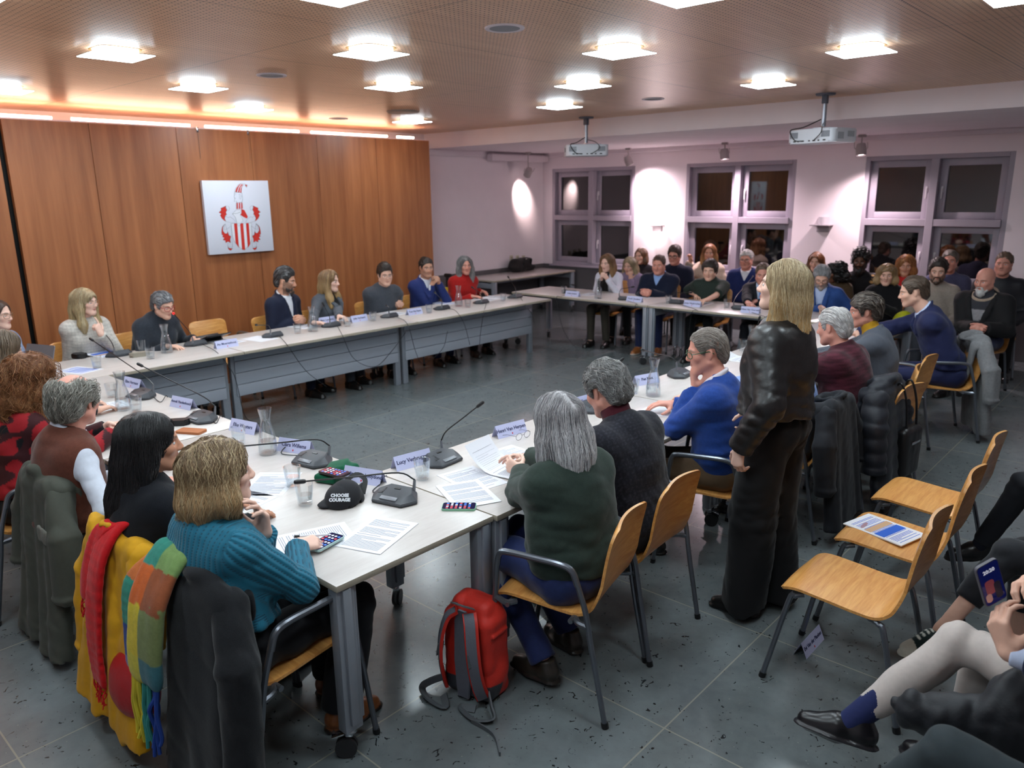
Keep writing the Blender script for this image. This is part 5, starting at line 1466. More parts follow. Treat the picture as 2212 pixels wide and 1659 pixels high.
# ---- the standing person
_l = {1: (-.02, .0), -1: (.06, .0)}
person('standing person with long blond hair in a black leather jacket and wide black trousers', (3.40, 1.425, 1.615), 94, near=True, fem=True, stand=True, hipz=.955, lean=1, hunch=3, look=104, nod=-6, smile=.8, w=1.06, d=1.05, skin='pale', legs=_l,
  L=dict(w=(3.13, 1.455, .905), d=V(-.04, .06, -1), pn=V(.8, -.2, 0), kind='soft', hint=V(-.6, -1, 0)), R=dict(w=(3.58, 1.60, .95), d=V(-.1, .3, -1), pn=V(-.8, .2, 0), kind='soft', hint=V(.4, -1, 0)),
  hair=dict(style='long', col=(158, 134, 100), tipc=(210, 166, 106), length=.255, nlocks=6000, lift=.007, lr=.0008, wavy=.10, mix=((226, 204, 164), .35), var=.25, back=[((0, -.075, .03), .058), ((0, -.095, -.07), .052), ((0, -.110, -.2), .050), ((0, -.120, -.32), .040)], sides=[((.066, -.02, .03), .036), ((.078, -.015, -.06), .034), ((.085, -.012, -.18), .034), ((.088, -.01, -.3), .026)]),
  top=dict(name='leather_jacket', col=(30, 27, 28), m=M_LEATHER, neck='collar', t=.020, loose=1.18, wr=.007, hem=.075), legwear=dict(col=(21, 21, 23), m=M_COTTON, wide=2.1, t=.012, wr=.010, shoe=(20, 18, 18), lenk=1.10))

# ---- right side, front row at the tables (heading 180)
person('person with light brown ponytail in white sleeves, chin on folded hands', (8.580, 6.039, 1.106), 190, fem=True, lean=14, hunch=10, look=184, nod=8, skin='pale', **CL((8.360, 5.963, 0.956), 185, up=.9), hair=dict(style='bob', col=(112, 82, 56), tipc=(156, 122, 84), length=.14, nlocks=400, bun=((0, -.10, .07), .035), gap=.0),
  top=dict(name='blouse', col=(206, 206, 218), m=M_COTTON, neck='crew', t=.004, cols=lambda vs, c, cc: np.where((np.abs((vs-c['H'])@c['xr']) < .05)[:, None] & (((vs-c['H'])@c['fw']) > .0)[:, None], lin((40, 36, 36)), cc)), legwear=dict(col=(70, 64, 56), shoe=(30, 28, 28)), chair=('N', 'chair of the person with a ponytail and white sleeves'))
person('stocky person in a navy sweater over a blue shirt, hands clasped', (8.660, 5.283, 1.114), 192, lean=8, hunch=12, look=196, nod=8, skin='ruddy', w=1.12, d=1.2, fat=1.12, **CL((8.317, 5.263, 0.780), 192), hair=dict(style='short', col=(84, 62, 50), nlocks=250, t=.006, hairline=.085),
  top=dict(name='shirt', col=(140, 170, 220), m=M_COTTON, neck='collar', t=-.002), tops=[dict(name='sweater', col=(26, 32, 52), neck='v', t=.012, loose=1.15, vdeep=.11, vw=.055, belly=.03)], legwear=dict(col=(34, 44, 84), m=M_DENIM, shoe=(170, 104, 56), sole=(210, 200, 190)), chair=('N', 'chair of the stocky person in a navy sweater'))
person('young person with dark wavy hair in a dark green polo shirt, forearms on the table', (8.620, 4.538, 1.087), 190, lean=10, hunch=10, look=196, nod=8, skin='fair', **FL(195, (8.581, 4.708, 0.760), (8.103, 4.322, 0.760)), hair=dict(style='short', col=(50, 40, 34), nlocks=400, t=.018, lift=.01, hairline=.064, wavy=.6, side_z=-.045, back_z=-.09), brow=(44, 34, 28),
  top=dict(name='polo_shirt', col=(36, 48, 42), m=M_COTTON, neck='collar', t=.006, sleeve=.45, loose=1.15), legwear=dict(col=BLK), chair=('N', 'chair of the young person in a dark green polo'))
person('person with thinning hair in a black suit and light blue tie, beside the standing person', (8.600, 3.846, 1.085), 196, lean=10, hunch=12, look=200, nod=12, skin='ruddy', fat=1.08, **FL(196, (7.959, 3.725, 0.760), (8.383, 3.826, 0.770)), hair=dict(style='short', col=(96, 76, 62), t=.005, hairline=.09, nlocks=200),
  top=dict(name='shirt', col=(196, 208, 234), m=M_COTTON, neck='collar', t=-.002, cols=lambda vs, c, cc: np.where((np.abs((vs-c['H'])@c['xr']) < .022)[:, None] & (((vs-c['N'])@c['u']) < -.03)[:, None] & (((vs-c['H'])@c['fw']) > .0)[:, None], lin((96, 140, 200)), cc)), tops=[dict(name='jacket', col=(22, 24, 32), m=M_SUIT, neck='lapel', t=.010, vw=.065, vdeep=.30)], legwear=dict(col=(22, 24, 32)), chair=('N', 'chair of the person in a black suit and light blue tie'))
person('person with grey hair, beard and glasses in a blue blazer, writing', (8.600, 3.167, 1.094), 190, lean=12, hunch=16, look=200, nod=30, skin='fair', beard=((150, 140, 132), .6), **FL(190, (8.363, 3.075, 0.770), (8.794, 3.082, 0.760)), hair=dict(style='short', col=(122, 122, 124), mix=((160, 160, 162), .4), nlocks=350, t=.011), beardg=dict(col=(150, 142, 136)), glasses=dict(col=(40, 38, 40)), gaze=(0, -.5),
  top=dict(name='shirt', col=(176, 190, 222), m=M_COTTON, neck='collar', t=-.002), tops=[dict(name='blazer', col=(44, 76, 138), m=M_SUIT, neck='lapel', t=.010, vw=.06, vdeep=.30)], legwear=dict(col=(40, 46, 66)), chair=('N', 'chair of the person in a blue blazer'))

# ---- the audience behind
AUD = lambda lab, head, **K: person(lab, head, K.pop('face', 192), **K)
AUD('person with long ash blond hair in a lilac sweater resting cheek on hand', (9.050, 5.987, 1.035), fem=True, skin='fair', nod=12, look=186, L=dict(h=(-.045, .09, -.17), d=V(.1, 0, 1), pn=V(1, 0, 0), kind='fist', hint=V(-.6, 0, -1)), hair=dict(style='long', col=(150, 132, 104), tipc=(184, 166, 132), length=.13, nlocks=350, gap=0), top=dict(col=(140, 124, 150), neck='turtle', t=.012), legwear=dict(col=BLK), chair=('N', 'chair of the person in a lilac sweater'))
AUD('person with tied brown hair in a dark top before the bright wall', (9.750, 6.259, 1.110), fem=True, skin='fair', face=196, look=182, hair=dict(style='bob', col=(104, 72, 48), length=.06, back=[((0, -.08, .03), .055), ((0, -.09, -.05), .04), ((0, -.09, -.10), .03)]), top=dict(col=(40, 38, 42)), legwear=dict(col=BLK), chair=('N', 'chair before the bright wall, under the person with tied hair'))
AUD('person with brown hair and dark glasses in a dark navy sweater, behind the stocky person', (9.450, 5.519, 1.169), skin='ruddy', nod=8, w=1.1, fat=1.06, hair=dict(style='short', col=(66, 50, 42), nlocks=300, t=.013, topup=.012), glasses=dict(col=(26, 24, 26), r=.0026), top=dict(name='sweater', col=(26, 30, 48), neck='crew', t=.012), legwear=dict(col=BLK), chair=('N', 'chair of the person with dark glasses behind the stocky person'))
AUD('person with long reddish blond hair in a cream fleece, raising a phone', (10.000, 5.285, 1.180), fem=True, skin='warm', smile=.8, face=200, look=204, R=dict(w=(9.780, 5.448, 1.059), d=V(-.1, .1, 1), pn=V(-1, 0, 0), kind='hold', hint=V(-.2, .6, -1)), hair=dict(style='long', col=(134, 88, 54), tipc=(196, 146, 92), length=.14, nlocks=350), top=dict(name='fleece', col=(206, 186, 168), neck='fur', t=.02, puff=.006, sleeve=1.0), legwear=dict(col=BLK), chair=('N', 'chair of the person raising a phone'))
AUD('person with white hair and glasses in a blue sweater over a white shirt', (9.550, 4.512, 1.157), skin='ruddy', smile=.7, nod=6, w=1.06, fat=1.06, hair=dict(style='short', col=(190, 188, 186), nlocks=250, t=.008, hairline=.078), glasses=dict(col=(50, 48, 52)), top=dict(name='shirt', col=(216, 218, 228), m=M_COTTON, neck='collar', t=-.002), tops=[dict(name='sweater', col=(34, 46, 96), neck='v', t=.012, vdeep=.12, vw=.06)], legwear=dict(col=GREYP), chair=('N', 'chair of the white-haired person in a blue sweater'))
AUD('person with tied auburn hair half hidden behind the blue blazer', (9.900, 3.737, 1.133), fem=True, skin='fair', look=190, hair=dict(style='bob', col=(118, 74, 46), length=.05, nlocks=200, bun=((0, -.09, .08), .045)), top=dict(col=(60, 48, 44)), legwear=dict(col=BLK), chair=('N', 'chair of the person with tied auburn hair'))
AUD('person with black curly hair in a brown jacket, turned away behind the blue blazer', (9.350, 3.279, 1.076), fem=True, skin='dark', look=120, nod=14, hair=dict(style='curly', col=(22, 19, 18), length=.03, curl=.012, nlocks=250, wavy=1.2), top=dict(name='jacket', col=(82, 66, 48)), legwear=dict(col=BLK), chair=('N', 'chair of the person with black curly hair'))
AUD('dark-skinned person with upswept curly hair and beard in a black patterned jacket', (9.750, 3.146, 1.173), skin='dark', nod=2, brow=(16, 12, 12), browk=.9, beard=((16, 13, 13), .9), iris=(40, 26, 20), lip=(120, 70, 62), hair=dict(style='short', col=(20, 17, 17), curl=.012, nlocks=500, wavy=1.3, lift=.03, t=.016, topup=.03, hairline=.07), beardg=dict(col=(18, 15, 15), length=.05), w=1.06,
  top=dict(name='jacket', col=(22, 21, 24), m=M_COTTON, neck='collar', t=.016, cols=lambda vs, c, cc: np.where(((np.abs((vs-c['H'])@c['xr']) > .13) & (((vs-c['N'])@c['u']) > -.30) & (((vs-c['H'])@c['fw']) > .02) & (wav([vs[:, 0], vs[:, 1], vs[:, 2]], 150, 8, 6) > .35))[:, None], lin((190, 146, 92)), cc)), legwear=dict(col=BLK), chair=('N', 'chair of the person in a black patterned jacket'))
AUD('person with blond hair, glasses pushed up, in a black sweater with a necklace', (9.100, 2.643, 1.103), fem=True, skin='fair', look=196, nod=4, **FL(192, None, (8.750, 2.552, 0.771)), hair=dict(style='bob', col=(150, 118, 80), tipc=(180, 148, 106), length=.03, nlocks=300, fringe=True), glasses=dict(col=(150, 140, 130), up=.085, fy=-.012), top=dict(col=(22, 21, 24), neck='wide', t=.012), legwear=dict(col=BLK), chair=('N', 'chair of the person in a black sweater with a necklace'))
AUD('person with wavy red hair in a cream coat over a bright red top', (9.850, 2.662, 1.146), fem=True, skin='warm', look=196, smile=.7, lids=.1, hair=dict(style='bob', col=(150, 92, 50), tipc=(180, 118, 66), length=.05, nlocks=350, wavy=.8, lift=.012, vol=1.1, fringe=True, mix=((196, 140, 84), .3)), top=dict(name='shirt', col=(196, 40, 40), m=M_COTTON, neck='wide', t=.0), tops=[dict(name='coat', col=(206, 190, 178), neck='lapel', t=.014, vw=.07, vdeep=.3)], legwear=dict(col=BLK), chair=('N', 'chair of the person in a cream coat'))
AUD('person with dark hair and beard in a beige sweater', (9.200, 2.159, 1.163), skin='fair', look=192, nod=6, beard=((72, 52, 40), .6), hair=dict(style='short', col=(48, 38, 32), nlocks=350, t=.014, topup=.01, lift=.008), beardg=dict(col=(76, 56, 44)), top=dict(col=(158, 146, 136), neck='crew', t=.012), legwear=dict(col=(60, 62, 70)), chair=('N', 'chair of the person in a beige sweater'))
AUD('person with greying hair in a slate blue sweater, just left of the bald person', (10.000, 2.234, 1.209), skin='ruddy', look=186, nod=0, hair=dict(style='short', col=(98, 88, 80), t=.009, nlocks=250), top=dict(col=(82, 82, 110), neck='crew', t=.012), legwear=dict(col=BLK), chair=('N', 'chair of the person in a slate blue sweater'))
AUD('bald person with a white beard in a black coat with a beige fleece collar', (8.750, 1.624, 1.139), skin='ruddy', face=172, look=160, nod=8, w=1.14, d=1.2, fat=1.08, **CL((8.450, 1.582, 0.695), 172), hair=None, beardg=dict(col=(206, 204, 202), length=.02, full=False),
  top=dict(name='sweater', col=(62, 62, 68), neck='turtle', t=.004, cols=lambda vs, c, cc: np.where(((np.abs((vs-c['N'])@c['u']+.17) < .05))[:, None], lin((150, 148, 152)), cc)), tops=[dict(name='coat', col=(28, 27, 29), m=M_COTTON, neck='lapel', t=.020, loose=1.2, vw=.10, vdeep=.34), dict(name='fleece_collar', col=(168, 148, 130), m=M_WOOL, neck='fur', t=-.01, arms_=(), skip_torso=True)], legwear=dict(col=(38, 46, 82), m=M_DENIM), chair=('N', 'chair with a beech seat edge under the bald person'))
AUD('person in a dark jacket at the right edge, behind the bald person', (9.750, 1.657, 1.225), skin='ruddy', look=180, nod=0, w=1.1, fat=1.08, hair=dict(style='short', col=(104, 84, 68), t=.007, nlocks=250), top=dict(name='jacket', col=(34, 34, 40), m=M_NYLON, neck='collar', t=.02, cols=None), legwear=dict(col=BLK), chair=('N', 'chair of the person at the right edge behind the bald person'))

# ---- audience at the lower right corner, mostly outside the frame
hid = {1: True, -1: True}
person('person with crossed legs, dark trousers and black shoe, right edge beside the chairs', (4.52, .02, 1.20), 92, lean=0, skin='fair', noeyes=True, hair=dict(style='short', col=(70, 56, 46)), top=dict(col=(40, 42, 48)),
  legsw={-1: ((4.36, .52, .60), (4.36, .66, .24)), 1: ((4.62, .44, .51), (4.62, .42, .09))}, legwear=dict(col=(32, 34, 40), shoe=(24, 22, 24), toes={-1: (-.35, .9, -.25)}, sock=(26, 28, 40)), chair=('N', 'chair at the right edge under the person with dark crossed legs'))
person('person with bare ankle in rolled black jeans and canvas sneakers at the right edge', (3.62, -.08, 1.20), 92, near=True, lean=0, skin='fair', noeyes=True, hair=dict(style='short', col=(90, 70, 56)), top=dict(col=(40, 40, 46)),
  legsw={-1: ((3.40, .42, .62), (3.22, .58, .30)), 1: ((3.72, .40, .51), (3.72, .38, .09))}, legwear=dict(col=(36, 37, 42), m=M_DENIM, shoe=(34, 48, 48), sole=(206, 200, 186), lenk=.62, toes={-1: (-.55, .62, -.15)}, shoe_name='sneaker'), chair=('N', 'chair at the right edge under the person with canvas sneakers'))
person('person in cream trousers, navy sleeve and black loafer typing on a phone at lower right', (2.62, -.14, 1.20), 92, near=True, lean=2, skin='fair', noeyes=True, hair=dict(style='short', col=(70, 56, 46)), 
  L=dict(w=(2.37, .255, .755), d=V(.12, .5, 1), pn=V(.85, -.5, .1), kind='hold', hint=V(-.5, -.5, -1)), R=dict(w=(2.66, .20, .86), d=V(-.55, .7, .25), pn=V(-.5, -.3, -.8), kind='soft', hint=V(.8, -.3, -1)),
  top=dict(name='sweater', col=(30, 36, 66), neck='crew', t=.01, sleeve=.93), tops=[dict(name='shirt', col=(190, 200, 226), m=M_COTTON, neck='collar', t=-.003)],
  legsw={-1: ((2.62, .42, .60), (2.47, .67, .27)), 1: ((2.76, .36, .52), (2.76, .40, .09))}, legwear=dict(col=(190, 178, 172), m=M_COTTON, shoe=(22, 20, 24), sole=(40, 38, 42), lenk=.86, toes={-1: (-.18, .93, .05)}, sock=(32, 40, 84), wr=.007, shoe_name='loafer'), chair=('N', 'chair at the lower right under the person typing on a phone'))
person('person with dark green-grey trousers in the bottom right corner, knee raised', (1.86, -.30, 1.22), 88, near=True, lean=0, skin='fair', noeyes=True, hair=dict(style='short', col=(70, 56, 46)), top=dict(col=(44, 46, 52), t=.01), R=dict(w=(2.08, .02, .66), d=V(-.1, 1, -.2), kind='rest'),
  legsw={1: ((1.99, .30, .62), (2.05, .52, .27)), -1: ((1.74, .20, .51), (1.74, .24, .09))}, legwear=dict(col=(42, 50, 54), m=M_COTTON, shoe=(26, 24, 26), toes={1: (.1, .95, -.2)}, t=.012), chair=('N', 'chair in the bottom right corner'))

# ------------------------------------------------------------------ things on the tables
M_MIC = mat('anthracite_plastic', (58, 60, 66), .42, noise=(40, .05))
M_MICD = mat('black_gloss_plastic', (22, 22, 25), .3)
M_GLS = clear('clear_glass', (.975, .985, .985), .25)
M_WATER = clear('water', (.93, .955, .97), .2)
M_PAPER = mat('white_paper', (222, 222, 228), .8)
M_CARD = mat('lilac_white_card', (188, 190, 222), .7)
M_INK = mat('dark_blue_ink', (40, 44, 88), .7)
M_INKG = mat('grey_print', (150, 150, 160), .8)
M_RED = mat('red_print', (200, 36, 48), .6)
M_BLUEP = mat('blue_print', (30, 92, 196), .7)
M_TANP = mat('tan_print', (200, 160, 124), .7)
def mic_proto():
    r = thing('conference_microphone', '', 'microphone', (0, 0, 0), 0, 'gooseneck conference microphones')
    # six-sided wedge: +y is towards the speaker, low at the front
    b = BM()
    base = [(-.118, .005), (-.070, -.068), (.070, -.068), (.118, .005), (.078, .072), (-.078, .072)]
    lo = [(x, y, .004) for x, y in base]; mid = [(x, y, .022 if y < 0 else .016) for x, y in base]
    topi = [(-.085, -.002, .046), (-.055, -.050, .052), (.055, -.050, .052), (.085, -.002, .046), (.058, .046, .030), (-.058, .046, .030)]
    R = [[b.verts.new(p) for p in ring] for ring in (lo, mid, topi)]
    for A, B in zip(R, R[1:]):
        for k in range(6): b.faces.new((A[k], A[(k+1) % 6], B[(k+1) % 6], B[k]))
    b.faces.new(R[2]); b.faces.new(list(reversed(R[0])))
    bmesh.ops.bevel(b, geom=list(b.edges), offset=.0022, segments=2, affect='EDGES')
    obj('base', b, M_MIC, r, angle=30)
    b = BM(); add_box(b, (0, .052, .026), (.088, .022, .010), Euler((-.35, 0, 0)), bev=.003); obj('talk_button', b, mat('grey_silver_plastic', (120, 122, 128), .35, metal=.4), r)
    b = BM(); add_box(b, (0, -.018, .0476), (.030, .010, .0016), Euler((-.19, 0, 0))); obj('display', b, M_MICD, r)
    b = BM()
    for k in range(5): add_box(b, (.062, -.008+k*.009, .0455-k*.0022), (.026, .003, .0014), Euler((-.2, .12, 0)))
    obj('speaker_grille', b, M_MICD, r)
    b = BM(); sweep(b, [(-.062, -.052, .030), (-.064, -.060, .085)], [.0085, .006], 10); obj('socket', b, mat('grey_silver_plastic', (120, 122, 128), .35), r)
    return r
MIC0 = mic_proto(); MIC0_used = [False]
M_LED = mat('red_ring_light', (230, 60, 60), .4, emit=((255, 60, 60), 2.0))
def mic(label, x, y, deg, tip, cable=None, lit=False):
    """deg = direction the speaker sits in; tip = world point of the capsule; cable = list of world points"""
    rz = math.radians(deg-90)
    kids = list(MIC0.children)
    if not MIC0_used[0]:
        MIC0_used[0] = True; r = MIC0; r.location = (x, y, TZ); r.rotation_euler = (0, 0, rz); r['label'] = label
    else:
        r = MIC0.copy(); COL.objects.link(r); r.location = (x, y, TZ); r.rotation_euler = (0, 0, rz); r['label'] = label
        for ch in kids:
            if ch.name.split('.')[0] in ('gooseneck', 'capsule', 'ring', 'cable'): continue
            c = ch.copy(); COL.objects.link(c); c.parent = r
    inv = (Matrix.Translation((x, y, TZ)) @ Matrix.Rotation(rz, 4, 'Z')).inverted()
    t = inv @ Vector(tip); s = Vector((-.064, -.060, .085)); 
    d = (t-s); m = s+Vector((0, -.004, .05))+Vector((d.x, d.y, 0))*.16
    b = BM(); pth = smooth_path([s, m, m+(t-m)*.5, t], 5); sweep(b, pth, .0036, 8); obj('gooseneck', b, M_MICD, r)
    dd = (t-m).normalized()
    b = BM(); Q = dd.to_track_quat('Z', 'Y').to_matrix().to_4x4(); Q.translation = t
    lathe(b, [(.0038, -.012), (.008, -.008), (.0095, .0), (.0098, .026), (.008, .036), (.0005, .040)], 12); b.transform(Q); obj('capsule', b, M_BLACKP, r)
    if lit:
        b = BM(); lathe(b, [(.0098, -.016), (.0105, -.010), (.0098, -.004)], 12); b.transform(Q); obj('ring', b, M_LED, r)
    if cable:
        b = BM(); P = [inv @ Vector(p) for p in cable]; st = Vector((.02, -.066, .012))
        sweep(b, smooth_path([st]+P, 6), .0028, 6); obj('cable', b, M_BLACKP, r)
    return r
def glass_proto(r0=.040, r1=.030, h=.098, fill=.5):
    r = thing('water_glass', '', 'glass', (0, 0, 0), 0, 'drinking glasses')
    b = BM(); n = 24
    lathe(b, [(.0005, .001), (r1, .001), (r1+.002, .008), (r0-(r0-r1)*.35, h*.55), (r0, h), (r0-.0018, h), (r0-(r0-r1)*.35-.0028, h*.55), (r1-.003, .014), (.0005, .012)], n); obj('tumbler', b, M_GLS, r)
    b = BM(); hw = h*fill; rw = r1+(r0-r1)*.6*fill
    lathe(b, [(.0005, .0125), (r1-.0025, .0145), (rw-.0026, hw), (.0005, hw)], n); obj('water', b, M_WATER, r)
    return r
def carafe_proto():
    r = thing('water_carafe', '', 'carafe', (0, 0, 0), 0, 'glass carafes')
    out = [(.0005, .001), (.046, .001), (.049, .010), (.047, .06), (.040, .115), (.029, .155), (.024, .180), (.026, .20), (.034, .238), (.036, .250)]
    inn = [(x-.0022, z) for x, z in reversed(out[2:])]
    b = BM(); lathe(b, out+inn+[(.0005, .010)], 28); obj('bottle', b, M_GLS, r)
    b = BM(); lathe(b, [(.0005, .0105), (.0463, .0112), (.0448, .055), (.0425, .075), (.0005, .075)], 28); obj('water', b, M_WATER, r)
    return r
GL0 = glass_proto(); CA0 = carafe_proto(); _first = {}
def place(src, p, label, z=TZ):
    k = src.name
    if k not in _first:
        _first[k] = 1; src.location = (p[0], p[1], z); src['label'] = label; return src
    return dup(src, (p[0], p[1], z), random.Random(label).random()*6, label)
def name_card(label, p, deg, text, size=.028, w=.21, h=.068, back=True):
    """tent card whose printed face looks towards deg"""
    r = thing('name_card', label, 'name card', (p[0], p[1], p[2] if len(p) > 2 else TZ), math.radians(deg+90), 'folded name cards')
    b = BM(); a = .030
    for s in (-1, 1):
        M = basis((1, 0, 0), Vector((0, -s*a, h)).normalized(), Vector((0, s*h, a)).normalized()*s if False else Vector((1, 0, 0)).cross(Vector((0, -s*a, h)).normalized()), (0, s*a, 0))
        prism(b, [(-w/2, 0), (w/2, 0), (w/2, math.hypot(a, h)), (-w/2, math.hypot(a, h))], .0007, M)
    obj('card', b, M_CARD, r, False)
    y = Vector((0, a, h)).normalized(); x = Vector((1, 0, 0)); z = x.cross(y)
    for s in ((1, -1) if back else (1,)):
        M = Matrix.Rotation(0 if s == 1 else PI, 4, 'Z') @ basis(x, y, z, Vector((0, -a, 0))+y*.040+z*.0011)
        text_mesh('name_print', text, size, M_INK, r, M, bold=.0006)
        b = BM(); add_box(b, (0, 0, 0), (.007, .009, .0004)); b.transform(Matrix.Rotation(0 if s == 1 else PI, 4, 'Z') @ basis(x, y, z, Vector((0, -a, 0))+y*.014+z*.0012)); obj('emblem_print', b, M_RED, r, False)
    return r
def paper(label, p, deg, n=1, w=.21, l=.297, lines=True, curl=0.0, z=TZ, style=0, name='paper_sheet'):
    r = thing(name, label, 'paper', (p[0], p[1], z), math.radians(deg-90), 'papers on the tables')
    rs = random.Random(label)
    b = BM(); T = .0006*n+.0004; ny = 10
    vs = []
    for k in range(ny+1):
        y = -l/2+l*k/ny; zz = curl*max(0, (k/ny-.45))**2
        vs.append([b.verts.new((sx*w/2, y, zz+dz)) for dz in (T, 0) for sx in (-1, 1)])
    for A, B in zip(vs, vs[1:]):
        b.faces.new((A[0], A[1], B[1], B[0])); b.faces.new((A[2], B[2], B[3], A[3])); b.faces.new((A[0], B[0], B[2], A[2])); b.faces.new((A[1], A[3], B[3], B[1]))
    for A in (vs[0], vs[-1]): b.faces.new((A[0], A[2], A[3], A[1]))
    obj('sheet', b, M_PAPER, r)
    if lines:
        b = BM(); y = l/2-.03
        def zc(y): return curl*max(0, ((y+l/2)/l-.45))**2+T+.0003
        while y > -l/2+.02:
            ww = w*(.78 if rs.random() < .75 else .4*rs.random()+.2)
            if rs.random() < .86: add_box(b, (-w*.39+ww/2, y, zc(y)), (ww, .0030, .0003))
            y -= .0085
        obj('print', b, M_INKG if style == 0 else M_BLUEP, r, False)
    if style == 2:
        b = BM(); add_box(b, (0, -.03, T+.0005), (w*.86, .05, .0004)); obj('blue_band', b, M_BLUEP, r, False)
        b = BM(); add_box(b, (0, .03, T+.0005), (w*.86, .035, .0004)); obj('tan_band', b, M_TANP, r, False)
    return r
def phone(label, p, deg, case=(120, 160, 140), tilt=None, z=TZ, screen=True, M=None, clock=None):
    r = thing('phone', label, 'phone', (p[0], p[1], z), math.radians(deg-90))
    if M is not None: r.rotation_euler = M.to_euler(); r.location = p
    b = BM(); prism(b, round_rect(.072, .146, .012), .0095); obj('case', b, mat('phone_case_%d' % case[0], case, .5), r)
    b = BM(); prism(b, round_rect(.067, .141, .010), .0006, Matrix.Translation((0, 0, .0096))); obj('screen', b, mat('phone_screen', (14, 16, 40), .08, emit=((24, 34, 110), .25)), r)
    if clock:
        text_mesh('clock_digits', clock, .017, mat('phone_digits', (220, 222, 236), .4, emit=((220, 222, 236), .5)), r, Matrix.Translation((0, .045, .0104)), bold=.0004)
        for k_, (cx_, cy_, w_, h_, cc_) in enumerate(((-.008, -.01, .030, .05, (150, 70, 80)), (.014, -.03, .022, .06, (40, 36, 52)), (-.02, -.045, .02, .03, (196, 150, 140)))):
            b = BM(); prism(b, round_rect(w_, h_, .009, 4, cx_, cy_), .0004, Matrix.Translation((0, 0, .0103+.0002*k_))); obj('wallpaper', b, mat('phone_wallpaper_%d' % k_, cc_, .4, emit=(cc_, .2)), r)
        return r
    rs = random.Random(label); b = BM()
    ic = [BM() for _ in range(3)]
    for i in range(4):
        for j in range(6): add_box(ic[rs.randrange(3)], (-.024+i*.016, .05-j*.019, .0104), (.010, .010, .0004))
    for k, (bm_, cc) in enumerate(zip(ic, ((60, 120, 230), (210, 70, 80), (210, 215, 230)))): obj('icon', bm_, mat('phone_icon_%d' % k, cc, .3, emit=(cc, .25)), r, False)
    return r

# microphones: base position, side the speaker sits on, capsule position, cable
def hang(x, y0, pts): return [(x+a, y0+b_, z) for a, b_, z in pts]
FY = 6.13
mic('conference microphone before the teal sweater, black cap beside it', *(1.995, 2.519, 0.730)[:2], 195, (1.573, 2.571, 0.930), [(1.98, 2.66, .735), (2.08, 2.72, .74), (2.12, 2.80, .735), (2.165, 2.95, .60)])
mic('conference microphone behind the small green cloth, neck bent over', *(2.034, 3.218, 0.730)[:2], 190, (1.638, 3.180, 0.930), [(2.0, 3.45, .735), (2.10, 3.50, .74), (2.17, 3.55, .5), (2.2, 3.5, .05)])
mic('conference microphone at a tilt beside the brown phone wallet', *(2.032, 4.393, 0.730)[:2], 185, (1.918, 4.887, 1.020), [(2.05, 4.25, .735), (2.14, 4.35, .74), (2.19, 4.4, .55), (2.22, 4.3, .05)])
mic('conference microphone behind the left-hand carafe and glasses', *(2.032, 5.248, 0.730)[:2], 185, (2.002, 5.909, 1.050), [(2.05, 5.0, .735), (2.14, 5.1, .74), (2.19, 5.2, .55), (2.22, 5.2, .05)])
mic('conference microphone before the cream sweater', *(2.513, 6.842, 0.730)[:2], 95, (2.509, 7.281, 0.980))
mic('conference microphone with a red light before the dark grey turtleneck', *(3.166, 6.778, 0.730)[:2], 95, (3.129, 7.092, 1.000), [(3.098, 6.250, 0.735), (3.136, 6.110, 0.593), (3.168, 6.100, 0.465), (3.267, 6.200, 0.131), (3.438, 6.280, 0.010)], lit=True)
mic('conference microphone in front of the empty chair before the wood wall', *(3.840, 6.591, 0.730)[:2], 95, (3.477, 6.223, 0.930), [(3.698, 6.120, 0.728), (3.862, 6.110, 0.462), (4.169, 6.250, 0.223)])
mic('conference microphone between the bearded person and the grey blazer', *(4.538, 6.631, 0.730)[:2], 95, (4.443, 6.596, 0.960), [(4.307, 6.120, 0.724), (4.417, 6.110, 0.478), (4.665, 6.110, 0.355), (4.882, 6.110, 0.473), (5.093, 6.120, 0.644)])
mic('conference microphone before the charcoal sweater', *(5.300, 6.625, 0.730)[:2], 95, (4.963, 6.247, 0.930), [(5.123, 6.120, 0.728), (5.203, 6.100, 0.422), (5.314, 6.110, 0.276), (5.590, 6.110, 0.384), (5.691, 6.120, 0.575)])
mic('conference microphone before the royal blue suit', *(6.055, 6.593, 0.730)[:2], 95, (5.799, 6.413, 0.960), [(5.827, 6.120, 0.779), (5.930, 6.100, 0.622), (6.019, 6.110, 0.370)])
mic('conference microphone before the red sweater', *(6.693, 6.573, 0.730)[:2], 95, (6.445, 6.462, 0.950), [(6.267, 6.120, 0.710), (6.195, 6.110, 0.478), (6.186, 6.120, 0.342)])
mic('conference microphone at the empty right end of the far table', *(7.322, 6.578, 0.730)[:2], 95, (7.382, 6.742, 0.970), [(6.996, 6.120, 0.705), (7.113, 6.110, 0.578), (7.168, 6.120, 0.454)])
mic('conference microphone before the white sleeves at the right-hand tables', *(8.072, 6.257, 0.730)[:2], 5, (7.995, 6.175, 0.860), [(7.73, 6.15, .735), (7.70, 6.2, .70), (7.72, 6.1, .3), (7.9, 6.0, .01)])
mic('conference microphone before the stocky person in the navy sweater', *(7.980, 5.321, 0.730)[:2], 5, (8.097, 5.315, 0.880), [(7.73, 5.0, .735), (7.70, 5.0, .70), (7.71, 4.95, .3), (7.8, 4.9, .01)])
mic('conference microphone before the dark green polo shirt', *(8.103, 4.676, 0.730)[:2], 5, (7.899, 4.395, 0.900), [(7.73, 4.2, .735), (7.70, 4.25, .70), (7.72, 4.3, .3), (7.8, 4.4, .01)])
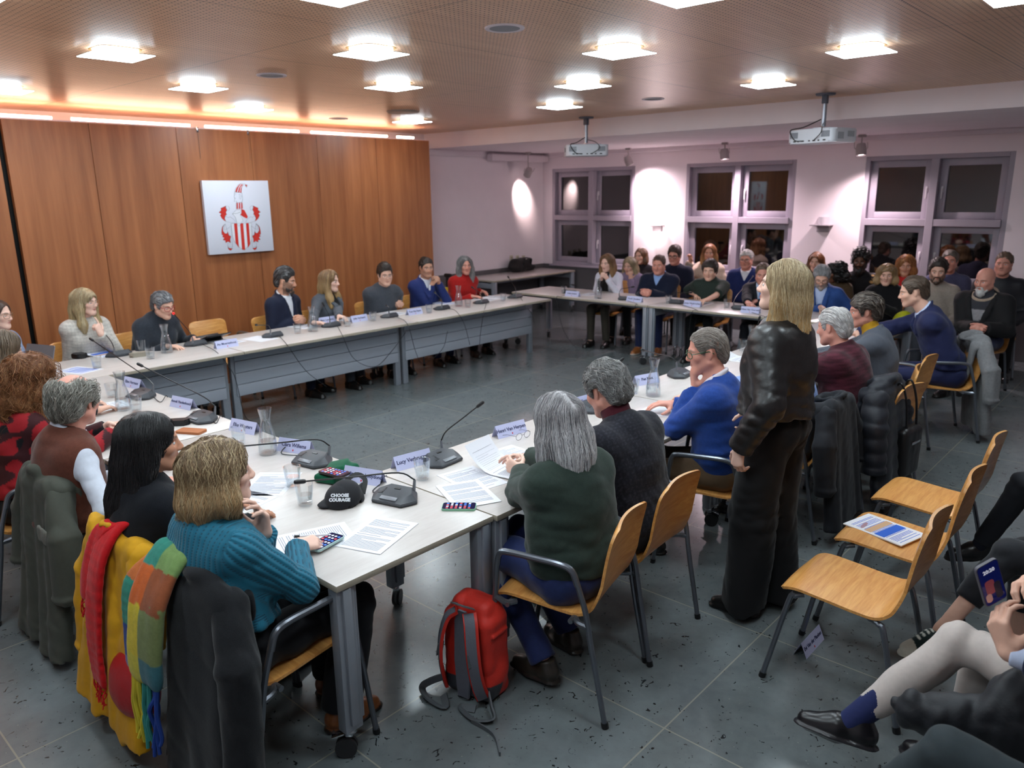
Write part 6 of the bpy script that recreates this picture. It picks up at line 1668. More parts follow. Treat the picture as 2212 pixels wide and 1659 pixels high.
mic('conference microphone before the light blue tie', *(8.108, 3.861, 0.730)[:2], 5, (9.159, 4.227, 0.980), [(7.73, 3.4, .735), (7.70, 3.4, .70), (7.72, 3.35, .3), (7.8, 3.3, .01)])
mic('conference microphone with its neck raised beside the white name card, before the silver bob', *(2.465, 2.725, 0.730)[:2], 275, (2.645, 2.637, 1.000), [(2.55, 2.83, .74), (2.60, 2.87, .73), (2.62, 2.9, .4)])
mic('conference microphone half hidden by the tweed jacket', *(3.716, 2.712, 0.730)[:2], 275, (3.868, 2.617, 1.020))
mic('conference microphone beside the carafe before the bright blue sweater', *(4.844, 2.749, 0.730)[:2], 275, (4.386, 2.773, 0.990))
mic('conference microphone partly behind the standing person', *(6.156, 2.743, 0.730)[:2], 275, (6.129, 2.748, 0.980))

for p, l in (((1.704, 2.782, 0.730), 'full water glass nearest the camera, before the teal sweater'), ((1.792, 3.016, 0.730), 'water glass just behind the nearest one, by the green cloth'), ((2.242, 2.620, 0.730), 'water glass before the white name card of the silver-bob person'),
             ((1.952, 3.800, 0.730), 'water glass in front of the name card beside the near carafe'), ((1.853, 4.897, 0.730), 'water glass right of the left-hand carafe'), ((1.903, 5.406, 0.730), 'water glass left of the left-hand carafe'), ((2.195, 6.467, 0.730), 'water glass before the cream sweater at the left corner'),
             ((2.735, 6.914, 0.730), 'water glass nearer the cream sweater of the pair on the far table'), ((2.628, 6.486, 0.730), 'water glass in front of the pair on the far table'), ((4.089, 6.555, 0.730), 'water glass left of the far carafe before the bearded person'), ((4.639, 6.499, 0.730), 'water glass behind the grey blazer name card'),
             ((5.027, 6.569, 0.730), 'water glass before the charcoal sweater'), ((5.769, 6.501, 0.730), 'water glass between the name card and the royal blue suit'), ((6.344, 6.454, 0.730), 'water glass right of the carafe before the royal blue suit'), ((7.006, 6.497, 0.730), 'water glass right of the red sweater papers'),
             ((8.018, 6.332, 0.730), 'water glass at the left end of the right-hand tables'), ((8.045, 4.755, 0.730), 'water glass left of the dark green polo microphone'), ((8.146, 4.050, 0.730), 'water glass right of the dark green polo papers'), ((4.209, 2.731, 0.730), 'water glass beside the carafe before the tweed jacket'), ((5.963, 2.797, 0.730), 'water glass left of the standing person')):
    place(GL0, p, l)
for p, l in (((1.964, 3.522, 0.730), 'glass carafe nearest the camera, one third full'), ((1.824, 5.016, 0.730), 'glass carafe between two glasses on the left-hand table'), ((2.830, 6.631, 0.730), 'glass carafe before the dark grey turtleneck'), ((4.243, 6.524, 0.730), 'glass carafe before the bearded person in navy'),
             ((6.331, 6.598, 0.730), 'glass carafe before the royal blue suit and red sweater'), ((7.880, 5.672, 0.730), 'glass carafe before the white sleeves'), ((4.241, 2.597, 0.730), 'glass carafe between the tweed jacket and the bright blue sweater'), ((5.829, 2.664, 0.730), 'glass carafe partly behind the standing person')):
    place(CA0, p, l)

name_card('name card before the silver bob, behind a water glass', (2.335, 2.805, 0.730), 262, 'Lucy Verbruggen')
name_card('name card beside the black cap, partly covered by the microphone neck', (2.044, 2.809, 0.730), 198, 'Hadelinde Vanhooydonck', .023)
name_card('name card behind the silver bob, near folded spectacles', (3.022, 2.770, 0.730), 262, 'Henri Van Herpen')
name_card('name card right of the near carafe', (2.080, 3.442, 0.730), 198, 'Clara Willems')
name_card('name card behind a water glass, left of the near carafe', (2.087, 3.978, 0.730), 192, 'Elke Wouters')
name_card('name card behind the black hair, before a tilted microphone', (2.098, 4.768, 0.730), 190, 'Anouk Vandenhoeck', .024)
name_card('name card behind the left-hand carafe', (2.121, 5.584, 0.730), 188, 'Eline Hermans')
name_card('name card right of the dark grey turtleneck on the far table', (3.286, 6.451, 0.730), 270, 'An Moerenhout')
name_card('name card before the bearded person, right of the far carafe', (4.625, 6.847, 0.730), 270, 'Marc Lenaerts')
name_card('name card before the grey blazer', (4.913, 6.669, 0.730), 270, 'Julie Verhaert')
name_card('name card between the charcoal sweater and royal blue suit', (5.598, 6.559, 0.730), 270, 'Tom Van Ranst')
name_card('name card before the white sleeves', (7.865, 6.066, 0.730), 183, 'Sofie Somers')
name_card('name card before the stocky person in navy', (7.906, 5.144, 0.730), 183, 'Frank Geudens')
name_card('name card before the dark green polo shirt', (7.978, 4.396, 0.730), 183, 'Jonas Huybrechts')
name_card('name card before the black suit and light blue tie', (7.920, 3.656, 0.730), 183, 'Willem Van Overveldt', .024)
name_card('name card beside the microphone hidden by the tweed jacket', (3.733, 2.808, 0.730), 265, 'Guy Segers')
name_card('name card left of the carafe before the bright blue sweater', (4.500, 2.819, 0.730), 255, 'Piet Maes')
name_card('name card standing on the floor under the nearest empty chair', (3.215, 1.10, .001), 270, 'Evi Van der Planken', .024)

paper('printed stack with a purple edge before the teal sweater', (1.717, 2.297, 0.730), 20, 5)
paper('printed sheet under the hand of the teal sweater', (1.530, 2.452, 0.730), -20, 1)
paper('printed sheet left of the near glasses', (1.739, 3.124, 0.730), 40, 1)
paper('blank-backed sheet in front of the black hair', (1.505, 3.017, 0.730), 15, 1)
paper('paper lying before the silver bob, left one', (2.394, 2.439, 0.730), 80, 2)
paper('paper lying before the silver bob, right one nearest the table edge', (2.249, 2.324, 0.735), 65, 1, z=TZ+.003)
paper('raised page curling in the hand of the silver-bob person', (2.582, 2.418, 0.740), 100, 1, curl=.40, z=TZ+.006)
paper('paper under the folded spectacles near the silver bob', (2.773, 2.498, 0.730), 85, 1)
paper('sheet before the brown vest', (1.553, 4.514, 0.730), 10, 1); paper('sheet before the red patterned top', (1.763, 5.176, 0.730), 0, 1)
paper('sheet at the inner corner before the cream sweater', (2.067, 6.495, 0.730), -70, 1, style=1); paper('folder with a blue chart before the cream sweater', (2.452, 7.013, 0.730), -80, 6, style=2)
paper('papers right of the dark grey turtleneck', (3.424, 6.702, 0.730), -80, 2); paper('sheet before the empty chair by the wood wall', (3.691, 6.587, 0.730), -80, 1, lines=False)
paper('sheet before the bearded person', (4.355, 6.867, 0.730), -85, 1); paper('sheet before the grey blazer', (4.911, 6.873, 0.730), -85, 1); paper('papers before the charcoal sweater', (5.498, 6.803, 0.730), -80, 2)
paper('blue printed papers before the royal blue suit', (6.418, 6.943, 0.730), -80, 2, style=1); paper('papers before the red sweater', (6.952, 6.784, 0.730), -80, 2); paper('blue-edged stack right of the red sweater', (7.176, 6.777, 0.730), -75, 14)
paper('sheet before the white sleeves', (8.148, 5.993, 0.730), 185, 1); paper('sheet before the stocky person', (8.381, 5.288, 0.730), 185, 2); paper('sheet before the dark green polo', (8.241, 4.426, 0.730), 185, 1); paper('sheet before the light blue tie', (8.301, 3.842, 0.730), 185, 1)
paper('sheet before the bright blue sweater', (3.964, 2.329, 0.730), 95, 1); paper('sheet beside the raised microphone near the standing person', (5.640, 2.700, 0.730), 95, 1, curl=.25)
paper('papers before the grey suit jacket', (7.444, 2.354, 0.730), 95, 2); paper('papers under the hand of the navy suit', (7.873, 2.301, 0.730), 95, 2)
paper('printed papers with a blue and tan band on the armless chair seat', (3.70, .965), 75, 8, style=2, z=.4525)

phone('phone in a green case lying flat on the table corner', (2.116, 2.241, 0.730), 130, (120, 168, 140))
phone('phone in a pale case held flat by the teal sweater person', (1.523, 2.368, 0.745), 12, (176, 204, 200), z=.742)
b_ = basis(Vector((.72, -.55, .42)).normalized(), Vector((-.35, .22, .91)).normalized(), Vector((.72, -.55, .42)).normalized().cross(Vector((-.35, .22, .91)).normalized()))
phone('phone held up by the person in cream trousers at lower right', (2.408, 0.334, 0.935), 0, (96, 92, 100), M=b_, clock='20:20')
# small odds and ends
r = thing('phone_wallet', 'brown leather phone wallet beside a tilted microphone', 'wallet', (1.876, 4.206, 0.730), .5)
b = BM(); prism(b, round_rect(.08, .16, .01), .014); obj('cover', b, mat('tan_leather', (168, 100, 58), .5), r)
r = thing('sunglasses_case', 'small black glasses case beside the brown phone wallet', 'case', (1.893, 4.412, 0.730), .9)
b = BM(); prism(b, round_rect(.06, .14, .028), .035); bmesh.ops.bevel(b, geom=list(b.edges), offset=.008, segments=3, affect='EDGES'); obj('shell', b, M_BLACKP, r)
r = thing('soft_case', 'black soft case at the corner before the cream sweater', 'case', (2.255, 7.015, 0.730), .2)
b = BM(); prism(b, round_rect(.09, .13, .03), .04); bmesh.ops.bevel(b, geom=list(b.edges), offset=.012, segments=3, affect='EDGES'); obj('shell', b, M_BLACKP, r)
r = thing('glasses_case', 'beige glasses case left of the far pair of water glasses', 'case', (2.609, 6.660, 0.730), 1.4)
b = BM(); prism(b, round_rect(.065, .16, .03), .038); bmesh.ops.bevel(b, geom=list(b.edges), offset=.012, segments=3, affect='EDGES'); obj('shell', b, mat('beige_case', (150, 142, 128), .6), r)
r = thing('spectacles', 'folded thin spectacles lying by a name card near the silver bob', 'spectacles', (3.008, 2.657, 0.730), math.radians(0))
b = BM()
for s in (-1, 1):
    pts = [(s*.034+.024*math.cos(a), 0, .02+.019*math.sin(a)) for a in [k*PI/8 for k in range(17)]]; sweep(b, pts, .0011, 6, False)
    sweep(b, [(s*.06, 0, .028), (s*.062, .06, .026), (s*.055, .135, .004)], .001, 6)
sweep(b, [(-.010, 0, .024), (.010, 0, .024)], .001, 6); obj('frame', b, mat('thin_metal_frame', (90, 86, 88), .3, metal=.8), r)
r = thing('laptop', 'open grey laptop at the left edge before the pale blue sweater', 'laptop', (1.72, 6.62, TZ), math.radians(110))
b = BM(); prism(b, round_rect(.31, .22, .012), .014); obj('keyboard_base', b, mat('laptop_grey', (128, 128, 134), .4, metal=.4), r)
b = BM(); prism(b, round_rect(.31, .21, .012), .007, Matrix.Translation((0, -.11, .014)) @ Matrix.Rotation(math.radians(108), 4, 'X') @ Matrix.Translation((0, .105, 0))); obj('lid', b, mat('laptop_grey', (128, 128, 134), .4, metal=.4), r)
r = thing('tablet', 'black tablet propped on a folding cover before the dark grey turtleneck', 'tablet', (3.350, 6.797, 0.730), math.radians(8))
b = BM(); add_box(b, (0, 0, .045), (.26, .19, .010), Euler((-.35, 0, 0)), bev=.003); obj('screen', b, M_MICD, r)
b = BM(); add_box(b, (0, .07, .03), (.24, .09, .006), Euler((.6, 0, 0)), bev=.002); obj('cover', b, M_BLACKP, r)
r = thing('pen', 'white marker pen held against the phone by the teal sweater person', 'pen', (*(1.495, 2.396, 0.760)[:2], .772), math.radians(60))
b = BM(); sweep(b, [(0, -.05, 0), (0, .06, .01)], .005, 10); obj('barrel', b, M_PAPER, r)
b = BM(); sweep(b, [(0, .055, .0095), (0, .075, .0115)], .0056, 10); obj('cap', b, M_MICD, r)

# ------------------------------------------------------------------ coats, scarves and bags
def at_chair(label, name, lab, cat):
    x, y, rz = CHAIRS[label]
    o = thing(name, lab, cat, (x, y, 0), rz); o.scale = (1, 1, .975); return o
def hanging(root, name, col, m, fn, h=.009, folds=.010, lo=(-.5, -.62, -.0), hi=(.5, .12, 1.05), seed=1, cols=None, quilt=0.0, zmin=.012):
    f = Field(V(*lo), V(*hi), h); fn(f)
    if folds: f.noise(folds, (38, 38, 4), seed, 5); f.noise(folds*.8, (60, 60, 9), seed+1, 5, ridged=True); f.noise(folds*.45, (55, 55, 60), seed+2, 5, ridged=True)
    if quilt:
        P = [f.ax[0][:, None, None], f.ax[1][None, :, None], f.ax[2][None, None, :]]
        f.F += (quilt*np.abs(np.sin(P[2]*PI/.095))*-1).astype(np.float32)*np.ones(f.F.shape, np.float32)
    f.cut(lambda P: zmin-P[2])
    vs, qs = f.mesh(); vs = relax(vs, qs, 1, .4)
    cc = np.tile(lin(col), (len(vs), 1))
    if cols: cc = cols(vs, cc)
    return np_obj(name, vs, qs, m, root, cc)
def coat(label, name, lab, col, m, hem, wide=.22, sl=((1, .36), (-1, .36)), quilt=0.0, seed=1, x0=0.0, flare=.06, folds=.010, cat='coat', thick=1.0, collar=True):
    r = at_chair(label, name, lab, cat)
    def body(f):
        Y = V(0, 1, 0)
        f.cone((x0-wide+.05, -.255, .81), (x0+wide-.05, -.255, .81), .050*thick, .050*thick, 0)
        for x in (-.8, -.27, .27, .8):
            f.cone((x0+x*(wide-.06), -.285, .80), (x0+x*(wide-.05+flare), -.33-flare*.5, hem), .075*thick, .080*thick, .05, sq=(Y, 1.7), flat_b=True)
        f.cone((x0-wide+.07, -.19, .80), (x0-wide+.09, -.175, .56), .045, .03, .03, sq=(Y, 2)); f.cone((x0+wide-.07, -.19, .80), (x0+wide-.09, -.175, .56), .045, .03, .03, sq=(Y, 2))
        if collar: f.torus((x0, -.235, .868), (0, .35, 1), .075, .022, .02)
    hanging(r, 'body', col, m, body, folds=folds, seed=seed, quilt=quilt)
    for s, z in sl:
        def sleeve(f, s=s, z=z):
            f.path([V(x0+s*(wide-.05), -.265, .80), V(x0+s*(wide+.035), -.30, .62), V(x0+s*(wide+.045), -.33, z)], [.062*thick, .066*thick, .058*thick], .02, flat_b=True)
            f.torus((x0+s*(wide+.045), -.33, z+.03), (0, 0, 1), .055*thick, .010, .008)
        hanging(r, 'sleeve', col, m, sleeve, folds=folds*.6, seed=seed+7+s, quilt=quilt)
    return r
OLV = (74, 76, 68)
rc = coat('armchair hung with an olive green canvas coat', 'canvas_coat', 'olive green canvas coat hanging over a chair to the floor, patch on its shoulder', OLV, M_COTTON, .03, .23, ((1, .33), (-1, .34)), seed=3, flare=.09, folds=.012)
f = Field(V(.0, -.46, .4), V(.42, -.2, .8), .006); f.box((.20, -.362, .64), (.058, .008, .040), rd=.012, k=0); f.noise(.003, 90, 3); vs, qs = f.mesh(); np_obj('patch', vs, qs, M_COTTON, rc, np.tile(lin((112, 112, 104)), (len(vs), 1)))
YEL = (204, 150, 22)
YC = 'armchair hung with a mustard yellow raincoat and a red scarf'
coat(YC, 'raincoat', 'mustard yellow raincoat over the chair behind the black hair', YEL, M_COTTON, .10, .235, ((-1, .26), (1, .50)), seed=9, flare=.10, folds=.014)
def ribbon(root, name, pts, w, th, cols, m, fringe=None, seed=1, wdir=V(1, 0, 0), h=.007):
    """flat cloth band along pts (chair space); cols = list of (upto fraction, colour)"""
    P = np.array([p[:] for p in smooth_path(pts, 6)]); lo = P.min(0)-w; hi = P.max(0)+w; lo[2] = min(lo[2], P[:, 2].min()-.05)
    f = Field(lo, hi, h)
    for a, b_ in zip(P, P[1:]):
        t = unit(b_-a); n = unit(np.cross(wdir, t))
        for o in (-.36, -.12, .12, .36):
            f.cone(a+wdir*o*w, b_+wdir*o*w, w*.17, w*.17, w*.12, sq=(n, w*.17/th))
    f.noise(.005, (50, 50, 12), seed, 5); f.noise(.004, (70, 70, 14), seed+1, 5, ridged=True)
    vs, qs = f.mesh()
    seg = np.concatenate([[0], np.cumsum(np.linalg.norm(np.diff(P, axis=0), axis=1))]); tot = seg[-1]
    d = np.linalg.norm(vs[:, None]-P[None], axis=2); k = seg[np.argmin(d, 1)]/tot; lat = (vs@wdir)
    c00 = cols[0][1]; cc = np.tile(lin(c00 if not isinstance(c00[0], tuple) else c00[0]), (len(vs), 1))
    kk = k+.003*wav([vs[:, 0], vs[:, 1], vs[:, 2]], 90, seed+5, 5)
    for i, (u0, c0) in enumerate(cols):
        msk = kk >= u0
        if len(c0) == 2 and isinstance(c0[0], tuple):
            mid = np.median(lat); cc[msk & (lat < mid)] = lin(c0[0]); cc[msk & (lat >= mid)] = lin(c0[1])
        else: cc[msk] = lin(c0)
    o = np_obj(name, vs, qs, m, root, cc)
    if fringe:
        n, ln, rr, fc = fringe; rs = random.Random(seed)
        e = P[-1]; t = unit(P[-1]-P[-2])
        for i in range(n):
            b = BM(); x = (-.45+.9*i/(n-1))*w
            q = e+wdir*x; pts_ = [q-t*.02] + [q+t*ln*k_/4*(.9+.2*rs.random())+V((rs.random()-.5)*.02, (rs.random()-.5)*.02, 0) for k_ in range(1, 5)]
            pts_ = [V(p_[0], p_[1], max(.01, p_[2])) for p_ in pts_]
            sweep(b, smooth_path(pts_, 3), [rr*(1-.3*j/12) for j in range(13)], 6); obj('fringe', b, fc[i*len(fc)//n], root)
    return o
RED = (200, 26, 32)
M_REDF = mat('red_wool_fringe', RED, .9)
r = at_chair(YC, 'scarf', 'plain red wool scarf hanging over the yellow raincoat', 'scarf')
ribbon(r, 'band', [(.16, -.12, .74), (.10, -.20, .88), (.04, -.27, .905), (.02, -.36, .78), (.01, -.405, .5), (.005, -.415, .28)], .105, .011, [(0, RED)], M_WOOL, (9, .10, .003, [M_REDF]), 4)
ribbon(r, 'band', [(.06, -.24, .905), (-.02, -.32, .87), (-.07, -.37, .72), (-.08, -.39, .60)], .085, .011, [(0, RED)], M_WOOL, (8, .09, .003, [M_REDF]), 6)
r = at_chair(YC, 'shoulder_bag', 'rounded red leather bag low between the yellow coat and the striped scarf', 'bag')
hanging(r, 'pouch', (168, 20, 26), M_LEATHER, lambda f: (f.ell((.20, -.36, .33), (.13, .075, .13), k=0), f.ell((.20, -.36, .30), (.12, .07, .10), k=.02)), folds=.003, seed=5)
b = BM(); sweep(b, smooth_path([(.10, -.36, .42), (.05, -.30, .70), (.08, -.22, .86)], 6), .006, 8); obj('shoulder_strap', b, mat('red_strap', (150, 18, 24), .4), r)
TC = 'armchair under the person in a teal ribbed sweater, hung with a dark coat'
coat(TC, 'wool_coat', 'dark charcoal wool coat hanging over the chair behind the teal sweater', (34, 35, 38), M_WOOL, .04, .18, ((1, .16),), seed=14, x0=.065, flare=.05, folds=.010)
r = at_chair(TC, 'scarf', 'fluffy multicoloured checked scarf with thick fringes on the charcoal coat', 'scarf')
cks = [(0, ((60, 140, 120), (60, 140, 120))), (.22, ((52, 132, 116), (120, 150, 90))), (.40, ((198, 96, 40), (146, 82, 52))), (.60, ((206, 186, 44), (120, 132, 84))), (.86, ((200, 190, 60), (60, 110, 120)))]
_fr = [mat('scarf_fringe_%d' % i, c_, .9) for i, c_ in enumerate(((206, 190, 52), (52, 136, 128), (28, 62, 140)))]
ribbon(r, 'band', [(-.06, -.17, .78), (-.06, -.23, .90), (-.065, -.30, .92), (-.065, -.39, .80), (-.07, -.42, .66), (-.075, -.43, .52)], .175, .018, cks, M_WOOL, (12, .26, .009, [_fr[2], _fr[1], _fr[0]][::-1]), 8)
ribbon(r, 'band', [(-.12, -.28, .90), (-.165, -.37, .80), (-.175, -.40, .62), (-.17, -.41, .50)], .11, .022, [(0, (196, 110, 60)), (.3, (56, 140, 120)), (.62, (28, 60, 136)), (.88, (110, 110, 170))], M_WOOL, None, 12)
coat('armchair hung with a plain black jacket behind the standing person', 'jacket', 'plain black jacket hanging on the chair right behind the standing person', (30, 31, 36), M_COTTON, .10, .22, ((1, .40), (-1, .35)), seed=21, flare=.07)
coat('armchair hung with a quilted black coat', 'quilted_coat', 'quilted black puffer coat hanging over the chair of the maroon cardigan', (30, 32, 40), M_NYLON, .14, .23, ((1, .34), (-1, .34)), quilt=.012, seed=24, flare=.09, folds=.006, thick=1.1)
GC = 'armchair with a light grey wool coat over its back'
rc = coat(GC, 'wool_coat', 'light grey wool coat hanging behind the leaning navy suit', (126, 126, 128), M_WOOL, .06, .22, ((1, .28), (-1, .36)), seed=28, flare=.04)
b = BM(); add_box(b, (.262, -.395, .32), (.07, .008, .03), bev=.003); obj('cuff_tab', b, mat('grey_wool_tab', (120, 120, 122), .9), rc)
b = BM(); lathe(b, [(.0005, .004), (.010, .003), (.011, 0)], 12); b.transform(Matrix.Translation((.275, -.402, .32)) @ Matrix.Rotation(PI/2, 4, 'X')); obj('button', b, M_BLACKP, rc)
BC = 'empty beech armchair with a black shoulder bag on its back'
r = at_chair(BC, 'shoulder_bag', 'black leather shoulder bag hanging from the empty chair back', 'bag')
hanging(r, 'pouch', (24, 23, 25), M_LEATHER, lambda f: (f.box((-.06, -.32, .40), (.12, .045, .17), rd=.04, k=0)), folds=.004, seed=5)
for x in (-.13, .01):
    b = BM(); sweep(b, smooth_path([(x, -.33, .55), (x, -.31, .74), (x, -.27, .855), (x, -.235, .82), (x, -.225, .66)], 5), .007, 8); obj('strap', b, M_MICD, r)
b = BM(); add_box(b, (-.06, -.368, .47), (.12, .006, .018), bev=.002); obj('zip', b, M_CHROME, r)
# puffer coat on the lap at the lower right
r = thing('puffer_coat', 'black puffer coat hanging from the lap of the person in cream trousers', 'coat', (2.45, .30, 0))
def lap(f):
    f.cone((-.10, .16, .47), (-.02, -.10, .50), .075, .10, 0, sq=(V(.8, .5, 0), 1.3)); f.cone((-.02, -.10, .50), (.05, -.32, .52), .10, .12, .05, sq=(V(.8, .5, 0), 1.3)); f.cone((.0, -.05, .60), (.14, -.28, .68), .06, .08, .06, sq=(V(0, 0, 1), 1.2)); f.cone((-.05, .05, .34), (.04, -.25, .33), .06, .08, .06, sq=(V(.8, .5, 0), 1.3))
hanging(r, 'body', (30, 31, 36), M_NYLON, lap, lo=(-.4, -.4, .2), hi=(.75, .6, 1.0), folds=.012, seed=31, h=.008)

# red rucksack on the floor against the table leg
r = thing('rucksack', 'red and grey rucksack standing on the floor against the table leg', 'rucksack', (1.993, 2.038, 0.000), math.radians(98))
r.scale = (.92, .92, .90)
# local frame: -x... +y is the strap side turned towards the camera's left
REDB = (196, 44, 32)
f = Field(V(-.26, -.22, -.01), V(.26, .22, .56), .0065)
f.box((0, -.005, .215), (.135, .088, .215), rd=.045, k=0); f.box((0, -.015, .40), (.112, .072, .085), rd=.05, k=.03); f.box((0, -.085, .20), (.105, .035, .16), rd=.03, k=.012); f.ell((.118, -.01, .13), (.034, .062, .10), k=.008); f.ell((-.118, -.01, .13), (.034, .062, .10), k=.008); f.box((.0, .0, .345), (.145, .06, .012), rd=.01, k=.004)
f.noise(.006, (40, 40, 40), 3, 5, ridged=True); f.cut(lambda P: .004-P[2])
vs, qs = f.mesh(); vs = relax(vs, qs, 1, .4)
cc = np.tile(lin(REDB), (len(vs), 1)); cc[(vs[:, 2] < .10) & (vs[:, 1] > .0)] = lin((52, 54, 60))
np_obj('body', vs, qs, M_NYLON, r, cc)
M_STRAPG = mat('grey_webbing', (84, 88, 92), .7, bump=(300, .2, .002)); M_MESHG = mat('grey_mesh_padding', (96, 98, 108), .75, bump=(400, .5, .003)); M_REDP = mat('red_piping', REDB, .5)
b = BM(); prism(b, [(-.03, .02), (.03, .02), (.045, .20), (.04, .40), (.02, .455), (-.02, .455), (-.04, .40), (-.045, .20)], .012, basis((1, 0, 0), (0, -.02, 1), (0, 1, .02), (0, .092, 0))); obj('back_panel', b, M_MESHG, r)
for s in (1, -1):
    pth = smooth_path([(s*.035, .085, .45), (s*.065, .115, .42), (s*.085, .135, .33), (s*.095, .135, .22), (s*.10, .115, .12), (s*.105, .09, .05)], 6)
    b = BM(); strap(b, pth, .062, .014); ob = obj('shoulder_strap', b, M_REDP, r)
    b = BM(); strap(b, [p+Vector((0, .006, 0)) for p in pth], .044, .014); obj('padding', b, M_MESHG, ob)
    b = BM(); strap(b, smooth_path([(s*.09, .15, .24), (s*.08, .145, .30)], 4), .04, .006); obj('adjuster', b, M_STRAPG, ob)
    hb = smooth_path([(s*.11, .06, .07), (s*.17, .12, .05), (s*.20, .15, .02), (s*.13, .19, .012), (s*.03, .175+.02*s, .010), (s*.09, .13, .012)], 6)
    b = BM(); sweep(b, hb, 1.0, 4, True, (.008, .034)); obj('hip_belt', b, M_STRAPG, r)
b = BM(); strap(b, smooth_path([(-.05, .07, .47), (-.03, .115, .50), (.03, .115, .50), (.05, .07, .47)], 5), .018, .005); obj('haul_loop', b, M_STRAPG, r)
b = BM(); sweep(b, smooth_path([(.12, -.02, .36), (.142, .0, .30), (.148, .02, .22)], 5), .004, 6); obj('zip', b, M_STRAPG, r)
b = BM(); sweep(b, smooth_path([(-.12, .2, .012), (-.25, .22, .010), (-.34, .3, .010)], 4), 1.0, 4, True, (.006, .02)); obj('hip_belt', b, M_STRAPG, r)

# cap on the table, green pouch
r = thing('cap', 'black cap with white lettering lying on the table by the nearest glass', 'cap', (1.832, 2.671, 0.730), math.radians(28))
f = Field(V(-.2, -.2, -.005), V(.2, .2, .16), .005)
f.ell((0, 0, .012), (.092, .082, .088), k=0); f.noise(.006, (40, 40, 40), 8, 5, ridged=True); f.ell((.0, -.01, -.012), (.080, .070, .075), k=.004, op='sub')
f.cone((-.06, .055, .012), (.06, .055, .012), .045, .045, .01, sq=(V(0, 0, 1), 9)); f.cone((.085, -.03, .02), (.12, -.03, .03), .03, .02, .02, sq=(V(0, 1, 0), 2)); f.cut(lambda P: .001-P[2])
vs, qs = f.mesh(); np_obj('crown', vs, qs, M_COTTON, r, np.tile(lin((34, 34, 38)), (len(vs), 1)))
M_WTXT = mat('white_print', (215, 216, 222), .6)
for k, t_ in enumerate(('CHOOSE', 'COURAGE')):
    x = Vector((.25, -.97, 0)).normalized(); z = Vector((-.84, -.22, .50)).normalized(); y = z.cross(x)
    text_mesh('lettering', t_, .019, M_WTXT, r, basis(x, y, z, Vector((-.080, -.020, .054))+y*(.010-.019*k)+z*.006), bold=.0012)
b = BM(); strap(b, smooth_path([(.06, -.06, .02), (.11, -.05, .07), (.12, .0, .085), (.10, .05, .05)], 5), .022, .004); obj('strap', b, M_BLACKP, r)
r = thing('pouch', 'folded green cloth pouch behind the cap, a dark phone on it', 'pouch', (1.996, 2.960, 0.730), math.radians(20))
f = Field(V(-.2, -.15, -.005), V(.2, .15, .08), .006); f.box((0, 0, .02), (.11, .06, .020), rd=.016, k=0); f.box((.05, .03, .035), (.07, .05, .012), rot_axes(.4, .2, 0), .01, .02); f.noise(.006, (40, 40, 40), 5, 5, ridged=True); f.cut(lambda P: .001-P[2])
vs, qs = f.mesh(); np_obj('cloth', vs, qs, M_WOOL, r, np.tile(lin((16, 84, 58)), (len(vs), 1)))
phone('dark phone lying on the folded green cloth', ((1.941, 2.898, 0.780)[0], (1.941, 2.898, 0.780)[1], .775), 100, (40, 26, 24), z=.778)

# ------------------------------------------------------------------ coat of arms on the wood wall
r = thing('coat_of_arms', 'square white panel with a red and white coat of arms', 'emblem', (4.355, WY, 1.825))
PW = .77
b = BM(); add_box(b, (0, -.030, 0), (PW, .045, PW), bev=.003); obj('panel', b, mat('white_panel', (214, 216, 228), .55), r)
M_HR = mat('heraldic_red', (200, 44, 34), .6); M_HL = mat('heraldic_line', (48, 52, 60), .6); M_HW = mat('heraldic_white', (222, 224, 232), .6)
def hp_(x, y): return ((x-262-(y-225)*.028)/1068*PW-PW/2, (PW/2-(y-225)/(1178-.05*(x-250))*PW))
def flat(name, pts, m, d, par):
    b = BM(); q = [hp_(*p) for p in pts]
    prism(b, q, .0009, basis((1, 0, 0), (0, 0, 1), (0, -1, 0), (0, -.0521-d, 0)))
    return obj(name, b, m, par, False)
def outline(name, pts, par, closed=True, rad=.0011):
    q = [(x, -.0537, z) for x, z in [hp_(*p) for p in pts]]
    if closed: q = q+[q[0]]
    b = BM(); sweep(b, q, rad, 4, True); return obj(name, b, M_HL, par, False)
mir = lambda pts, c=828: [(2*c-x, y) for x, y in pts]
sh_ = [(668, 903), (1002, 898), (1003, 1090), (985, 1180), (940, 1255), (848, 1338), (760, 1270), (700, 1190), (678, 1110)]
shield = flat('shield', sh_, M_HW, 0, r); outline('outline', sh_, shield)
for xa, xb, yb in ((717, 766, (1215, 1300)), (815, 866, (1325, 1335)), (912, 958, (1300, 1240))):
    flat('stripe', [(xa, 900), (xb, 900), (xb+3, yb[1]-4), (xa+3, yb[0])], M_HR, .0005, shield)
UL = [(605, 622), (572, 638), (522, 658), (528, 690), (488, 725), (526, 745), (506, 772), (532, 822), (560, 848), (592, 872), (572, 822), (588, 772), (608, 762), (598, 722), (618, 690), (600, 652)]
LL = [(566, 910), (522, 958), (508, 1040), (510, 1080), (530, 1088), (515, 1112), (545, 1130), (520, 1165), (560, 1172), (560, 1210), (600, 1188), (640, 1210), (635, 1160), (652, 1105), (620, 1088), (605, 1030), (592, 1060), (560, 1060), (532, 1020), (532, 962)]
BL_ = [(588, 1272), (600, 1318), (630, 1335), (668, 1300), (642, 1302), (612, 1298)]
WL = [(605, 622), (640, 625), (662, 650), (650, 695), (625, 690), (612, 665)]
WM = [(590, 872), (565, 800), (600, 785), (625, 810), (660, 795), (720, 840), (750, 880), (690, 895), (640, 880)]
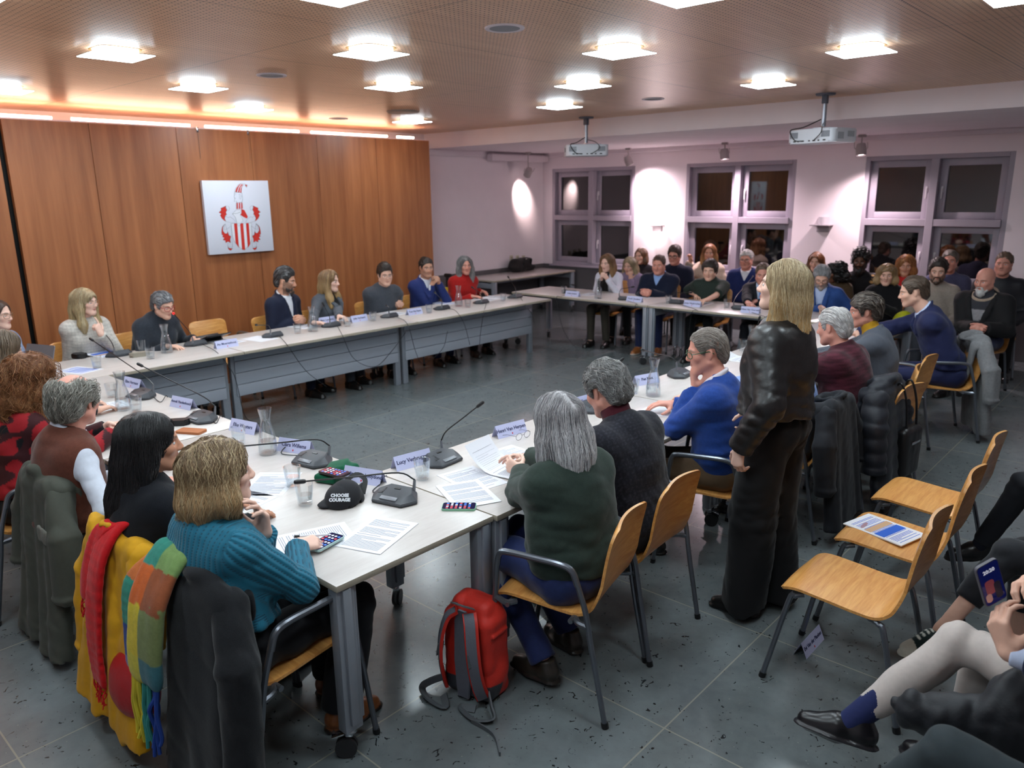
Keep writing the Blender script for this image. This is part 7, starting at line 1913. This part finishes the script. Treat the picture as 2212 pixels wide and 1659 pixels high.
WD = [(575, 905), (545, 985), (565, 1000), (605, 985), (640, 960), (665, 940), (665, 1280), (640, 1290), (590, 1265), (590, 1220), (640, 1200)]
for nm, P_, mt in (('mantling', UL, M_HR), ('mantling', LL, M_HR), ('mantling', BL_, M_HR)):
    for Q in (P_, mir(P_)): outline('outline', Q, flat(nm, Q, mt, .0002, r))
for P_ in (WL, WM, WD):
    for Q in (P_, mir(P_)): outline('mantling_line', Q, r, True, .0009)
hat = [(766, 400), (785, 345), (835, 285), (880, 266), (930, 272), (985, 300), (962, 333), (935, 295), (900, 292), (882, 330), (870, 415)]
hb_ = flat('hat', hat, M_HW, .0002, r); outline('outline', hat, hb_)
for P_ in ([(775, 402), (795, 345), (850, 285), (870, 275), (825, 340), (800, 408)], [(815, 410), (835, 345), (880, 285), (905, 275), (860, 335), (840, 413)], [(850, 414), (868, 345), (895, 295), (915, 285), (885, 330), (870, 415)], [(940, 285), (975, 298), (962, 325), (945, 300)]): flat('hat_stripe', P_, M_HR, .0006, hb_)
outline('profile', [(766, 405), (752, 440), (758, 460), (742, 480), (760, 500), (756, 520), (742, 555), (780, 548), (790, 575), (872, 565), (885, 520), (880, 430), (866, 415)], r, True, .0012)
outline('profile', [(830, 440), (845, 470), (830, 500), (850, 520), (870, 470), (850, 440)], r, True, .0009); outline('profile', [(762, 440), (785, 432)], r, False, .0014); outline('profile', [(760, 500), (780, 505)], r, False, .0009)
for xa in (782, 820, 856): flat('collar_stripe', [(xa, 575), (xa+20, 572), (xa+17, 668), (xa-6, 672)], M_HR, .0004, r)
outline('collar_line', [(775, 575), (872, 568), (880, 665), (768, 675)], r)
flat('mantling', [(852, 672), (900, 690), (925, 740), (950, 795), (935, 825), (880, 800), (830, 765), (850, 735)], M_HR, .0004, r)
hel = [(700, 750), (765, 690), (840, 682), (850, 735), (825, 770), (870, 850), (790, 950), (765, 900), (745, 800)]
outline('outline', hel, flat('helmet', hel, M_HW, .0009, r)); outline('helmet_line', [(700, 750), (770, 742), (830, 722)], r, False, .0016)
for p, l in ((((4.008, 8.000, 2.716)), 'small steel hanging hook left, above the coat of arms'), (((4.577, 8.000, 2.714)), 'small steel hanging hook right, above the coat of arms')):
    h_ = thing('picture_hook', l, 'hook', (p[0], WY, 2.73)); b = BM(); add_box(b, (0, -.004, -.01), (.02, .008, .05), bev=.002); obj('clip', b, M_CHROME, h_)
    b = BM(); sweep(b, [(0, -.006, -.03), (0, -.006, -.30)], .0012, 6); obj('wire', b, M_STRAPG, h_)

# ------------------------------------------------------------------ projectors, speakers, wall lights, screen case
M_PROJ = mat('white_projector_plastic', (205, 208, 216), .4); M_VENT = mat('vent_grey', (96, 100, 110), .5)
def projector(lab, mount, body, rz):
    r = thing('projector', lab, 'projector', (mount[0], mount[1], ZC), 0, 'ceiling projectors')
    d = Vector(body)-Vector(mount); zt = body[2]-ZC+.07; Rz = Matrix.Translation((0, 0, body[2]-ZC)) @ Matrix.Rotation(rz, 4, 'Z')
    b = BM(); prism(b, round_rect(.50, .38, .05), .125, Matrix.Translation((0, 0, -.062))); bmesh.ops.bevel(b, geom=[e for e in b.edges if abs(e.verts[0].co.z-e.verts[1].co.z) < .001], offset=.012, segments=2, affect='EDGES'); b.transform(Rz); bd = obj('body', b, M_PROJ, r)
    b = BM(); add_box(b, (.0, 0, .066), (.34, .24, .012), bev=.004); b.transform(Rz); obj('top_cover', b, mat('projector_grey_top', (140, 150, 168), .4), bd)
    b = BM(); lathe(b, [(.0005, .02), (.045, .018), (.055, .03), (.058, 0)], 20); b.transform(Rz @ Matrix.Translation((.14, .19, 0)) @ Matrix.Rotation(-PI/2, 4, 'X')); obj('lens', b, M_MICD, bd)
    b = BM()
    for k in range(8):
        add_box(b, (-.21+k*.011, -.190, .012), (.006, .004, .055)); add_box(b, (.13+k*.011, -.190, .012), (.006, .004, .055))
    for k in range(6): add_box(b, (-.251, -.10+k*.016, .01), (.004, .009, .05))
    b.transform(Rz); obj('vent', b, M_VENT, bd, False)
    b = BM()
    for k, x in enumerate((-.16, -.12, -.07, 0, .05, .10, .16)): add_box(b, (x, -.190, -.042), (.018 if k % 2 else .028, .004, .012))
    b.transform(Rz); obj('ports', b, M_MICD, bd, False)
    b = BM(); add_box(b, (.2525, .07, .012), (.002, .10, .05)); b.transform(Rz); obj('warning_sticker', b, mat('grey_sticker', (160, 164, 172), .6), bd, False)
    b = BM(); add_box(b, (.251, -.08, -.005), (.003, .09, .06)); b.transform(Rz); obj('sticker', b, mat('grey_sticker', (160, 164, 172), .6), bd, False)
    b = BM(); sweep(b, [(0, 0, -.03), (0, 0, zt+.02)], .022, 14); obj('pole', b, mat('silver_pole', (150, 154, 164), .3, metal=.8), r)
    b = BM(); lathe(b, [(.0005, -.015), (.085, -.015), (.09, 0)], 20); add_box(b, (0, 0, -.05), (.05, .05, .08), bev=.006); obj('ceiling_plate', b, mat('grey_plate', (92, 98, 112), .5), r)
    b = BM(); add_box(b, (0, 0, zt), (.16, .12, .012)); 
    for s in (1, -1): sweep(b, [(s*.06, .0, zt), (s*.12, .08*s, zt-.02)], .007, 6)
    obj('bracket', b, M_CHROME, r)
    b = BM(); q = [Vector((.02, 0, zt+.10)), Rz @ Vector((-.12, -.12, .09)), Rz @ Vector((-.20, -.21, .06)), Rz @ Vector((-.14, -.22, -.03)), Rz @ Vector((-.07, -.195, -.042))]; sweep(b, smooth_path(q, 6), .005, 6); obj('cable', b, M_BLACKP, r)
    b = BM(); q = [Vector((.02, 0, zt+.06)), Rz @ Vector((.10, -.15, .09)), Rz @ Vector((.14, -.22, .02)), Rz @ Vector((.05, -.195, -.042))]; sweep(b, smooth_path(q, 6), .004, 6); obj('cable', b, M_BLACKP, r)
projector('white ceiling projector with its socket side shown, left-hand one', (7.71, 5.76, 2.9), (7.71, 5.76, (7.710, 5.771, 2.517)[2]), math.radians(222-270))
projector('white ceiling projector seen from a corner, right-hand one', (7.59, 2.90, 2.9), (7.59, 2.90, (7.590, 2.897, 2.517)[2]), math.radians(165-270))
sp0 = None
for (x, y), l in (((3.27, 2.99), 'nearest round white ceiling speaker, top centre of the photo'), ((3.26, 5.29), 'round ceiling speaker between two lamps above the wood wall'), ((6.70, 4.21), 'round ceiling speaker between the two projectors'), ((5.58, 7.72), 'smallest round ceiling speaker, near the glowing strip')):
    if sp0 is None:
        sp0 = thing('ceiling_speaker', l, 'speaker', (x, y, ZC), 0, 'round ceiling speakers')
        b = BM(); lathe(b, [(.082, -.006), (.105, -.008), (.108, -.003), (.108, 0)], 32); obj('rim', b, M_TRIMW, sp0)
        b = BM(); lathe(b, [(.0005, -.006), (.083, -.006)], 32); obj('grille', b, mat('speaker_cloth', (150, 150, 156), .7, bump=(900, .6, .002)), sp0)
    else: dup(sp0, (x, y, ZC), None, l)
r = thing('unlit_ceiling_lamp', 'flat unlit ceiling disc next to the smallest lamp of the far row', 'ceiling lamp', (5.62, 6.62, ZC)); b = BM(); lathe(b, [(.0005, -.02), (.16, -.018), (.175, -.004), (.175, 0)], 32); obj('disc', b, mat('frosted_disc', (150, 134, 124), .5), r)
def sconce(lab, y, z, lit):
    r = thing('wall_sconce', lab, 'wall light', (RX1, y, z), 0, 'shelf-like wall lights')
    b = BM(); add_box(b, (-.085, 0, 0), (.17, .26, .014), bev=.003); obj('shelf', b, mat('sconce_grey', (150, 142, 148), .45), r)
    b = BM(); add_box(b, (-.012, 0, -.045), (.024, .16, .10), bev=.003); obj('backplate', b, mat('sconce_grey', (150, 142, 148), .45), r)
    b = BM()
    n = 10; pts = [(-.012-.055*math.sin(PI*k/n), -.07+.14*k/n) for k in range(n+1)]
    prism(b, pts+[(-.008, .07), (-.008, -.07)], .10, Matrix.Translation((0, 0, .008))); obj('shade', b, emission('sconce_glow', (1, .86, .84), 5) if lit else mat('sconce_shade', (196, 190, 196), .4), r)
    if lit:
        L = bpy.data.lights.new('sconce_bulb', 'POINT'); L.energy = 9; L.color = (1, .82, .80); L.shadow_soft_size = .06
        lo_ = bpy.data.objects.new('sconce_bulb', L); COL.objects.link(lo_); lo_.parent = r; lo_.location = (-.16, 0, .12)
        lo_ = bpy.data.objects.new('sconce_bulb', L.copy()); COL.objects.link(lo_); lo_.parent = r; lo_.location = (-.18, 0, -.16); lo_.data.energy = 4.5
sconce('lit wall light glaring between the two left-hand windows', *(10.710, 6.573, 1.509)[1:], True)
sconce('unlit wall light with a small shelf between the middle and right windows', *(10.710, 3.978, 1.560)[1:], False)
r = thing('projection_screen', 'long rolled-up projection screen case high on the end wall', 'screen', (9.98, RY1-.09, 2.60)); b = BM(); add_box(b, (0, 0, 0), (1.42, .11, .11), bev=.02); obj('case', b, M_TRIMW, r)
b = BM(); add_box(b, (-.70, 0, 0), (.03, .12, .12), bev=.01); obj('end_cap', b, M_TRIMW, r)
for i, (x_, l) in enumerate(((1104, 'cream wall socket, left of three above the black bag'), (1117, 'cream wall socket, middle of three above the black bag'), (1130, 'cream wall socket, right of three above the black bag'))):
    p = (9.845, 8.930, 0.956) if i == 0 else ((10.000, 8.930, 0.945) if i == 1 else (10.158, 8.930, 0.934))
    r = thing('wall_socket', l, 'socket', (p[0], RY1, p[2]), 0, 'wall sockets'); b = BM(); add_box(b, (0, -.006, 0), (.075, .012, .085), bev=.004); obj('faceplate', b, mat('cream_plastic', (206, 196, 176), .4), r)
    b = BM(); lathe(b, [(.0005, 0), (.02, 0), (.022, .004)], 14); b.transform(Matrix.Translation((0, -.014, 0)) @ Matrix.Rotation(PI/2, 4, 'X')); obj('inset', b, mat('cream_dark', (170, 160, 140), .5), r)
r = thing('holdall', 'black holdall bag lying on the side table', 'bag', (9.913, 8.770, 0.730), math.radians(10))
f = Field(V(-.4, -.25, -.005), V(.4, .25, .3), .011); f.box((0, 0, .11), (.24, .12, .11), rd=.09, k=0); f.ell((-.2, 0, .08), (.12, .11, .08), k=.04); f.ell((.22, -.05, .05), (.14, .08, .05), k=.04); f.noise(.012, (22, 22, 22), 3, 5, ridged=True); f.cut(lambda P: .002-P[2])
vs, qs = f.mesh(); np_obj('bag_body', vs, qs, M_COTTON, r, np.tile(lin((36, 33, 34)), (len(vs), 1)))
b = BM(); strap(b, smooth_path([(-.12, -.13, .12), (-.08, -.16, .22), (.08, -.16, .22), (.12, -.13, .12)], 5), .03, .006); obj('handle', b, M_BLACKP, r)
r = thing('walking_stick', 'black crutch handle with a yellow knob between the royal blue suit and red sweater', 'stick', (6.996, 7.500, 0.884)[:2]+(0,), 0)
b = BM(); sweep(b, [(0, 0, 0), (0, 0, .98)], .016, 10); add_box(b, (0, -.02, .99), (.05, .12, .05), bev=.015); obj('shaft', b, M_BLACKP, r)
b = BM(); lathe(b, [(.0005, .78), (.04, .785), (.04, .83), (.0005, .835)], 16); obj('knob', b, mat('yellow_plastic', (220, 190, 40), .4), r)
r = thing('plastic_bag', 'bright yellow-green bag beside the person in a beige sweater', 'bag', (8.850, 2.349, 0.777)[:2]+(.455,), 0)
f = Field(V(-.25, -.25, -.005), V(.25, .25, .4), .012); f.ell((0, 0, .14), (.10, .12, .15), k=0); f.noise(.02, (24, 24, 24), 3, 5, ridged=True); f.cut(lambda P: .002-P[2]); vs, qs = f.mesh(); np_obj('bag_body', vs, qs, M_NYLON, r, np.tile(lin((170, 172, 20)), (len(vs), 1)))
